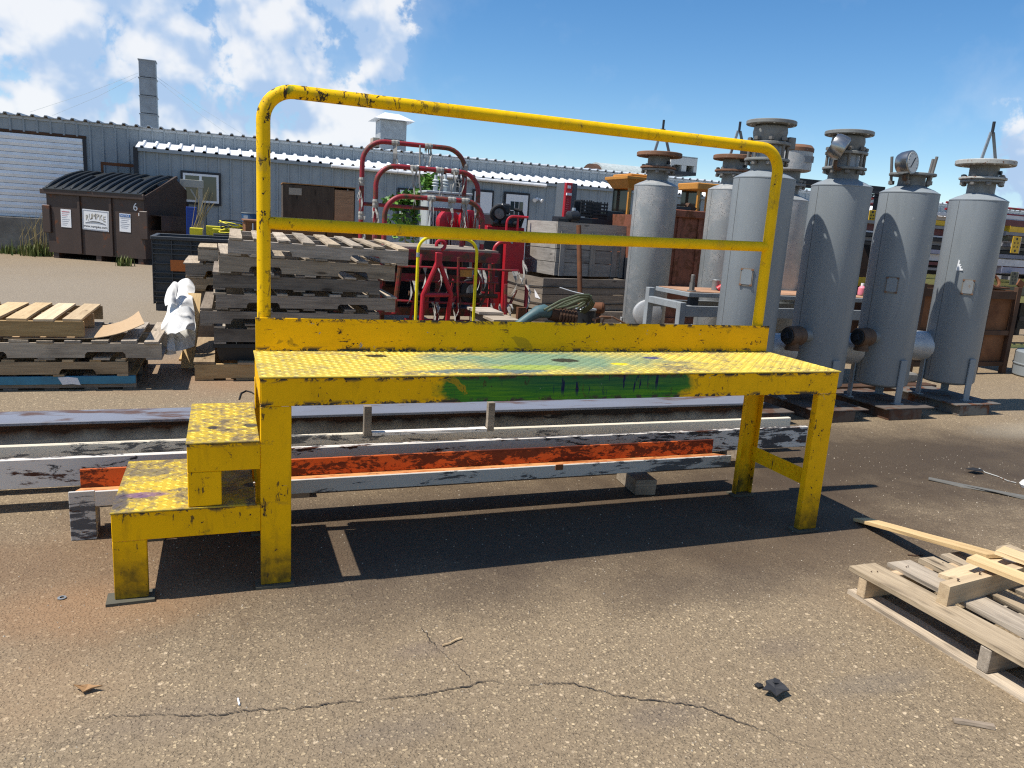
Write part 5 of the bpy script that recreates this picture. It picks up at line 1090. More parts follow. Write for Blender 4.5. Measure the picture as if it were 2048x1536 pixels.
def flap(pts, name='flap', seed=0.0):
    """a hanging, doubly curved strip through rows of points"""
    G = [[Vector(p) for p in r_] for r_ in pts]; K = 14
    def cr(a, b, c, d, s): return 0.5 * ((2 * b) + (c - a) * s + (2 * a - 5 * b + 4 * c - d) * s * s + (3 * b - a - 3 * c + d) * s ** 3)
    def dense(L):
        o = []
        for i in range(len(L) - 1):
            for k in range(K): o.append(cr(L[max(i - 1, 0)], L[i], L[i + 1], L[min(i + 2, len(L) - 1)], k / K))
        return o + [L[-1]]
    G = [dense(r_) for r_ in G]; G = list(zip(*[dense(list(c_)) for c_ in zip(*G)]))
    def crease(p, f, o): return (1 - min(1, abs(mnoise.noise(p * f + Vector((o, o * 2, 0)))) * 2.2)) ** 2
    pts = [[tuple(p + Vector((mnoise.noise(p * 6) * 0.025, -0.055 * crease(p, 2.6, seed) - 0.026 * crease(p, 7.5, seed + 3) + mnoise.noise(p * 3.0 + Vector((seed, 0, 0))) * 0.06, 0))) for p in r_] for r_ in G]
    pts = [[(x, y, max(z, 0.004)) for x, y, z in r_] for r_ in pts]
    rows = len(pts); cols = len(pts[0]); vs = [p for r_ in pts for p in r_]; fs = []
    for i in range(rows - 1):
        for j in range(cols - 1): a = i * cols + j; fs.append((a, a + 1, a + cols + 1, a + cols))
    return MB().add(vs, fs).build(name, M_TARP, t, smooth=True, sharp=120)
def P_(u, v, Y): return tuple(gy(u, v, Y))
flap([[P_(352, 572, 5.3), P_(364, 560, 5.35), P_(376, 557, 5.3), P_(386, 566, 5.3)], [P_(338, 600, 5.0), P_(352, 588, 4.98), P_(370, 585, 5.0), P_(388, 592, 5.02)], [P_(334, 628, 4.8), P_(348, 622, 4.74), P_(370, 622, 4.72), P_(390, 632, 4.76)], [P_(329, 662, 4.62), P_(342, 660, 4.54), P_(366, 662, 4.52), P_(391, 668, 4.6)], [P_(324, 698, 4.56), P_(344, 703, 4.44), P_(366, 700, 4.44), P_(390, 692, 4.56)]], 'sheet', 1.0)
flap([[P_(335, 574, 4.95), P_(345, 562, 5.0), P_(356, 566, 4.97)], [P_(330, 592, 4.85), P_(341, 584, 4.82), P_(352, 590, 4.85)], [P_(333, 610, 4.76), P_(345, 606, 4.72), P_(356, 610, 4.74)]], 'flap', 4.4)
flap([[P_(330, 632, 4.60), P_(352, 618, 4.56), P_(378, 612, 4.6), P_(392, 624, 4.62)], [P_(326, 652, 4.52), P_(348, 642, 4.46), P_(376, 640, 4.48), P_(391, 648, 4.52)], [P_(336, 668, 4.48), P_(352, 664, 4.42), P_(374, 656, 4.44), P_(388, 660, 4.5)]], 'flap', 6.0)
flap([[P_(325, 655, 4.56), P_(336, 650, 4.5), P_(348, 660, 4.48)], [P_(322, 680, 4.52), P_(336, 676, 4.42), P_(350, 684, 4.42)], [P_(321, 703, 4.5), P_(336, 708, 4.38), P_(354, 706, 4.42)]], 'flap', 9.0)
# brown plywood box with a second box on top
M_PLYD = wood('dark_stained_plywood', (0.085, 0.06, 0.038), (0.035, 0.024, 0.016), var=0.1, streak=0.6)
M_PLYB = wood('red_brown_plywood', (0.26, 0.125, 0.058), (0.12, 0.055, 0.028), var=0.12, streak=0.6)
M_PLYT = wood('tan_plywood', (0.36, 0.19, 0.075), (0.17, 0.085, 0.035), var=0.08, streak=0.9)
b0 = gy(491, 470, 8.5); b1 = gy(722, 485, 8.5); bz = gy(520, 440, 8.5).z
t = thing('plywood_box', 'large red brown plywood box behind the tall pallet stack', 'wooden box', (b0.x, 8.5, 0))
bw_ = b1.x - b0.x + 0.35
board('front_panel', M_PLYB, bw_ * 0.56, bz - 0.04, 0.02, (bw_ * 0.28, 0, bz / 2), (R(90), 0, 0), t); board('front_panel', M_PLYB, bw_ * 0.435, bz - 0.04, 0.02, (bw_ * 0.782, 0, bz / 2), (R(90), 0, 0), t)
MB().b2((0, 0.002, 0), (0.02, 1.1, bz - 0.03)).build('side_panel', M_PLYB, t); MB().b2((bw_ - 0.02, 0.002, 0), (bw_, 1.1, bz - 0.03)).build('side_panel', M_PLYB, t)
board('lid', M_PLYB, bw_ + 0.06, 1.16, 0.02, (bw_ / 2, 0.54, bz - 0.028), (0, 0, 0), t); MB().b2((0.021, 1.08, 0), (bw_ - 0.021, 1.1, bz - 0.03)).build('back_panel', M_PLYB, t)
MB().b2((0.09, -0.026, 0.05), (0.105, -0.0215, bz - 0.05)).build('strap', M_WHITE, t)
c0_ = gy(566, 432, 8.75); c1_ = gy(706, 436, 8.75); ctop = gy(569, 366, 8.75).z; cw = c1_.x - c0_.x; ch = ctop - bz
t = thing('plywood_crate', 'dark plywood crate with a lighter tan end panel standing on the brown plywood box', 'crate', (c0_.x, 8.75, bz - 0.006), R(-2))
board('front_panel', M_PLYD, ch - 0.02, cw * 0.715, 0.02, (cw * 0.357, 0, ch / 2), (R(90), R(-90), 0), t); o = board('front_panel', M_PLYT, cw * 0.28, ch - 0.045, 0.024, (cw * 0.86, -0.002, ch / 2 - 0.012), (R(90), 0, 0), t); o['label'] = 'lighter tan end panel'
MB().b2((0, 0.003, 0), (0.02, 0.7, ch)).build('side_panel', M_PLYD, t); MB().b2((cw - 0.0, 0.003, 0), (cw + 0.02, 0.75, ch)).build('side_panel', M_PLYD, t); MB().b2((0.021, 0.68, 0), (cw - 0.021, 0.7, ch)).build('back_panel', M_PLYD, t)
board('top_panel', M_PLYT, cw + 0.03, 0.72, 0.015, (cw / 2 + 0.01, 0.355, ch + 0.001), parent=t); MB().b2((0.08, -0.027, ch * 0.72), (0.26, -0.0235, ch * 0.9)).build('paper_label', flat('old_paper', (0.30, 0.27, 0.22), 0.8), t)
# blue barrel, rusty drum, yellow scrap
def drum(label, name, cat, u0, u1, vt, Y, mat, rim, zb=0.0, zt=None):
    a, b = gy(u0, vt, Y), gy(u1, vt, Y); r = (b.x - a.x) / 2; t = thing(name, label, cat, ((a.x + b.x) / 2, Y, zb)); h = a.z - zb
    MB().lathe([(r * 0.96, 0), (r, 0.02), (r, h * 0.33), (r * 1.03, h * 0.345), (r, h * 0.36), (r, h * 0.66), (r * 1.03, h * 0.675), (r, h * 0.69), (r, h - 0.02)], 26).build('body', mat, t, smooth=True)
    MB().lathe([(r * 1.03, h - 0.019), (r * 1.03, h), (r * 0.97, h), (r * 0.97, h - 0.012)], 26).build('rim', rim, t, smooth=True); return t, r, h
t, r_, h_ = drum('dark blue steel drum with a white paper hanging on it beside the left handrail post', 'steel_drum', 'drum', 483, 530, 424, 13.5, paint('drum_blue', (0.012, 0.06, 0.15), 0.4, grime=0.2), M_GALV)
MB().b2((-r_ * 0.85, -r_ * 0.86, h_ - 0.33), (-r_ * 0.35, -r_ * 0.83, h_ - 0.06)).build('paper_sheet', M_WHITE, t)
drum('short rusty drum in front of the dark blue steel drum', 'rusty_drum', 'drum', 485, 530, 444, 11.5, M_RUST, M_RUST)
M_YSC = paint('bright_yellow_paint', (0.72, 0.62, 0.02), 0.5, chips=0.3, grime=0.35)
for i, (u0, u1, v0, v1, Y, lb) in enumerate([(379, 405, 456, 470, 14.0, 'short yellow steel beam end at the left of the yellow scrap pile'), (412, 450, 452, 466, 14.5, 'yellow steel beam lying across the middle of the scrap pile'), (425, 452, 458, 472, 13.4, 'darker yellow block shaped beam end at the front of the scrap pile'), (446, 486, 458, 472, 13.7, 'yellow beam at the right end of the scrap pile')]):
    a, b = gy(u0, v0, Y), gy(u1, v1, Y); t = thing('yellow_beam', lb, 'steel beam', (a.x, Y, 0), 0, 'yellow scrap beams behind the bulk container')
    m = MB(); w_ = b.x - a.x; m.b2((0, 0, b.z - 0.06), (w_, 0.03, a.z)); m.b2((0, 0.031, a.z - 0.02), (w_, 0.5, a.z)); m.b2((0, 0.031, b.z - 0.06), (w_, 0.5, b.z - 0.04)); m.build('beam', M_YSC, t); MB().b2((0.05, 0.1, 0), (w_ - 0.05, 0.4, b.z - 0.061)).build('support', M_DRUST, t)
P = gy(470, 452, 13.0)
t = thing('yellow_strapping', 'tangled yellow strapping heaped left of the dark blue drum', 'strapping', (P.x, 13.2, P.z - 0.14))
for k in range(7): MB().tube([(0.28 * math.cos(a) + random.uniform(-0.03, 0.03), 0.2 * math.sin(a), 0.05 + 0.02 * k + 0.07 * math.sin(a + k)) for a in [2 * math.pi * i / 14 for i in range(14)]], 0.012, 5, closed=True).build('strap_loop', M_YSC if k % 3 else M_BLACK, t)
tag(MB().b2((P.x - 0.4, 13.0, 0), (P.x + 0.45, 13.6, P.z - 0.17)).build('dark_box', M_BLACK, bevel=0.01), 'black box under the tangled yellow strapping', 'box')
# red tube hoops with shredded plastic
M_SHRED = NB('shredded_plastic'); M_SHRED = M_SHRED.set((0.30, 0.285, 0.255), 0.8, 0, 0.3)
def shred(parent, at, ln, n=3):
    for k in range(n):
        p = Vector(at) + Vector((random.uniform(-0.04, 0.04), random.uniform(-0.03, 0.03), 0)); w = random.uniform(0.006, 0.03); l_ = ln * random.uniform(0.4, 1.0); a = random.uniform(0, 3.14); vs = []; N = 6
        for i in range(N + 1):
            s = i / N; q = p + Vector((0.05 * math.sin(3 * s + k) * s, 0.04 * math.sin(4 * s + a), -l_ * s)); ww = w * (1 - 0.8 * s) * (0.6 + 0.8 * random.random()); tw = a + s * 2.5
            d = Vector((math.cos(tw), math.sin(tw), 0)) * ww; vs += [tuple(q + d), tuple(q - d)]
        MB().add(vs, [(2 * i, 2 * i + 1, 2 * i + 3, 2 * i + 2) for i in range(N)]).build('plastic_shred', M_SHRED, parent)
def wrap(parent, at, r, ax):
    o = MB().lathe([(r * 1.05, -0.05), (r * 1.25, -0.02), (r * 1.15, 0.01), (r * 1.3, 0.03), (r * 1.05, 0.06)], 9, at, ax).build('plastic_wrap', M_SHRED, parent); return o
HG = 'red tube hoops with plastic shreds'
def red_hoop(label, ul, ur, vt, Y, rad, bars=(), r=0.033, wraps=()):
    a, b = gy(ul, 440, Y), gy(ur, 450, Y); zt = gy((ul + ur) / 2, vt, Y).z
    t = thing('red_hoop', label, 'tube frame', ((a.x + b.x) / 2, Y, 0), 0, HG); h2 = (b.x - a.x) / 2
    MB().tube(hoop((-h2, 0, 0), (h2, 0, 0), zt, rad, 0.05, (1, 0, 0), 8), r, 14).build('hoop', M_OLDRED, t, smooth=True)
    for z in bars: MB().tube([(-h2 + r, 0, z), (h2 - r, 0, z - 0.005)], r * 0.8, 10).build('crossbar', M_OLDRED, t, smooth=True)
    MB().b2((-h2 - 0.05, -0.4, 0), (-h2 + 0.05, 0.4, 0.049)).build('foot', M_OLDRED, t); MB().b2((h2 - 0.05, -0.4, 0), (h2 + 0.05, 0.4, 0.049)).build('foot', M_OLDRED, t)
    for fx, fz in wraps:
        x = -h2 + 2 * h2 * fx; z = zt - fz
        if fz < 0.05: wrap(t, (x, 0, zt), r, (1, 0, 0)); shred(t, (x, -r, zt), 0.55, 4)
        else:
            x = -h2 if fx < 0.5 else h2; wrap(t, (x, 0, z), r, (0, 0, 1)); shred(t, (x, -r, z), 0.5, 4)
    return t, h2, zt
Z_ = lambda v, Y: gy(820, v, Y).z
t, h2, zt = red_hoop('tallest and leftmost red tube hoop, scuffed, with plastic scraps knotted on it', 722, 925, 289, 7.6, 0.30, (Z_(414, 7.6),), wraps=((0.3, 0), (0.62, 0), (0, 0.55), (0, 1.0), (1, 0.7), (1, 0.25)))
MB().tube([(0.05, -0.045, zt), (0.06, -0.05, zt - 0.5), (0.11, -0.06, zt - 0.75)], 0.012, 6).build('rope', M_SHRED, t)
red_hoop('middle red tube hoop with torn plastic on both posts', 750, 953, 338, 7.2, 0.26, (), wraps=((0.35, 0), (0.6, 0), (0.75, 0), (0, 0.5), (1, 0.45), (1, 0.8)))
red_hoop('lowest red tube hoop standing in front of the transformer', 769, 965, 397, 6.8, 0.26, (), wraps=((0.45, 0), (0.66, 0), (0.8, 0.0), (1, 0.5)))
# flat bed trolley with a red frame
fb0, fb1 = gy(600, 480, 6.9), gy(985, 500, 6.9)
t = thing('flatbed_trolley', 'flat bed trolley with grey plank deck and dirty red steel frame behind the tall stack', 'trolley', (fb0.x, 6.55, 0))
fw_ = fb1.x - fb0.x; fz = 1.16
for i in range(7): board('deck_plank', WD_GREY, fw_ - 0.05, 0.2, 0.03, (fw_ / 2, 0.13 + i * 0.21, fz), parent=t)
MB().b2((0, 0, fz - 0.13), (fw_, 0.06, fz - 0.002)).build('edge_rail', M_OLDRED, t); MB().b2((0, 1.48, fz - 0.13), (fw_, 1.54, fz - 0.002)).build('edge_rail', M_OLDRED, t)
for z in (0.80, 0.36): MB().b2((0.0, 0.05, z - 0.05), (fw_, 0.13, z + 0.05)).build('frame_rail', M_OLDRED, t)
MB().b2((0.0, 0.2, 0.30), (fw_, 1.4, 0.33)).build('lower_deck', M_TRIMD, t)
for x in (0.05, fw_ * 0.36, fw_ * 0.66, fw_ - 0.12): MB().b2((x, 0.06, 0.0), (x + 0.07, 0.131 if False else 0.0495 + 0.0, fz - 0.14)).build('post', M_OLDRED, t)
MB().b2((0.0, 1.38, 0.331), (fw_, 1.40, fz - 0.15)).build('back_sheet', M_TRIMD, t)
tag(MB().b2((fb0.x + 0.2, 6.75, 0.335), (fb0.x + 1.2, 7.6, 0.66)).build('rusty_tray', M_DRUST, bevel=0.01), 'dark rusty tray lying on the lower deck of the red trolley', 'tray')
t = thing('red_pipe_rack', 'tangle of dirty red pipes and bars under the tube hoops behind the hook stand', 'pipe rack', (fb0.x + 1.0, 6.35, 0)); rr = random.Random(5)
for k in range(9): MB().tube([(0.1 + 0.22 * k + rr.uniform(-0.05, 0.05), rr.uniform(-0.05, 0.1), 0.0 if k % 2 else 0.35), (0.12 + 0.22 * k + rr.uniform(-0.12, 0.12), rr.uniform(0, 0.1), rr.uniform(0.75, 1.15))], rr.choice((0.018, 0.026, 0.032)), 8).build('upright_pipe', M_OLDRED, t, smooth=True)
for z in (0.28, 0.52, 0.62, 0.78, 0.95): MB().tube([(rr.uniform(0, 0.3), 0.03, z), (rr.uniform(1.2, 2.0), 0.06, z + rr.uniform(-0.04, 0.03))], rr.choice((0.015, 0.022, 0.03)), 8).build('cross_pipe', M_OLDRED if z != 0.62 else M_DRUST, t, smooth=True)
for k in range(4): MB().tube([(0.3 + 0.4 * k, 0.0, 0.15), (0.55 + 0.4 * k, 0.05, 0.7)], 0.02, 8).build('brace', M_OLDRED if k % 2 else M_DRUST, t, smooth=True)
for k in range(16): shred(t, (rr.uniform(0.1, 1.9), -0.05, rr.choice((0.52, 0.78, 0.95, 1.1))), 0.35, 2)
P = gy(940, 582, 6.45); t = thing('caster_wheel', 'black caster wheel with a pale hub beside the right post of the thin yellow hoop', 'wheel', (P.x, 6.45, P.z))
MB().lathe([(0.06, -0.03), (0.15, -0.03), (0.165, -0.015), (0.165, 0.015), (0.15, 0.03), (0.06, 0.03)], 22, (0, 0, 0), (0.4, -1, 0)).build('tyre', M_RUBBER, t, smooth=True); MB().lathe([(0.09, -0.034), (0.09, 0.034)], 16, (0, 0, 0), (0.4, -1, 0)).build('rim', M_GALV, t)
MB().b2((-0.03, -0.02, 0.17), (0.03, 0.1, 0.3)).build('fork', M_GALV, t)
P = gy(932, 546, 6.40); tag(MB().box((P.x, 6.40, P.z), (0.16, 0.012, 0.10)).build('number_plate', paint('amber_plate', (0.45, 0.20, 0.03), 0.5, chips=0.5, grime=0.4)), 'small amber plate on the red trolley frame right of the hook stand', 'plate')
# bright red A-shaped hook stand
ax_ = gy(878, 500, 6.0); az = ax_.z; l0, r0 = gy(846, 590, 6.0), gy(902, 590, 6.0); l1, r1 = gy(842, 630, 5.9), gy(890, 630, 6.1)
t = thing('hook_stand', 'bright red A-shaped steel stand with a hook on top, seen through the thin yellow hoop', 'stand', (ax_.x, 6.0, 0)); o_ = Vector((ax_.x, 6.0, 0))
MB().tube([(0, 0, az - 0.12), Vector((l0.x, 6.0, l0.z)) - o_, Vector(l1) - o_ - Vector((0, 0, l1.z))], 0.03, 10).build('leg', M_RED, t, smooth=True); MB().tube([(0, 0, az - 0.12), Vector((r0.x, 6.0, r0.z)) - o_, Vector(r1) - o_ - Vector((0, 0, r1.z))], 0.03, 10).build('leg', M_RED, t, smooth=True)
MB().tube([Vector((l0.x, 6.0, l0.z)) - o_, Vector((r0.x, 6.0, r0.z)) - o_], 0.026, 8).build('tie_bar', M_RED, t, smooth=True)
MB().b2((-0.04, -0.03, az - 0.2), (0.04, 0.03, az - 0.03)).build('head', M_RED, t, bevel=0.006); MB().tube(arc((0.02, 0, az + 0.06), 0.055, R(200), R(-80), 9, (1, 0, 0), (0, 0, 1)), 0.022, 8).build('hook', M_RED, t, smooth=True)
# thin yellow hoop close behind the platform
a, b = gy(834, 560, 2.9), gy(951, 560, 2.9); zt = gy(890, 476, 2.9).z
t = thing('yellow_hoop', 'thin yellow tube hoop guard standing behind the middle of the yellow platform', 'hoop guard', ((a.x + b.x) / 2, 2.9, 0)); h2 = (b.x - a.x) / 2
M_YTH = yellow('lemon_tube_paint', col=(0.72, 0.58, 0.015), dirt=0.2)
MB().tube(hoop((-h2, 0, 0), (h2, 0, 0), zt, 0.11, 0.01, (1, 0, 0), 8), 0.0125, 12).build('tube', M_YTH, t, smooth=True)
for s in (-1, 1): MB().lathe([(0.05, 0), (0.05, 0.009)], 16, (s * h2, 0, 0)).build('foot', M_YTH, t)
MB().lathe([(0.0145, 0), (0.0145, 0.035)], 12, (-h2, 0, zt - 0.16)).build('collar', M_GALV, t)
# electrical transformer with red fans
TY = 12.5
a, b = gy(858, 440, TY), gy(946, 440, TY); zt = gy(900, 388, TY).z
M_TRF = paint('transformer_pale_paint', (0.42, 0.45, 0.45), 0.45, grime=0.2)
t = thing('transformer', 'pale grey electrical transformer with finned side and bushings behind the red hoops', 'transformer', (a.x, TY, 0)); tw = b.x - a.x
MB().b2((0.0, 0.25, 0.1), (tw, 1.2, zt)).build('tank', M_TRF, t, bevel=0.02)
MB().b2((-0.03, 0.2, zt + 0.002), (tw + 0.03, 1.25, zt + 0.05)).build('lid', M_TRF, t, bevel=0.01)
for i in range(9): MB().b2((0.03 + i * 0.06, 0.02, 0.5), (0.05 + i * 0.06, 0.248, zt - 0.28)).build('cooling_fin', M_TRF, t)
for x, h, mt in ((0.28, 0.34, M_TRF), (0.5, 0.36, M_TRF), (0.82, 0.40, M_TRIMD)):
    B_ = MB().lathe([(0.05, 0), (0.05, h * 0.3), (0.09, h * 0.33), (0.04, h * 0.42), (0.085, h * 0.5), (0.04, h * 0.58), (0.075, h * 0.66), (0.035, h * 0.74), (0.03, h)], 16, (x * tw, 0.6, zt + 0.051)).build('bushing', mt, t, smooth=True)
    MB().lathe([(0.012, 0), (0.012, 0.12)], 6, (x * tw, 0.6, zt + 0.052 + h)).build('terminal', M_TRIMD, B_)
FG = 'red discs in front of the transformer'
for u, lb in ((892, 'left of the two red round fan housings in front of the pale transformer'), (933, 'right of the two red round fan housings, half behind a red hoop post')):
    P = gy(u, 440, 12.1); t2 = thing('fan_housing', lb, 'fan', (P.x, 12.1, P.z - 0.05), 0, FG); MB().lathe([(0.24, 0), (0.25, 0.02), (0.25, 0.16), (0.19, 0.18)], 24, (0, 0, 0), (0.3, -1, 0)).build('housing', M_RED, t2, smooth=True)
    mb = MB()
    for k in range(7): mb.tube([(-0.19 + k * 0.063, -0.205, -0.14 + abs(k - 3) * 0.02), (-0.19 + k * 0.063, -0.205, 0.14 - abs(k - 3) * 0.02)], 0.006, 4)
    mb.build('guard_bars', M_OLDRED, t2)['kind'] = 'stuff'
    MB().b2((-0.05, 0.0, -P.z + 0.05), (0.05, 0.08, -0.22)).build('stand', M_OLDRED, t2)
# young bush
M_LEAF = NB('fresh_leaf'); M_LEAF = M_LEAF.set(M_LEAF.mix(M_LEAF.step(M_LEAF.noise(3, 3, 0.6), 0.35, 0.65), (0.035, 0.105, 0.012), (0.12, 0.25, 0.025)), 0.5, 0, 0.4)
def leaf_cloud(name, parent, blobs, n, size, mat=None):
    vs = []; fs = []
    for k in range(n):
        c, r = random.choice(blobs); d = Vector((random.gauss(0, 1), random.gauss(0, 1), random.gauss(0, 1))).normalized() * (random.random() ** 0.45); p = Vector(c) + Vector((d.x * r[0], d.y * r[1], d.z * r[2]))
        u = Vector((random.gauss(0, 1), random.gauss(0, 1), random.gauss(0, 0.6))).normalized(); w = u.cross(Vector((random.gauss(0, 1), random.gauss(0, 1), random.gauss(0, 1)))).normalized(); s = size * random.uniform(0.6, 1.3); o = len(vs)
        vs += [tuple(p - u * s), tuple(p + w * s * 0.5), tuple(p + u * s), tuple(p - w * s * 0.5)]; fs.append((o, o + 1, o + 2, o + 3))
    return MB().add(vs, fs).build(name, mat or M_LEAF, parent)
P1, P2, P3 = gy(858, 385, 13.6), gy(800, 405, 13.6), gy(830, 398, 13.6)
t = thing('bush', 'bright green young bush growing between the red hoops and the building', 'bush', (P3.x, 13.6, 0)); q = Vector((P3.x, 13.6, 0))
leaf_cloud('foliage', t, [(P1 - q, (0.28, 0.3, 0.42)), (P1 - q - Vector((0, 0, 0.4)), (0.36, 0.3, 0.35)), (P2 - q, (0.42, 0.3, 0.16)), (P3 - q, (0.4, 0.3, 0.2)), (P3 - q - Vector((0, 0, 0.5)), (0.7, 0.4, 0.5))], 1500, 0.085)
for s in (P1, P2, P3): MB().tube([(0, 0, 0), (s - q) * 0.6, s - q], [0.02, 0.014, 0.005], 6).build('stem', WD_TAN, t)
# red engine skid
EY = 11.0
M_ENG = flat('black_engine', (0.022, 0.023, 0.025), 0.4)
P = gy(1008, 430, EY); t = thing('engine_skid', 'black engine with coiled hoses on a red skid left of the grey wooden crates', 'engine', (P.x, EY, 0)); z = P.z
MB().b2((-0.25, 0, z - 0.22), (0.35, 0.7, z + 0.02)).build('block', M_ENG, t, bevel=0.03); MB().b2((-0.03, 0.1, z + 0.021), (0.17, 0.45, z + 0.22)).build('air_cleaner', M_ENG, t, bevel=0.03)
MB().tube(arc((-0.14, -0.06, z + 0.03), 0.13, 0, 2 * math.pi, 18, (1, 0, 0), (0.1, -0.2, 1))[:-1], 0.04, 10, closed=True).build('hose_loop', M_RUBBER, t, smooth=True); MB().lathe([(0.1, 0), (0.1, 0.06), (0.05, 0.07)], 18, (-0.12, -0.03, z + 0.02), (0, -1, 0)).build('pulley', M_BOLT, t, smooth=True)
MB().tube([(0.2, 0, z + 0.12), (0.32, -0.05, z + 0.1), (0.4, 0, z - 0.02), (0.36, 0.05, z - 0.2)], 0.035, 8).build('hose', M_RUBBER, t, smooth=True)
for i in range(4): MB().lathe([(0.045, 0), (0.045, 0.09), (0.02, 0.1)], 10, (-0.18 + i * 0.14, 0.0, z - 0.15), (0, -1, 0.1)).build('cylinder_cap', M_ENG, t)
MB().b2((-0.32, 0.02, 0), (0.45, 0.8, z - 0.221)).build('skid_box', M_RED, t, bevel=0.01)
a, b = gy(1019, 470, 9.6), gy(1036, 470, 9.6); t = thing('red_cabinet', 'narrow red steel cabinet standing at the left end of the grey wooden crates', 'cabinet', (a.x, 9.6, 0)); zt = gy(1025, 462, 9.6).z
MB().b2((-0.06, 0, 0), (b.x - a.x + 0.14, 0.6, zt)).build('body', M_RED, t, bevel=0.01); MB().b2((-0.62, 0.1, 0), (-0.065, 0.6, gy(990, 585, 9.6).z)).build('lower_box', M_RED, t, bevel=0.01); MB().b2((-0.62, 0.12, gy(990, 585, 9.6).z + 0.002), (-0.065, 0.58, zt - 0.2)).build('dark_grille', M_BLACK, t)
MB().lathe([(0.02, 0), (0.02, 0.02)], 10, (0.05, -0.001, zt - 0.2), (0, -1, 0)).build('lock', M_GALV, t)
a = gy(1014, 440, 9.9); zt = gy(1030, 433, 9.9).z; t = thing('red_guard', 'red bent tube guard with a middle bar in front of the black engine', 'tube guard', (a.x, 9.9, 0))
MB().tube([(0, 0, gy(1012, 470, 9.9).z), (0, 0, zt - 0.12)] + arc((0.12, 0, zt - 0.12), 0.12, math.pi, math.pi / 2, 5, (1, 0, 0), (0, 0, 1)) + [(0.4, 0, zt)], 0.022, 8).build('tube', M_RED, t, smooth=True); MB().tube([(0.21, 0, zt), (0.21, 0, gy(1012, 470, 9.9).z)], 0.02, 8).build('bar', M_RED, t, smooth=True); MB().b2((-0.05, 0.0, gy(1012, 472, 9.9).z - 0.05), (0.5, 0.3, gy(1012, 470, 9.9).z - 0.002)).build('bracket', M_ENG, t)
a = gy(987, 520, 8.9); zt = gy(1000, 484, 8.9).z; t = thing('tube_guard', 'red bent tube with a square socket rising beside the lower grey crate', 'tube guard', (a.x, 8.9, 0))
MB().tube([(0, 0, 0.62), (0, 0, zt - 0.15)] + arc((0.15, 0, zt - 0.15), 0.15, math.pi, math.pi / 2, 6, (1, 0, 0), (0, 0, 1)) + [(0.3, 0.1, zt)], 0.028, 10).build('tube', M_RED, t, smooth=True); MB().b2((-0.045, -0.045, 0), (0.045, 0.045, 0.66)).build('socket', M_RED, t)
# grey wooden crates
M_CRW = wood('crate_grey_wood', (0.38, 0.345, 0.295), (0.13, 0.11, 0.09), var=0.16, streak=0.8); M_CRD = wood('crate_brown_grey_wood', (0.27, 0.225, 0.175), (0.085, 0.066, 0.05), var=0.16, streak=0.9, stain=0.3)
def crate(label, x, y, z0, w, d, h, mat, rows, rz, battens=(), top=False):
    t = thing('wooden_crate', label, 'wooden crate', (x, y, z0), rz, 'grey wooden crates behind the platform'); ph = h / rows
    for i in range(rows):
        zc = ph * (i + 0.5)
        board('plank', mat, w, ph - 0.012, 0.03, (w / 2, 0.03, zc), (R(90), 0, 0), t, 0.003); board('plank', mat, d - 0.07, ph - 0.012, 0.03, (0.03, d / 2, zc), (R(90), 0, R(-90)), t, 0.003)
        board('plank', mat, w, ph - 0.012, 0.03, (w / 2, d, zc), (R(90), 0, 0), t, 0.003); board('plank', mat, d - 0.07, ph - 0.012, 0.03, (w, d / 2, zc), (R(90), 0, R(-90)), t, 0.003)
    for x_ in battens: board('batten', mat, h - 0.16, 0.10, 0.025, (x_, -0.0015, (h - 0.16) / 2), (R(90), R(-90), 0), t)
    MB().b2((0.031, 0.031, 0.03), (w - 0.031, d - 0.031, 0.05)).build('floor', mat, t); return t
cA = Vector((4.77, 8.42, 0.19))
for i, y in enumerate((8.5, 9.45)): tag(MB().b2((4.62, y, 0.0), (6.5, y + 0.12, 0.188)).build('bearer', WD_DARK), ['front dark timber bearer under the lower grey crate', 'rear dark timber bearer under the lower grey crate'][i], 'timber')
t = crate('long low weathered crate with black straps, under the taller grey crate', 4.77, 8.42, 0.19, 1.72, 1.55, 0.545, M_CRD, 2, R(9))
for z in (0.12, 0.40): MB().tube([(-0.012, 1.5, z), (-0.014, 0.75, z - 0.02 - (z > 0.3) * 0.02), (-0.012, -0.012, z), (0.9, -0.014, z - 0.008), (1.7, -0.012, z)], 0.008, 5).build('strap', M_BLACK, t)
MB().add([(-0.006, 0.26, 0.33), (-0.006, 0.05, 0.19), (-0.006, 0.22, 0.20), (-0.004, 0.26, 0.33), (-0.004, 0.05, 0.19), (-0.004, 0.22, 0.20)], [(0, 1, 2), (5, 4, 3), (0, 3, 4, 1), (1, 4, 5, 2), (2, 5, 3, 0)]).build('torn_label', M_WHITE, t)
t = crate('tall grey plank crate with upright battens, standing on the long low crate', 5.20, 8.98, 0.736, 1.62, 1.05, 0.92, M_CRW, 4, R(8), (0.12, 0.75, 1.22, 1.4))
tag(MB().b2((6.62, 8.62, 0.0), (7.4, 9.6, 1.1)).build('dark_cabinet', M_TRIMD, bevel=0.01), 'dark cabinet between the grey crates and the leftmost galvanised vessel', 'cabinet')
a, b = gy(1176, 452, 6.6), gy(1163, 592, 6.6); tag(MB().tube([(a.x, 6.9, a.z), (b.x, 6.5, 0)], 0.035, 12).build('rusty_pipe', M_RUST, smooth=True), 'rusty brown pipe standing upright in front of the grey wooden crates', 'pipe')
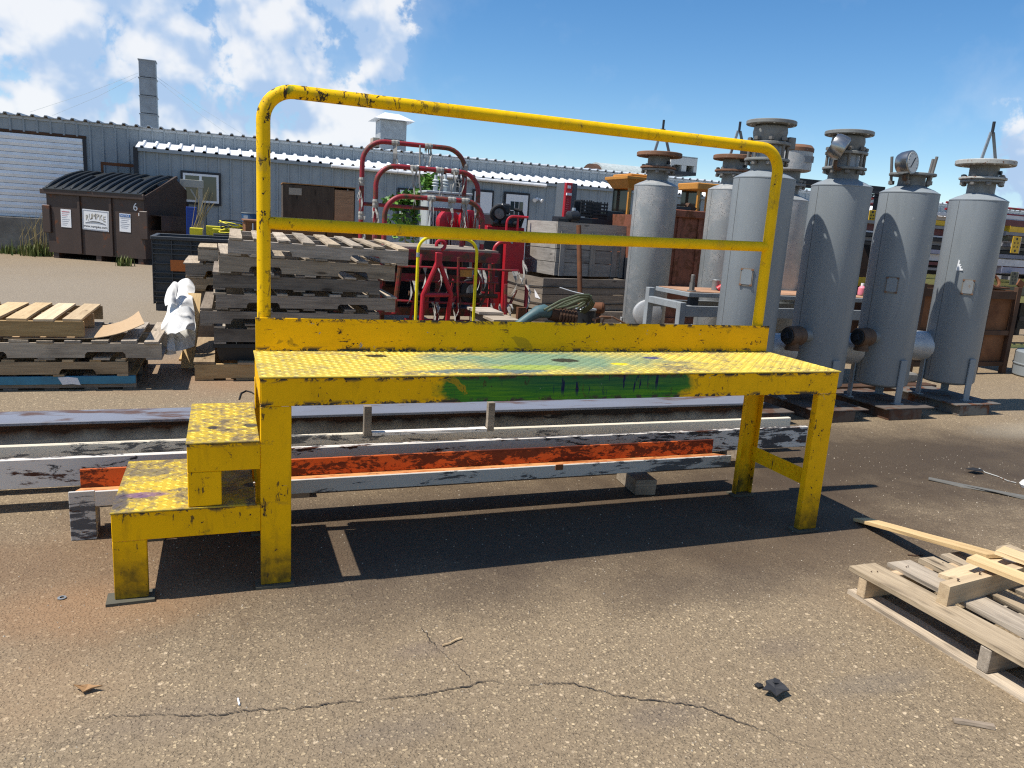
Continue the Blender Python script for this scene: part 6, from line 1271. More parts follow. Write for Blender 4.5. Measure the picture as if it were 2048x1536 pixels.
# green hoses draped on a blue-green pipe stub
M_HOSE = paint('green_hose', (0.07, 0.085, 0.045), 0.5, grime=0.3); M_TEAL = paint('teal_pipe_paint', (0.06, 0.12, 0.13), 0.5, chips=0.4, grime=0.3)
HY = 4.6
def H(u, v, dy=0): return gy(u, v, HY + dy)
t = thing('pipe_fitting', 'teal painted pipe elbow with a long arm lying behind the kick plate under green hoses', 'pipe', (0, 0, 0))
MB().tube([H(1030, 655), H(1062, 632), H(1075, 624), H(1088, 622), H(1100, 626)], [0.05, 0.055, 0.07, 0.075, 0.06], 14).build('pipe', M_TEAL, t, smooth=True); MB().tube([H(1100, 627), H(1125, 632), H(1150, 634)], 0.075, 14).build('ribbed_hose', M_DRUST, t, smooth=True)
for k in range(6): MB().lathe([(0.09, -0.012), (0.09, 0.012)], 14, H(1116 + k * 6, 631 + k * 0.8), (1, 0, -0.1)).build('hose_ring', M_DRUST, t)
MB().b2((H(1062, 640).x - 0.1, HY - 0.2, 0), (H(1130, 640).x, HY + 0.2, H(1100, 655).z)).build('stand', M_DRUST, t)
t = thing('hose_coil', 'loosely coiled green hoses draped over a bucket behind the yellow kick plate', 'hose', (0, 0, 0))
hp = [((1088, 620), (1120, 602), (1155, 590), (1178, 590), (1184, 600)), ((1092, 624), (1130, 604), (1160, 594), (1180, 594), (1182, 604)), ((1100, 620), (1132, 612), (1160, 600), (1176, 596), (1186, 604)), ((1110, 618), (1140, 610), (1168, 600), (1180, 598), (1188, 606)), ((1078, 622), (1100, 620), (1130, 620), (1155, 612), (1176, 598)), ((1095, 622), (1126, 610), (1150, 602), (1172, 592), (1182, 592))]
for k, pts in enumerate(hp):
    P = [H(u, v, 0.04 * k - 0.1) for u, v in pts]; fine = []
    for i in range(len(P) - 1):
        for s in (0, 0.33, 0.66): fine.append(P[i].lerp(P[i + 1], s))
    fine.append(P[-1]); fine.append(P[-1] + Vector((0.03, 0.1, -0.06))); fine.append(P[-1] + Vector((-0.02, 0.2, -0.14))); MB().tube(fine, 0.0135, 8).build('hose', M_HOSE, t, smooth=True)
MB().tube([H(1120, 575), H(1145, 583), H(1167, 588), H(1178, 592), H(1181, 600)], 0.006, 6).build('white_cord', M_WHITE, t)
P = H(1172, 618, 0.35); t = thing('bucket', 'black plastic bucket with a pale rim holding the green hoses', 'bucket', (P.x, P.y, 0)); bz_ = P.z
MB().lathe([(0.10, 0.0), (0.12, bz_)], 22, cap=False).build('body', M_BLACK, t, smooth=True); MB().lathe([(0.10, 0), (0.10, 0.01)], 22).build('bottom', M_BLACK, t); MB().tube(arc((0, 0, bz_), 0.12, 0, 2 * math.pi, 22, (1, 0, 0), (0, 1, 0))[:-1], 0.01, 6, closed=True).build('rim', M_GALV, t)
P = H(1196, 616, 0.6); t = thing('pipe_flange', 'small brown rusty pipe end right of the black bucket', 'pipe', (P.x, P.y, 0)); MB().lathe([(0.05, -0.08), (0.07, -0.06), (0.07, 0.06), (0.05, 0.08)], 14, (0, 0, P.z), (0.8, -0.6, 0.1)).build('pipe_end', M_RUST, t, smooth=True); MB().b2((-0.03, -0.03, 0), (0.03, 0.03, P.z - 0.06)).build('post', M_DRUST, t)
t = thing('bent_rod', 'thin rusty bent rod lying behind the kick plate near the leftmost vessel', 'rod', (0, 0, 0)); MB().tube([H(1185, 640), H(1203, 633), H(1225, 634), H(1250, 647)], 0.012, 6).build('rod', M_FLGR, t, smooth=True); MB().tube([H(1204, 648), H(1208, 637), H(1222, 636)], 0.01, 6).build('rod_end', M_FLGR, t)
# splintered boards left of the hose pile
for i, (u0, v0, u1, v1, Y, lb) in enumerate([(966, 624, 1000, 620, 5.6, 'short grey board end above the kick plate, left of the brown upright post'), (995, 640, 1034, 636, 5.2, 'lower grey board end above the kick plate, beside the brown upright post')]):
    a, b = gy(u0, v0, Y), gy(u1, v1, Y); t = thing('board_stack', lb, 'boards', (a.x, Y, 0)); MB().b2((0, 0, 0), (b.x - a.x, 0.5, a.z - 0.03)).build('block', WD_DARK, t); board('board', WD_GREY, b.x - a.x + 0.1, 0.5, 0.03, ((b.x - a.x) / 2, 0.25, a.z - 0.029), parent=t)
a, b = gy(1037, 615, 5.4), gy(1048, 640, 5.4); tag(MB().b2((a.x, 5.4, 0), (b.x + 0.02, 5.47, a.z)).build('angle_post', M_RUST), 'short brown steel post standing left of the teal pipe elbow', 'post')
# red dispenser sign
a = gy(1124, 436, 12.0); b = gy(1137, 365, 12.0); t = thing('red_pedestal', 'narrow red pedestal with faint white lettering and a grey back, above the grey crates', 'pedestal', (a.x, 12.0, 0)); h_ = b.z; lean = (b.x - 0.04 - a.x)
MB().add([(0, 0, 0), (0.16, 0, 0), (0.16, 0.1, 0), (0, 0.1, 0), (lean * 0.9, 0, h_), (lean * 0.9 + 0.15, 0, h_), (lean * 0.9 + 0.15, 0.1, h_), (lean * 0.9, 0.1, h_)], [(3, 2, 1, 0), (4, 5, 6, 7), (0, 1, 5, 4), (1, 2, 6, 5), (2, 3, 7, 6), (3, 0, 4, 7)]).build('front_shell', M_RED, t, bevel=0.012)
MB().add([(0.02, 0.102, 0), (0.34, 0.102, 0), (0.34, 0.5, 0), (0.02, 0.5, 0), (lean, 0.102, h_), (lean + 0.3, 0.102, h_), (lean + 0.3, 0.5, h_), (lean, 0.5, h_)], [(3, 2, 1, 0), (4, 5, 6, 7), (0, 1, 5, 4), (1, 2, 6, 5), (2, 3, 7, 6), (3, 0, 4, 7)]).build('cabinet', paint('slate_paint', (0.10, 0.115, 0.13), 0.5), t)
MB().box((lean * 0.82 + 0.075, -0.008, h_ - 0.09), (0.07, 0.012, 0.06)).build('white_panel', M_WHITE, t); MB().box((lean * 0.72 + 0.07, -0.03, h_ - 0.24), (0.11, 0.05, 0.05)).build('white_ledge', M_WHITE, t)
for k in range(7): MB().box((lean * (0.62 - 0.05 * k) + 0.075 + 0.008 * (k % 2), -0.006, h_ - 0.36 - 0.045 * k), (0.035 + 0.012 * (k % 3), 0.006, 0.010)).build('faint_mark', flat('pink_lettering', (0.55, 0.16, 0.18), 0.6), t)
# black crates on the grey crate
M_CRB = flat('black_crate_plastic', (0.013, 0.014, 0.016), 0.45)
def milk_crate(label, u0, u1, vt, vb, Y):
    a, b = gy(u0, vb, Y), gy(u1, vt, Y); w = b.x - a.x; h = b.z - a.z; t = thing('plastic_crate', label, 'plastic crate', (a.x, Y, a.z), 0, 'black plastic crates on the grey crate')
    for k in range(5): MB().b2((0, 0, h * k / 5), (w, 0.015, h * k / 5 + h * 0.11)).build('front_bar', M_CRB, t)
    for x in (0, w * 0.25, w * 0.5, w * 0.75, w - 0.02): MB().b2((x, 0.016, 0), (x + 0.02, 0.03, h)).build('upright', M_CRB, t)
    MB().b2((0.0, 0.031, 0), (w, 0.33, h * 0.2)).build('base', M_CRB, t); MB().b2((0, 0.3, h * 0.2 + 0.001), (w, 0.33, h)).build('back', M_CRB, t); MB().b2((0, 0.031, h * 0.9), (0.02, 0.299, h)).build('side', M_CRB, t)
CY = 9.75
zc = 0.736 + 0.92
milk_crate('left black plastic crate standing above the grey plank crate', 1161, 1185, 401, 432, CY); milk_crate('right black plastic crate standing above the grey plank crate', 1185, 1217, 405, 436, CY)
a = gy(1161, 434, CY); tag(MB().b2((a.x - 0.3, CY - 0.02, a.z - 0.12), (a.x + 1.4, CY + 0.6, a.z - 0.012)).build('dark_shelf', M_TRIMD), 'dark shelf board carrying the black plastic crates', 'shelf')
tag(MB().b2((a.x - 0.25, CY + 0.05, 0), (a.x + 1.35, CY + 0.55, a.z - 0.123)).build('dark_cabinet', M_TRIMD), 'dark cabinet hidden behind the grey plank crate, carrying the shelf of black crates', 'cabinet')
a, b = gy(1214, 440, CY), gy(1247, 424, CY); tag(MB().b2((a.x, CY, a.z - 0.06), (b.x, CY + 0.4, b.z)).build('dark_bin', flat('dark_green_bin', (0.02, 0.03, 0.032), 0.5), bevel=0.008), 'dark green-black bin right of the black plastic crates', 'bin')
P = gy(1147, 428, 9.4); t = thing('black_motor', 'small black motor with a round cap lying on the grey plank crate', 'motor', (P.x, 9.4, zc + 0.002)); MB().lathe([(0.07, -0.12), (0.1, -0.1), (0.1, 0.08), (0.06, 0.12)], 16, (0, 0, 0.1), (1, 0.2, 0.1)).build('casing', M_ENG, t, smooth=True); MB().b2((-0.3, -0.05, 0), (0.35, 0.05, 0.05)).build('bar', M_ENG, t); MB().lathe([(0.04, 0), (0.03, 0.05)], 10, (0, 0, 0.2)).build('cap', M_GALV, t)
# orange cab frames and the rusty container
M_ORG = paint('orange_cab_paint', (0.46, 0.20, 0.03), 0.55, chips=0.15, grime=0.2)
def cab(label, u0, u1, vt, vb, Y, cap=True):
    a, b = gy(u0, vb, Y), gy(u1, vt, Y); w = b.x - a.x; h = b.z; t = thing('cab_frame', label, 'cab frame', (a.x, Y, 0), 0, 'orange cab frames'); zb_ = a.z
    if cap: MB().b2((-0.14, -0.12, h - 0.13), (w + 0.2, 0.9, h - 0.06)).build('roof_edge', M_ORG, t, bevel=0.01); MB().b2((0.0, 0, h - 0.059), (w + 0.1, 0.8, h)).build('roof', M_ORG, t, bevel=0.02); MB().add([(-0.12, -0.1, h - 0.131), (w + 0.18, -0.1, h - 0.131), (w + 0.05, 0, h - 0.30), (0, 0, h - 0.30), (-0.12, 0.85, h - 0.131), (w + 0.18, 0.85, h - 0.131), (w + 0.05, 0.75, h - 0.30), (0, 0.75, h - 0.30)], [(0, 1, 2, 3), (4, 7, 6, 5), (0, 3, 7, 4), (1, 5, 6, 2), (3, 2, 6, 7)]).build('visor', M_ORG, t)
    else: MB().b2((-0.08, -0.05, h - 0.16), (w + 0.2, 0.8, h)).build('roof', M_ORG, t, bevel=0.02)
    zt = h - (0.301 if cap else 0.161)
    for x in (0, w * 0.42, w * 0.6, w): MB().b2((x, 0, zb_), (x + 0.05, 0.06, zt)).build('pillar', M_ORG, t)
    MB().b2((0.051, 0.01, zb_), (w * 0.42 - 0.001, 0.05, zb_ + 0.08)).build('sill', M_ORG, t); MB().b2((-0.05, -0.03, zb_ - 0.10), (w + 0.1, 0.8, zb_ - 0.001)).build('sill', M_ORG, t); MB().b2((0, 0.7, zb_), (w, 0.72, zt)).build('back_glass', GLASS, t); MB().b2((0, 0.05, 0), (w, 0.75, zb_ - 0.101)).build('pedestal', M_TRIMD, t)
cab('orange cab frame with flared roof and thin pillars, left of the leftmost galvanised vessel', 1253, 1300, 350, 438, 11.5); cab('orange cab frame with flat roof, between the two galvanised vessels', 1392, 1440, 369, 430, 12.5, False)
a, b = gy(1330, 520, 8.6), gy(1450, 430, 8.6); M_RB = paint('red_brown_container', (0.19, 0.065, 0.035), 0.7, chips=0.25, grime=0.45, var=0.2, rust=0.3)
t = thing('scrap_container', 'rusty red brown steel container behind the galvanised vessels', 'container', (a.x - 0.5, 8.6, 0)); w = b.x - a.x + 1.5; h = b.z
MB().b2((0, 0, 0.1), (w, 0.04, h - 0.1)).build('front_wall', M_RB, t); MB().b2((0, 0.041, 0.1), (0.04, 2.0, h - 0.1)).build('side_wall', M_RB, t); MB().b2((w - 0.04, 0.041, 0.1), (w, 2.0, h - 0.1)).build('side_wall', M_RB, t); MB().b2((0.041, 1.96, 0.1), (w - 0.041, 2.0, h - 0.1)).build('back_wall', M_RB, t)
MB().b2((-0.06, -0.07, h - 0.099), (w + 0.06, 0.05, h + 0.03)).build('top_rail', M_RB, t, bevel=0.012); MB().b2((0, -0.06, 0.55), (w, -0.002, 0.68)).build('waist_rail', M_RB, t, bevel=0.01); MB().b2((0, -0.06, 0.0), (w, 0.04, 0.099)).build('bottom_rail', M_RB, t)
for x in [0.25 + i * 0.42 for i in range(int(w / 0.42))]: MB().b2((x, -0.035, 0.69), (x + 0.07, -0.002, h - 0.1)).build('stiffener', M_RB, t, bevel=0.006)
t = thing('dark_scrap', 'dark steel scrap lying on the rim of the rusty container', 'scrap', (gy(1365, 424, 8.7).x, 8.75, h + 0.031)); MB().b2((-0.3, 0, 0), (0.2, 0.3, 0.06)).build('plate', M_TRIMD, t); MB().box((0.25, 0.1, 0.06), (0.18, 0.12, 0.08), Matrix.Rotation(0.5, 3, 'Y')).build('lump', M_DRUST, t); MB().bar((-0.35, 0.05, 0.075), (0.15, 0.1, 0.09), 0.04, 0.03).build('bar', M_DRUST, t)
# ------------------------------------------------------------------ racking beams piled at the right
RK = {'white': paint('rack_white', (0.55, 0.55, 0.57), 0.5, chips=0.2, grime=0.25), 'cream': paint('rack_cream', (0.52, 0.44, 0.38), 0.5, chips=0.2, grime=0.25), 'yellow': paint('rack_yellow', (0.66, 0.40, 0.015), 0.45, chips=0.2, grime=0.2),
      'pale yellow': paint('rack_pale_yellow', (0.60, 0.52, 0.16), 0.5, chips=0.2, grime=0.2), 'maroon': paint('rack_maroon', (0.12, 0.025, 0.028), 0.5, chips=0.2, grime=0.2), 'grey': paint('rack_grey', (0.20, 0.20, 0.21), 0.5, chips=0.2, grime=0.25),
      'lavender': paint('rack_lavender', (0.30, 0.30, 0.38), 0.5, chips=0.15, grime=0.2), 'black': flat('rack_black', (0.014, 0.014, 0.016), 0.55), 'olive': paint('rack_olive', (0.10, 0.10, 0.065), 0.5, grime=0.3), 'pink': paint('rack_pink', (0.42, 0.15, 0.16), 0.6, chips=0.3, grime=0.3)}
RG = 'long racking beams piled in layers'
RYY = 6.6; XE = 19.0
order = ['topmost', 'second', 'third', 'fourth', 'fifth', 'sixth', 'seventh', 'eighth', 'ninth', 'tenth', 'eleventh', 'twelfth', 'thirteenth', 'fourteenth', 'fifteenth', 'sixteenth', 'seventeenth']
rows = [(425, 431, 'white', 1835), (432, 440, 'cream', 1838), (441, 451, 'yellow', 1862), (452, 458, 'grey', 1700), (459, 471, 'maroon', 1690), (472, 475, 'white', 1700), (477, 482, 'black', 1700), (484, 491, 'grey', 1700), (493, 499, 'black', 1700), (500, 508, 'lavender', 1850), (509, 522, 'white', 1848), (525, 531, 'maroon', 1700), (536, 541, 'grey', 1700), (550, 558, 'pale yellow', 1846), (559, 572, 'pale yellow', 1842), (574, 582, 'pink', 1700), (584, 591, 'olive', 1700)]
prevb = 9
for i, (v0, v1, cn, u0) in enumerate(rows):
    a, b = gy(1880, v0, RYY), gy(1880, v1, RYY); xa = gy(u0, v0, RYY).x
    t = thing('racking_beam', f'long {cn} racking beam, {order[i]} layer from the top of the rack pile', 'racking beam', (xa, RYY, 0), 0, RG); ln = XE - xa; z1 = min(a.z, prevb - 0.003); z0 = b.z; prevb = z0
    dy = 0.04 * ((i * 5) % 3) - 0.04
    MB().b2((0, dy, z0), (ln, dy + 0.02, z1)).build('web', RK[cn], t); MB().b2((0.0, dy + 0.021, z1 - 0.012), (ln, dy + 0.13, z1)).build('top_lip', RK[cn], t); MB().b2((0, dy + 0.021, z0), (ln, dy + 0.13, z0 + 0.01)).build('bottom_lip', RK[cn], t)
# nearer row whose ends show to the right of the last vessel
R2 = 6.1; rows2 = [(431, 438, 'white', 2004, 'pale white beam along the top of the nearer rack row'), (440, 452, 'maroon', 2002, 'maroon beam end just under the top of the nearer rack row'), (453, 464, 'yellow', 2021, 'deep yellow beam in the nearer rack row below the maroon beam end'), (464, 471, 'grey', 2012, 'grey beam in the nearer rack row below the deep yellow one'), (473, 482, 'olive', 2016, 'olive beam in the nearer rack row above the perforated yellow bracket'), (520, 533, 'white', 1992, 'broad white beam in the middle of the nearer rack row'), (535, 547, 'lavender', 2004, 'lavender white beam below the broad white one in the nearer rack row'), (574, 590, 'olive', 1982, 'dark olive beam low in the nearer rack row'), (592, 605, 'pale yellow', 1998, 'pale yellow beam at the bottom of the nearer rack row'), (690, 703, 'pale yellow', 2022, 'pale yellow beam near the ground right of the rusty steel crate')]
pb = 9
for v0, v1, cn, u0, lb in rows2:
    a, b = gy(2025, v0, R2), gy(2025, v1, R2); xa = gy(u0, v0, R2).x; t = thing('racking_beam', lb, 'racking beam', (xa, R2, 0), 0, RG); ln = XE - 1 - xa; z1 = min(a.z, pb - 0.003); z0 = b.z; pb = z0
    MB().b2((0, 0, z0), (ln, 0.02, z1)).build('web', RK[cn], t); MB().b2((0, 0.021, z1 - 0.012), (ln, 0.12, z1)).build('top_lip', RK[cn], t); MB().b2((-0.012, -0.01, z0 - 0.01), (-0.001, 0.13, min(z1 + 0.01, pb + 9))).build('end_plate', RK['maroon'] if cn in ('white', 'maroon') else RK[cn], t)
for x in (12.2, 15.0, 18.0):
    nm = {12.2: 'left', 15.0: 'middle', 18.0: 'right'}[x]
    t = thing('rack_support', f'{nm} dark steel trestle carrying the pile of racking beams', 'trestle', (x, 6.75, 0)); 
    for y in (0.12, 0.9): MB().b2((-0.05, y, 0), (0.05, y + 0.1, 2.35)).build('post', RK['black'], t)
    for z in (0.3, 1.0, 1.7): MB().b2((-0.04, 0.221, z), (0.04, 0.899, z + 0.08)).build('arm', RK['black'], t)
tag(MB().b2((9.6, 7.7, 0.12), (XE, 7.72, 2.05)).build('dark_sheeting', RK['black']), 'dark sheeting stored upright behind the pile of racking beams', 'sheeting')
for i, (u, v, Y, w_, h_, mt, lb) in enumerate([(2032, 490, 6.0, 0.19, 0.27, 'yellow', 'yellow perforated rack bracket hanging near the right edge'), (2028, 557, 6.0, 0.17, 0.22, 'olive', 'dull perforated rack bracket below the bright yellow one at the right edge'), (1744, 434, 7.4, 0.14, 0.235, 'yellow', 'small yellow perforated bracket between two grey vessels')]):
    P = gy(u, v, Y); t = thing('rack_bracket', lb, 'bracket', (P.x, Y, P.z), 0, 'perforated rack brackets'); MB().b2((-w_ / 2, 0, -h_ / 2), (w_ / 2, 0.012, h_ / 2)).build('plate', RK[mt], t, bevel=0.004); MB().b2((w_ / 2 + 0.001, 0, -h_ / 2), (w_ / 2 + 0.012, 0.10, h_ / 2)).build('side_flange', RK['cream'], t)
    for dx, dz, r in ((0, 0.36, 0.022), (0, -0.36, 0.022), (-0.2, 0.12, 0.014), (0.2, 0.12, 0.014), (-0.2, -0.12, 0.014), (0.2, -0.12, 0.014)): MB().lathe([(r, 0), (r, 0.002)], 10, (dx * w_, -0.0005, dz * h_), (0, -1, 0)).build('hole', M_BLACK, t)
    MB().b2((-0.02, 0.013, -0.03), (0.02, 0.6 if i < 2 else 0.3, 0.03)).build('stub_arm', RK['grey'], t)
# red guard rails and black gantry far behind
t = thing('guard_rail', 'thin red double guard rail far behind the racking beams at the right edge', 'guard rail', (0, 11, 0)); x0, x1 = gy(1892, 410, 11).x, gy(2200, 420, 11).x
for v in (411, 424): MB().tube([(x0, 0, gy(1960, v, 11).z), (x1, 0, gy(1960, v, 11).z)], 0.028, 8).build('rail', M_OLDRED, t, smooth=True)
for x in (x0 + 0.1, (x0 + x1) / 2, x1 - 0.1): MB().tube([(x, 0, 0), (x, 0, gy(1960, 411, 11).z)], 0.026, 8).build('post', M_OLDRED, t, smooth=True)
a, b = gy(1734, 440, 10.0), gy(1757, 440, 10.0); z1, z2 = gy(1745, 396, 10).z, gy(1745, 410, 10).z
t = thing('red_railing', 'small red tube railing between two grey vessels behind the yellow bracket', 'railing', (a.x, 10, 0))
MB().tube([(-0.05, 0, 0), (-0.05, 0, z1 - 0.12)] + arc((0.1, 0, z1 - 0.15), 0.15, math.pi, math.pi / 2, 5, (1, 0, 0), (0, 0, 1)) + [(0.8, 0, z1)], 0.03, 8).build('hoop', M_OLDRED, t, smooth=True); MB().tube([(-0.6, -0.2, z2), (0.02, -0.2, z2), (0.14, -0.2, z2 - 0.1), (0.16, -0.2, 0)], 0.032, 8).build('hoop', M_OLDRED, t, smooth=True)
for v in (424, 436, 447, 470): MB().tube([(-0.5, 0.05, gy(1745, v, 10).z), (0.5, 0.05, gy(1745, v, 10).z)], 0.02, 6).build('rail', M_OLDRED, t)
a = gy(1640, 366, 9.0); b = gy(1771, 374, 9.0); t = thing('gantry', 'black steel gantry with one tall post standing behind the grey vessels', 'gantry', (a.x, 9.0, 0)); w = b.x - a.x
MB().b2((-1.2, 0, b.z - 0.10), (w, 0.14, b.z)).build('top_beam', RK['black'], t); MB().b2((w - 0.13, 0.01, 0), (w - 0.02, 0.12, b.z - 0.101)).build('post', RK['black'], t); MB().b2((-1.2, 0.01, 0), (-1.09, 0.12, b.z - 0.101)).build('post', RK['black'], t)
for dz in (0.16, 0.21): MB().tube([(w - 0.14, 0.03, b.z - dz), (w - 1.0, 0.03, b.z - dz - 0.05)], 0.015, 6).build('brace', RK['black'], t)
MB().tube([(w - 0.2, 0.05, b.z - 0.16), (w - 0.75, 0.05, b.z - 0.5)], 0.012, 6).build('cable', RK['black'], t)
# rusty hopper and rusty steel crate
a = gy(1700, 585, 5.2); b = gy(1746, 545, 5.2); c = gy(1716, 462, 5.2)
t = thing('rusty_hopper', 'steep dark rusty hopper plate standing between two grey vessels above the table', 'hopper', (a.x, 5.2, 0)); w = b.x - a.x
MB().prism([(-0.5, 0.95), (w, 0.95), (w, b.z + 0.02), (c.x - a.x, c.z), (-0.5, c.z)], 0, 0.5, lambda p, q, t_: (p, t_, q)).build('shell', M_DRUST, t); MB().b2((-0.5, -0.03, 1.02), (w - 0.01, -0.002, 1.14)).build('yellow_band', RK['yellow'], t); 
for x in (-0.4, w - 0.1): MB().b2((x, 0.1, 0), (x + 0.08, 0.4, 0.949)).build('leg', M_DRUST, t)
M_RSH = paint('mottled_rust_sheet', (0.17, 0.068, 0.024), 0.85, chip=(0.10, 0.035, 0.014), chips=0.3, grime=0.5, grimecol=(0.05, 0.018, 0.01), var=0.3, nsc=9)
p1, p2 = gz(1951, 752), gz(2008, 747); xr = 9.78; YB = 4.0
hz = 1.16
t = thing('steel_crate', 'rusty steel framed crate with mottled sheet panels right of the last grey vessel', 'steel crate', (8.0, YB, 0)); LW_ = xr - 8.0
xs = [0, LW_ * 0.36, LW_ - 0.62, LW_ - 0.08]
for x in xs: MB().b2((x, 0, 0), (x + 0.08, 0.06, hz)).build('post', M_DRUST, t, bevel=0.004)
for z in (0.10, 0.52, hz - 0.16):
    for x0, x1 in zip(xs, xs[1:]): MB().b2((x0 + 0.081, 0.012, z), (x1 - 0.001, 0.055, z + (0.10 if z > 0.9 else 0.06))).build('rail', M_DRUST, t)
for x0, x1 in zip(xs, xs[1:]): MB().b2((x0 + 0.02, 0.061, 0.12), (x1 + 0.06, 0.07, hz - 0.05)).build('sheet_panel', M_RSH, t)
for y in (0.7,):
    for x in (0, LW_ - 0.08): MB().b2((x, y, 0), (x + 0.08, y + 0.06, hz)).build('post', M_DRUST, t)
MB().b2((0.02, 0.701, 0.12), (LW_ - 0.02, 0.71, hz - 0.05)).build('sheet_panel', M_RSH, t); MB().b2((LW_ - 0.02, 0.071, 0.12), (LW_ - 0.01, 0.699, hz - 0.05)).build('sheet_panel', M_RSH, t)
MB().box((LW_ - 0.02, 0.03, hz + 0.045), (0.12, 0.02, 0.09), Matrix.Rotation(0.5, 3, 'Y')).build('bent_lug', M_RUST, t); MB().b2((LW_ - 0.7, 0.03, hz + 0.001), (LW_ - 0.55, 0.07, hz + 0.10)).build('bent_lug', M_RUST, t)
P = gy(1985, 590, 4.3); t = thing('coiled_band', 'coil of rusty steel band sitting on the rusty steel crate', 'steel band', (P.x, 4.32, hz - 0.04)); MB().tube([(0.09 * math.cos(a), 0.05 * math.sin(a), 0.1 + 0.08 * math.sin(a)) for a in [2 * math.pi * i / 14 for i in range(14)]], 0.02, 6, closed=True).build('loop', M_RUST, t, smooth=True); MB().b2((-0.2, -0.1, 0), (0.2, 0.1, 0.02)).build('tray', M_RUST, t)
a = gz(2041, 760); t = thing('grey_drum', 'edge of a grey drum at the right border beyond the vessels', 'drum', (a.x + 0.66, a.y + 0.1, 0)); MB().lathe([(0.40, 0), (0.42, 0.02), (0.42, 0.32), (0.40, 0.34)], 32).build('body', T_GREY, t, smooth=True); MB().lathe([(0.425, 0.15), (0.43, 0.165), (0.425, 0.18)], 32, cap=False).build('hoop', T_GREY, t)
P = gz(1830, 770); t = MB().box((0, 0, 0.06), (0.34, 0.4, 0.11), Matrix.Rotation(0.3, 3, 'Z'), 0.03).build('concrete_lump', M_CONC, None, (P.x - 0.05, P.y + 0.25, 0), bevel=0.02); tag(t, 'broken concrete lump on the ground between the two right-hand grey vessels', 'concrete lump')
tag(MB().b2((5.3, 3.15, 0.0), (7.5, 3.3, 0.06)).build('bearer_beam', M_DRUST), 'dark rusty flat beam on the ground behind the row of grey vessels', 'beam')
# ------------------------------------------------------------------ small litter and weeds
def chip_obj(name, label, cat, u, v, mat, pts, h=0.01, rz=0.0, curl=0.0):
    P = gz(u, v); n = len(pts); cx = sum(p[0] for p in pts) / n; cy = sum(p[1] for p in pts) / n
    top = [(x, y, h + curl * ((x - cx) ** 2 + (y - cy) ** 2) ** 0.5 * (1 if i % 2 else 0.5)) for i, (x, y) in enumerate(pts)]; bot = [(x, y, max(0.001, z - 0.004)) for x, y, z in top]
    vs = top + bot + [(cx, cy, h + 0.004), (cx, cy, h)]; fs = []
    for i in range(n): j = (i + 1) % n; fs += [(i, j, 2 * n), (n + j, n + i, 2 * n + 1), (i, n + i, n + j, j)]
    return tag(MB().add(vs, fs).build(name, mat, None, (P.x, P.y, 0.001), (0, 0, rz)), label, cat)
star = [(0.05, 0.008), (0.036, 0.026), (0.016, 0.044), (-0.010, 0.030), (-0.046, 0.030), (-0.036, 0.004), (-0.048, -0.022), (-0.010, -0.028), (0.022, -0.040), (0.034, -0.016)]
chip_obj('rubber_scrap', 'black ragged rubber scrap lying on the asphalt in the right foreground', 'rubber scrap', 1550, 1388, flat('matte_black_scrap', (0.028, 0.028, 0.03), 0.6), star, 0.016, 0.5, 0.35)
o = chip_obj('rubber_scrap', 'smaller black chip lying on top of the ragged rubber scrap', 'rubber scrap', 1551, 1376, flat('matte_black_scrap', (0.028, 0.028, 0.03), 0.6), [(0.02, 0.0), (0.008, 0.016), (-0.016, 0.012), (-0.02, -0.008), (0.004, -0.014)], 0.02, 0.2, 0.5)
chip_obj('rubber_crumb', 'small dark crumb beside the black ragged scrap', 'rubber scrap', 1517, 1374, M_RUBBER, [(0.018, 0), (0.006, 0.014), (-0.014, 0.008), (-0.01, -0.012), (0.008, -0.012)], 0.008)
chip_obj('dry_leaf', 'curled brown dry leaf on the asphalt at the lower left', 'leaf', 172, 1382, flat('dry_leaf_brown', (0.30, 0.17, 0.075), 0.8), [(-0.04, 0.012), (-0.02, 0.006), (0, 0.02), (0.018, 0.008), (0.05, 0.0), (0.02, -0.01), (0, -0.022), (-0.014, -0.008)], 0.006, -0.2, 0.5)
P = gz(124, 1197); tag(MB().lathe([(0.008, 0), (0.016, 0.0005), (0.016, 0.003), (0.008, 0.0035)], 16, cap=False).build('washer', M_GALV, None, (P.x, P.y, 0.002)), 'small steel washer on the asphalt left of the lowest step', 'washer')
def stick(label, pts, r, mat, name='stick'):
    return tag(MB().tube([gz(u, v) + Vector((0, 0, r + 0.001)) for u, v in pts], r, 6).build(name, mat), label, 'stick')
stick('thin pale twig on the asphalt above the long crack', ((885, 1293), (900, 1289), (912, 1282), (924, 1278)), 0.004, WD_TAN)
stick('short white sliver on the asphalt left of centre', ((476, 1399), (479, 1412)), 0.003, M_WHITE)
P = gz(1945, 1450); o = board('wood_splinter', WD_DARK, 0.13, 0.018, 0.01, (P.x, P.y, 0.002), (0, 0, R(-32)), None, 0.003); tag(o, 'dark wood splinter on the asphalt below the weathered foreground pallet', 'splinter')
P = gz(1988, 985); o = board('flat_strip', paint('flat_grey_strip', (0.13, 0.125, 0.11), 0.8), 0.75, 0.055, 0.008, (P.x, P.y, 0.003), (0, 0, R(-52)), None, 0.008); tag(o, 'flat grey dirty strip lying on the dark asphalt near the right edge', 'strip')
P = gz(2044, 982); t = thing('white_scrap', 'crumpled white plastic scrap on the asphalt at the right edge', 'scrap', (P.x, P.y, 0.001)); M0 = M_TARP
MB().lathe([(0.05, 0.0), (0.06, 0.02), (0.045, 0.045), (0.012, 0.052)], 9, (0.12, 0.04, 0.001)).build('sheet', M_TARP, t, smooth=True); MB().b2((0.05, -0.05, 0.001), (0.2, -0.02, 0.03)).build('tube', M_GALV, t)
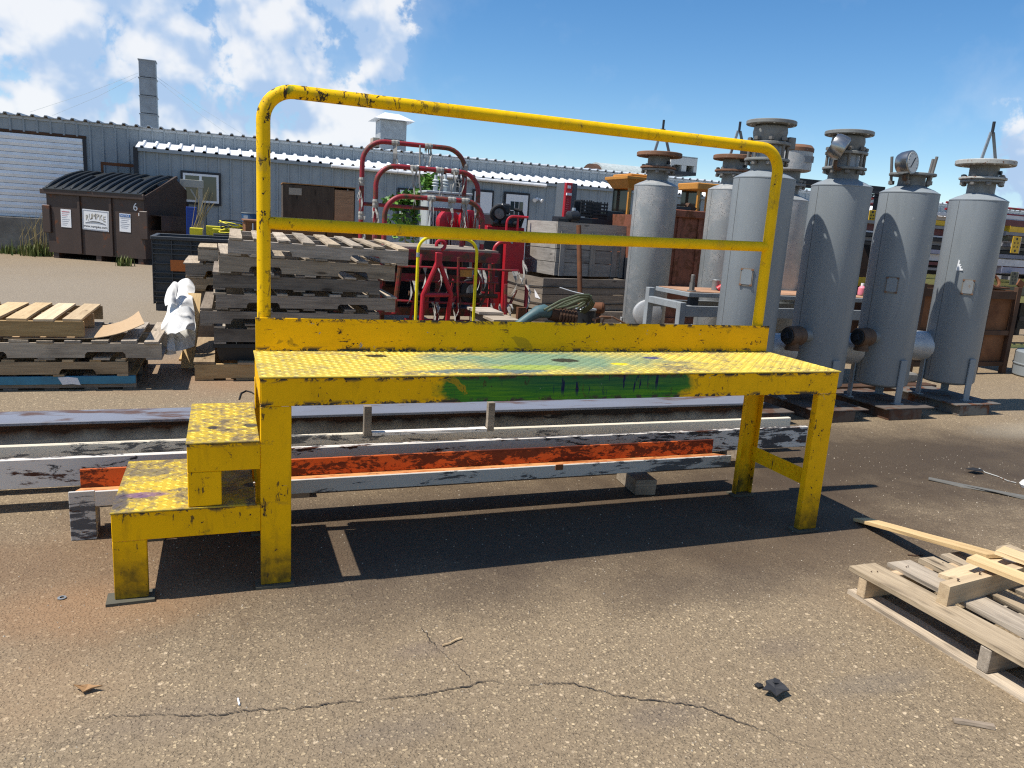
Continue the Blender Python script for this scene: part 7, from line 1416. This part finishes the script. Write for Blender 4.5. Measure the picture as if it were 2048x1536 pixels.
stick('thin bent wire on the asphalt near the white scrap at the right edge', ((1958, 938), (1970, 946), (1995, 954), (2015, 963), (2032, 967)), 0.004, M_FLGW, 'wire')
chip_obj('dark_rag', 'small black rag on the dark asphalt at the right', 'rag', 1950, 946, M_RUBBER, [(0.06, 0.0), (0.02, 0.04), (-0.06, 0.03), (-0.05, -0.03), (0.03, -0.04)], 0.02, 0, 0.2)
stick('thin black twig at the right of the long pine plank shadow', ((1815, 1111), (1830, 1113), (1845, 1111)), 0.003, M_DRUST)
P = gy(490, 790, 3.5); stick('bent black wire loop on the ground behind the second step', ((478, 800), (482, 788), (492, 783), (503, 786), (512, 792)), 0.006, M_RUBBER, 'wire')
# loose grit
rg = random.Random(3); mb = MB()
for k in range(2600):
    if k < 1700: x, y = rg.uniform(-1.6, 5.5), rg.uniform(-2.0, 1.4)
    else: x, y = rg.uniform(-4, 9), rg.uniform(1.5, 9)
    s = rg.uniform(0.0016, 0.0042) * (1.5 if rg.random() < 0.08 else 1) * (1.0 if y < 1.4 else 1.5); a = rg.uniform(0, 6.28); c_, s_ = math.cos(a), math.sin(a)
    mb.add([(x + c_ * s, y + s_ * s, 0), (x - s_ * s * 0.7, y + c_ * s * 0.7, 0), (x - c_ * s, y - s_ * s, 0), (x + s_ * s * 0.7, y - c_ * s * 0.7, 0), (x, y, s * 1.1)], [(0, 1, 4), (1, 2, 4), (2, 3, 4), (3, 0, 4)])
tag(mb.build('grit', flat('pale_grit', (0.42, 0.36, 0.28), 0.8)), kind='stuff')
# weeds
M_WEED = NB('weed_green'); M_WEED = M_WEED.set(M_WEED.mix(M_WEED.step(M_WEED.noise(6, 3, 0.6), 0.35, 0.65), (0.045, 0.085, 0.015), (0.16, 0.17, 0.045)), 0.6, 0, 0.3); M_STRAW = flat('dry_grass', (0.28, 0.22, 0.10), 0.8)
def weeds(label, u, v, w, d, h, n, mat=None, stalks=0, name='weeds', Zb=0):
    P = gz(u, v); t = thing(name, label, 'weeds', (P.x, P.y, 0)); vs = []; fs = []
    for k in range(n):
        x, y = random.gauss(0, w / 2.5), random.gauss(0, d / 2.5); hh = h * random.uniform(0.3, 1); a = random.uniform(0, 6.28); l = random.uniform(0, 0.45) * hh; ww = random.uniform(0.008, 0.02); o = len(vs); dx, dy = math.cos(a), math.sin(a)
        vs += [(x - dy * ww, y + dx * ww, 0), (x + dy * ww, y - dx * ww, 0), (x + dx * l * 0.4 + dy * ww * 0.7, y + dy * l * 0.4 - dx * ww * 0.7, hh * 0.6), (x + dx * l * 0.4 - dy * ww * 0.7, y + dy * l * 0.4 + dx * ww * 0.7, hh * 0.6), (x + dx * l, y + dy * l, hh)]; fs += [(o, o + 1, o + 2, o + 3), (o + 3, o + 2, o + 4)]
    MB().add(vs, fs).build('blades', mat or M_WEED, t)
    if stalks:
        mb = MB()
        for k in range(stalks):
            x, y = random.gauss(0, w / 3), random.gauss(0, d / 3); hh = h * random.uniform(1.4, 2.6); mb.tube([(x, y, 0), (x + random.uniform(-0.1, 0.1), y, hh * 0.6), (x + random.uniform(-0.25, 0.25), y, hh)], [0.008, 0.006, 0.003], 5)
        mb.build('dry_stalks', M_STRAW, t)
weeds('tall dry weeds with seed stalks beside the left end of the dumpster', 78, 512, 0.5, 0.4, 0.45, 240, None, 26); weeds('low green weeds on the ground left of the dumpster', 30, 508, 0.5, 0.3, 0.28, 140); weeds('small green weed at the foot of the dumpster near its right corner', 248, 532, 0.25, 0.2, 0.3, 60)
weeds('strip of weeds along the foot of the lean-to wall behind the yellow scrap', 440, 470, 1.6, 0.4, 1.0, 260)
P = gy(390, 440, 17.2); t = thing('dry_reeds', 'bundle of dry reeds leaning against the deep blue panel', 'reeds', (P.x - 0.2, 17.3, 0)); mb = MB()
for k in range(26): x = random.uniform(-0.08, 0.1); mb.tube([(x, 0, 0), (x + 0.18 + random.uniform(0, 0.15), 0.1, 1.0), (x + 0.35 + random.uniform(-0.1, 0.35), 0.2, random.uniform(1.5, 2.0))], [0.01, 0.008, 0.003], 5)
mb.build('stalks', M_STRAW, t)

pal = [o for o in bpy.data.objects if o.name.startswith('pallet') and o.get('label', '').startswith('weathered pallet lying flat')][0]
me = None
for x in [0.045 + 0.03 * k + 0.2 * i for i in range(6) for k in (0, 1)]:
    for y in (-0.022, -0.617, -1.212):
        if me is None: nl = MB().lathe([(0.0035, -0.001), (0.0035, 0.0012)], 6).build('nail', M_BOLTN, pal, (x, y, h4 + 0.0008)); me = nl.data
        else:
            nl = bpy.data.objects.new('nail', me); COL.objects.link(nl); nl.parent = pal; nl.location = (x + random.uniform(-0.01, 0.01), y + random.uniform(-0.008, 0.008), h4 + 0.0008)
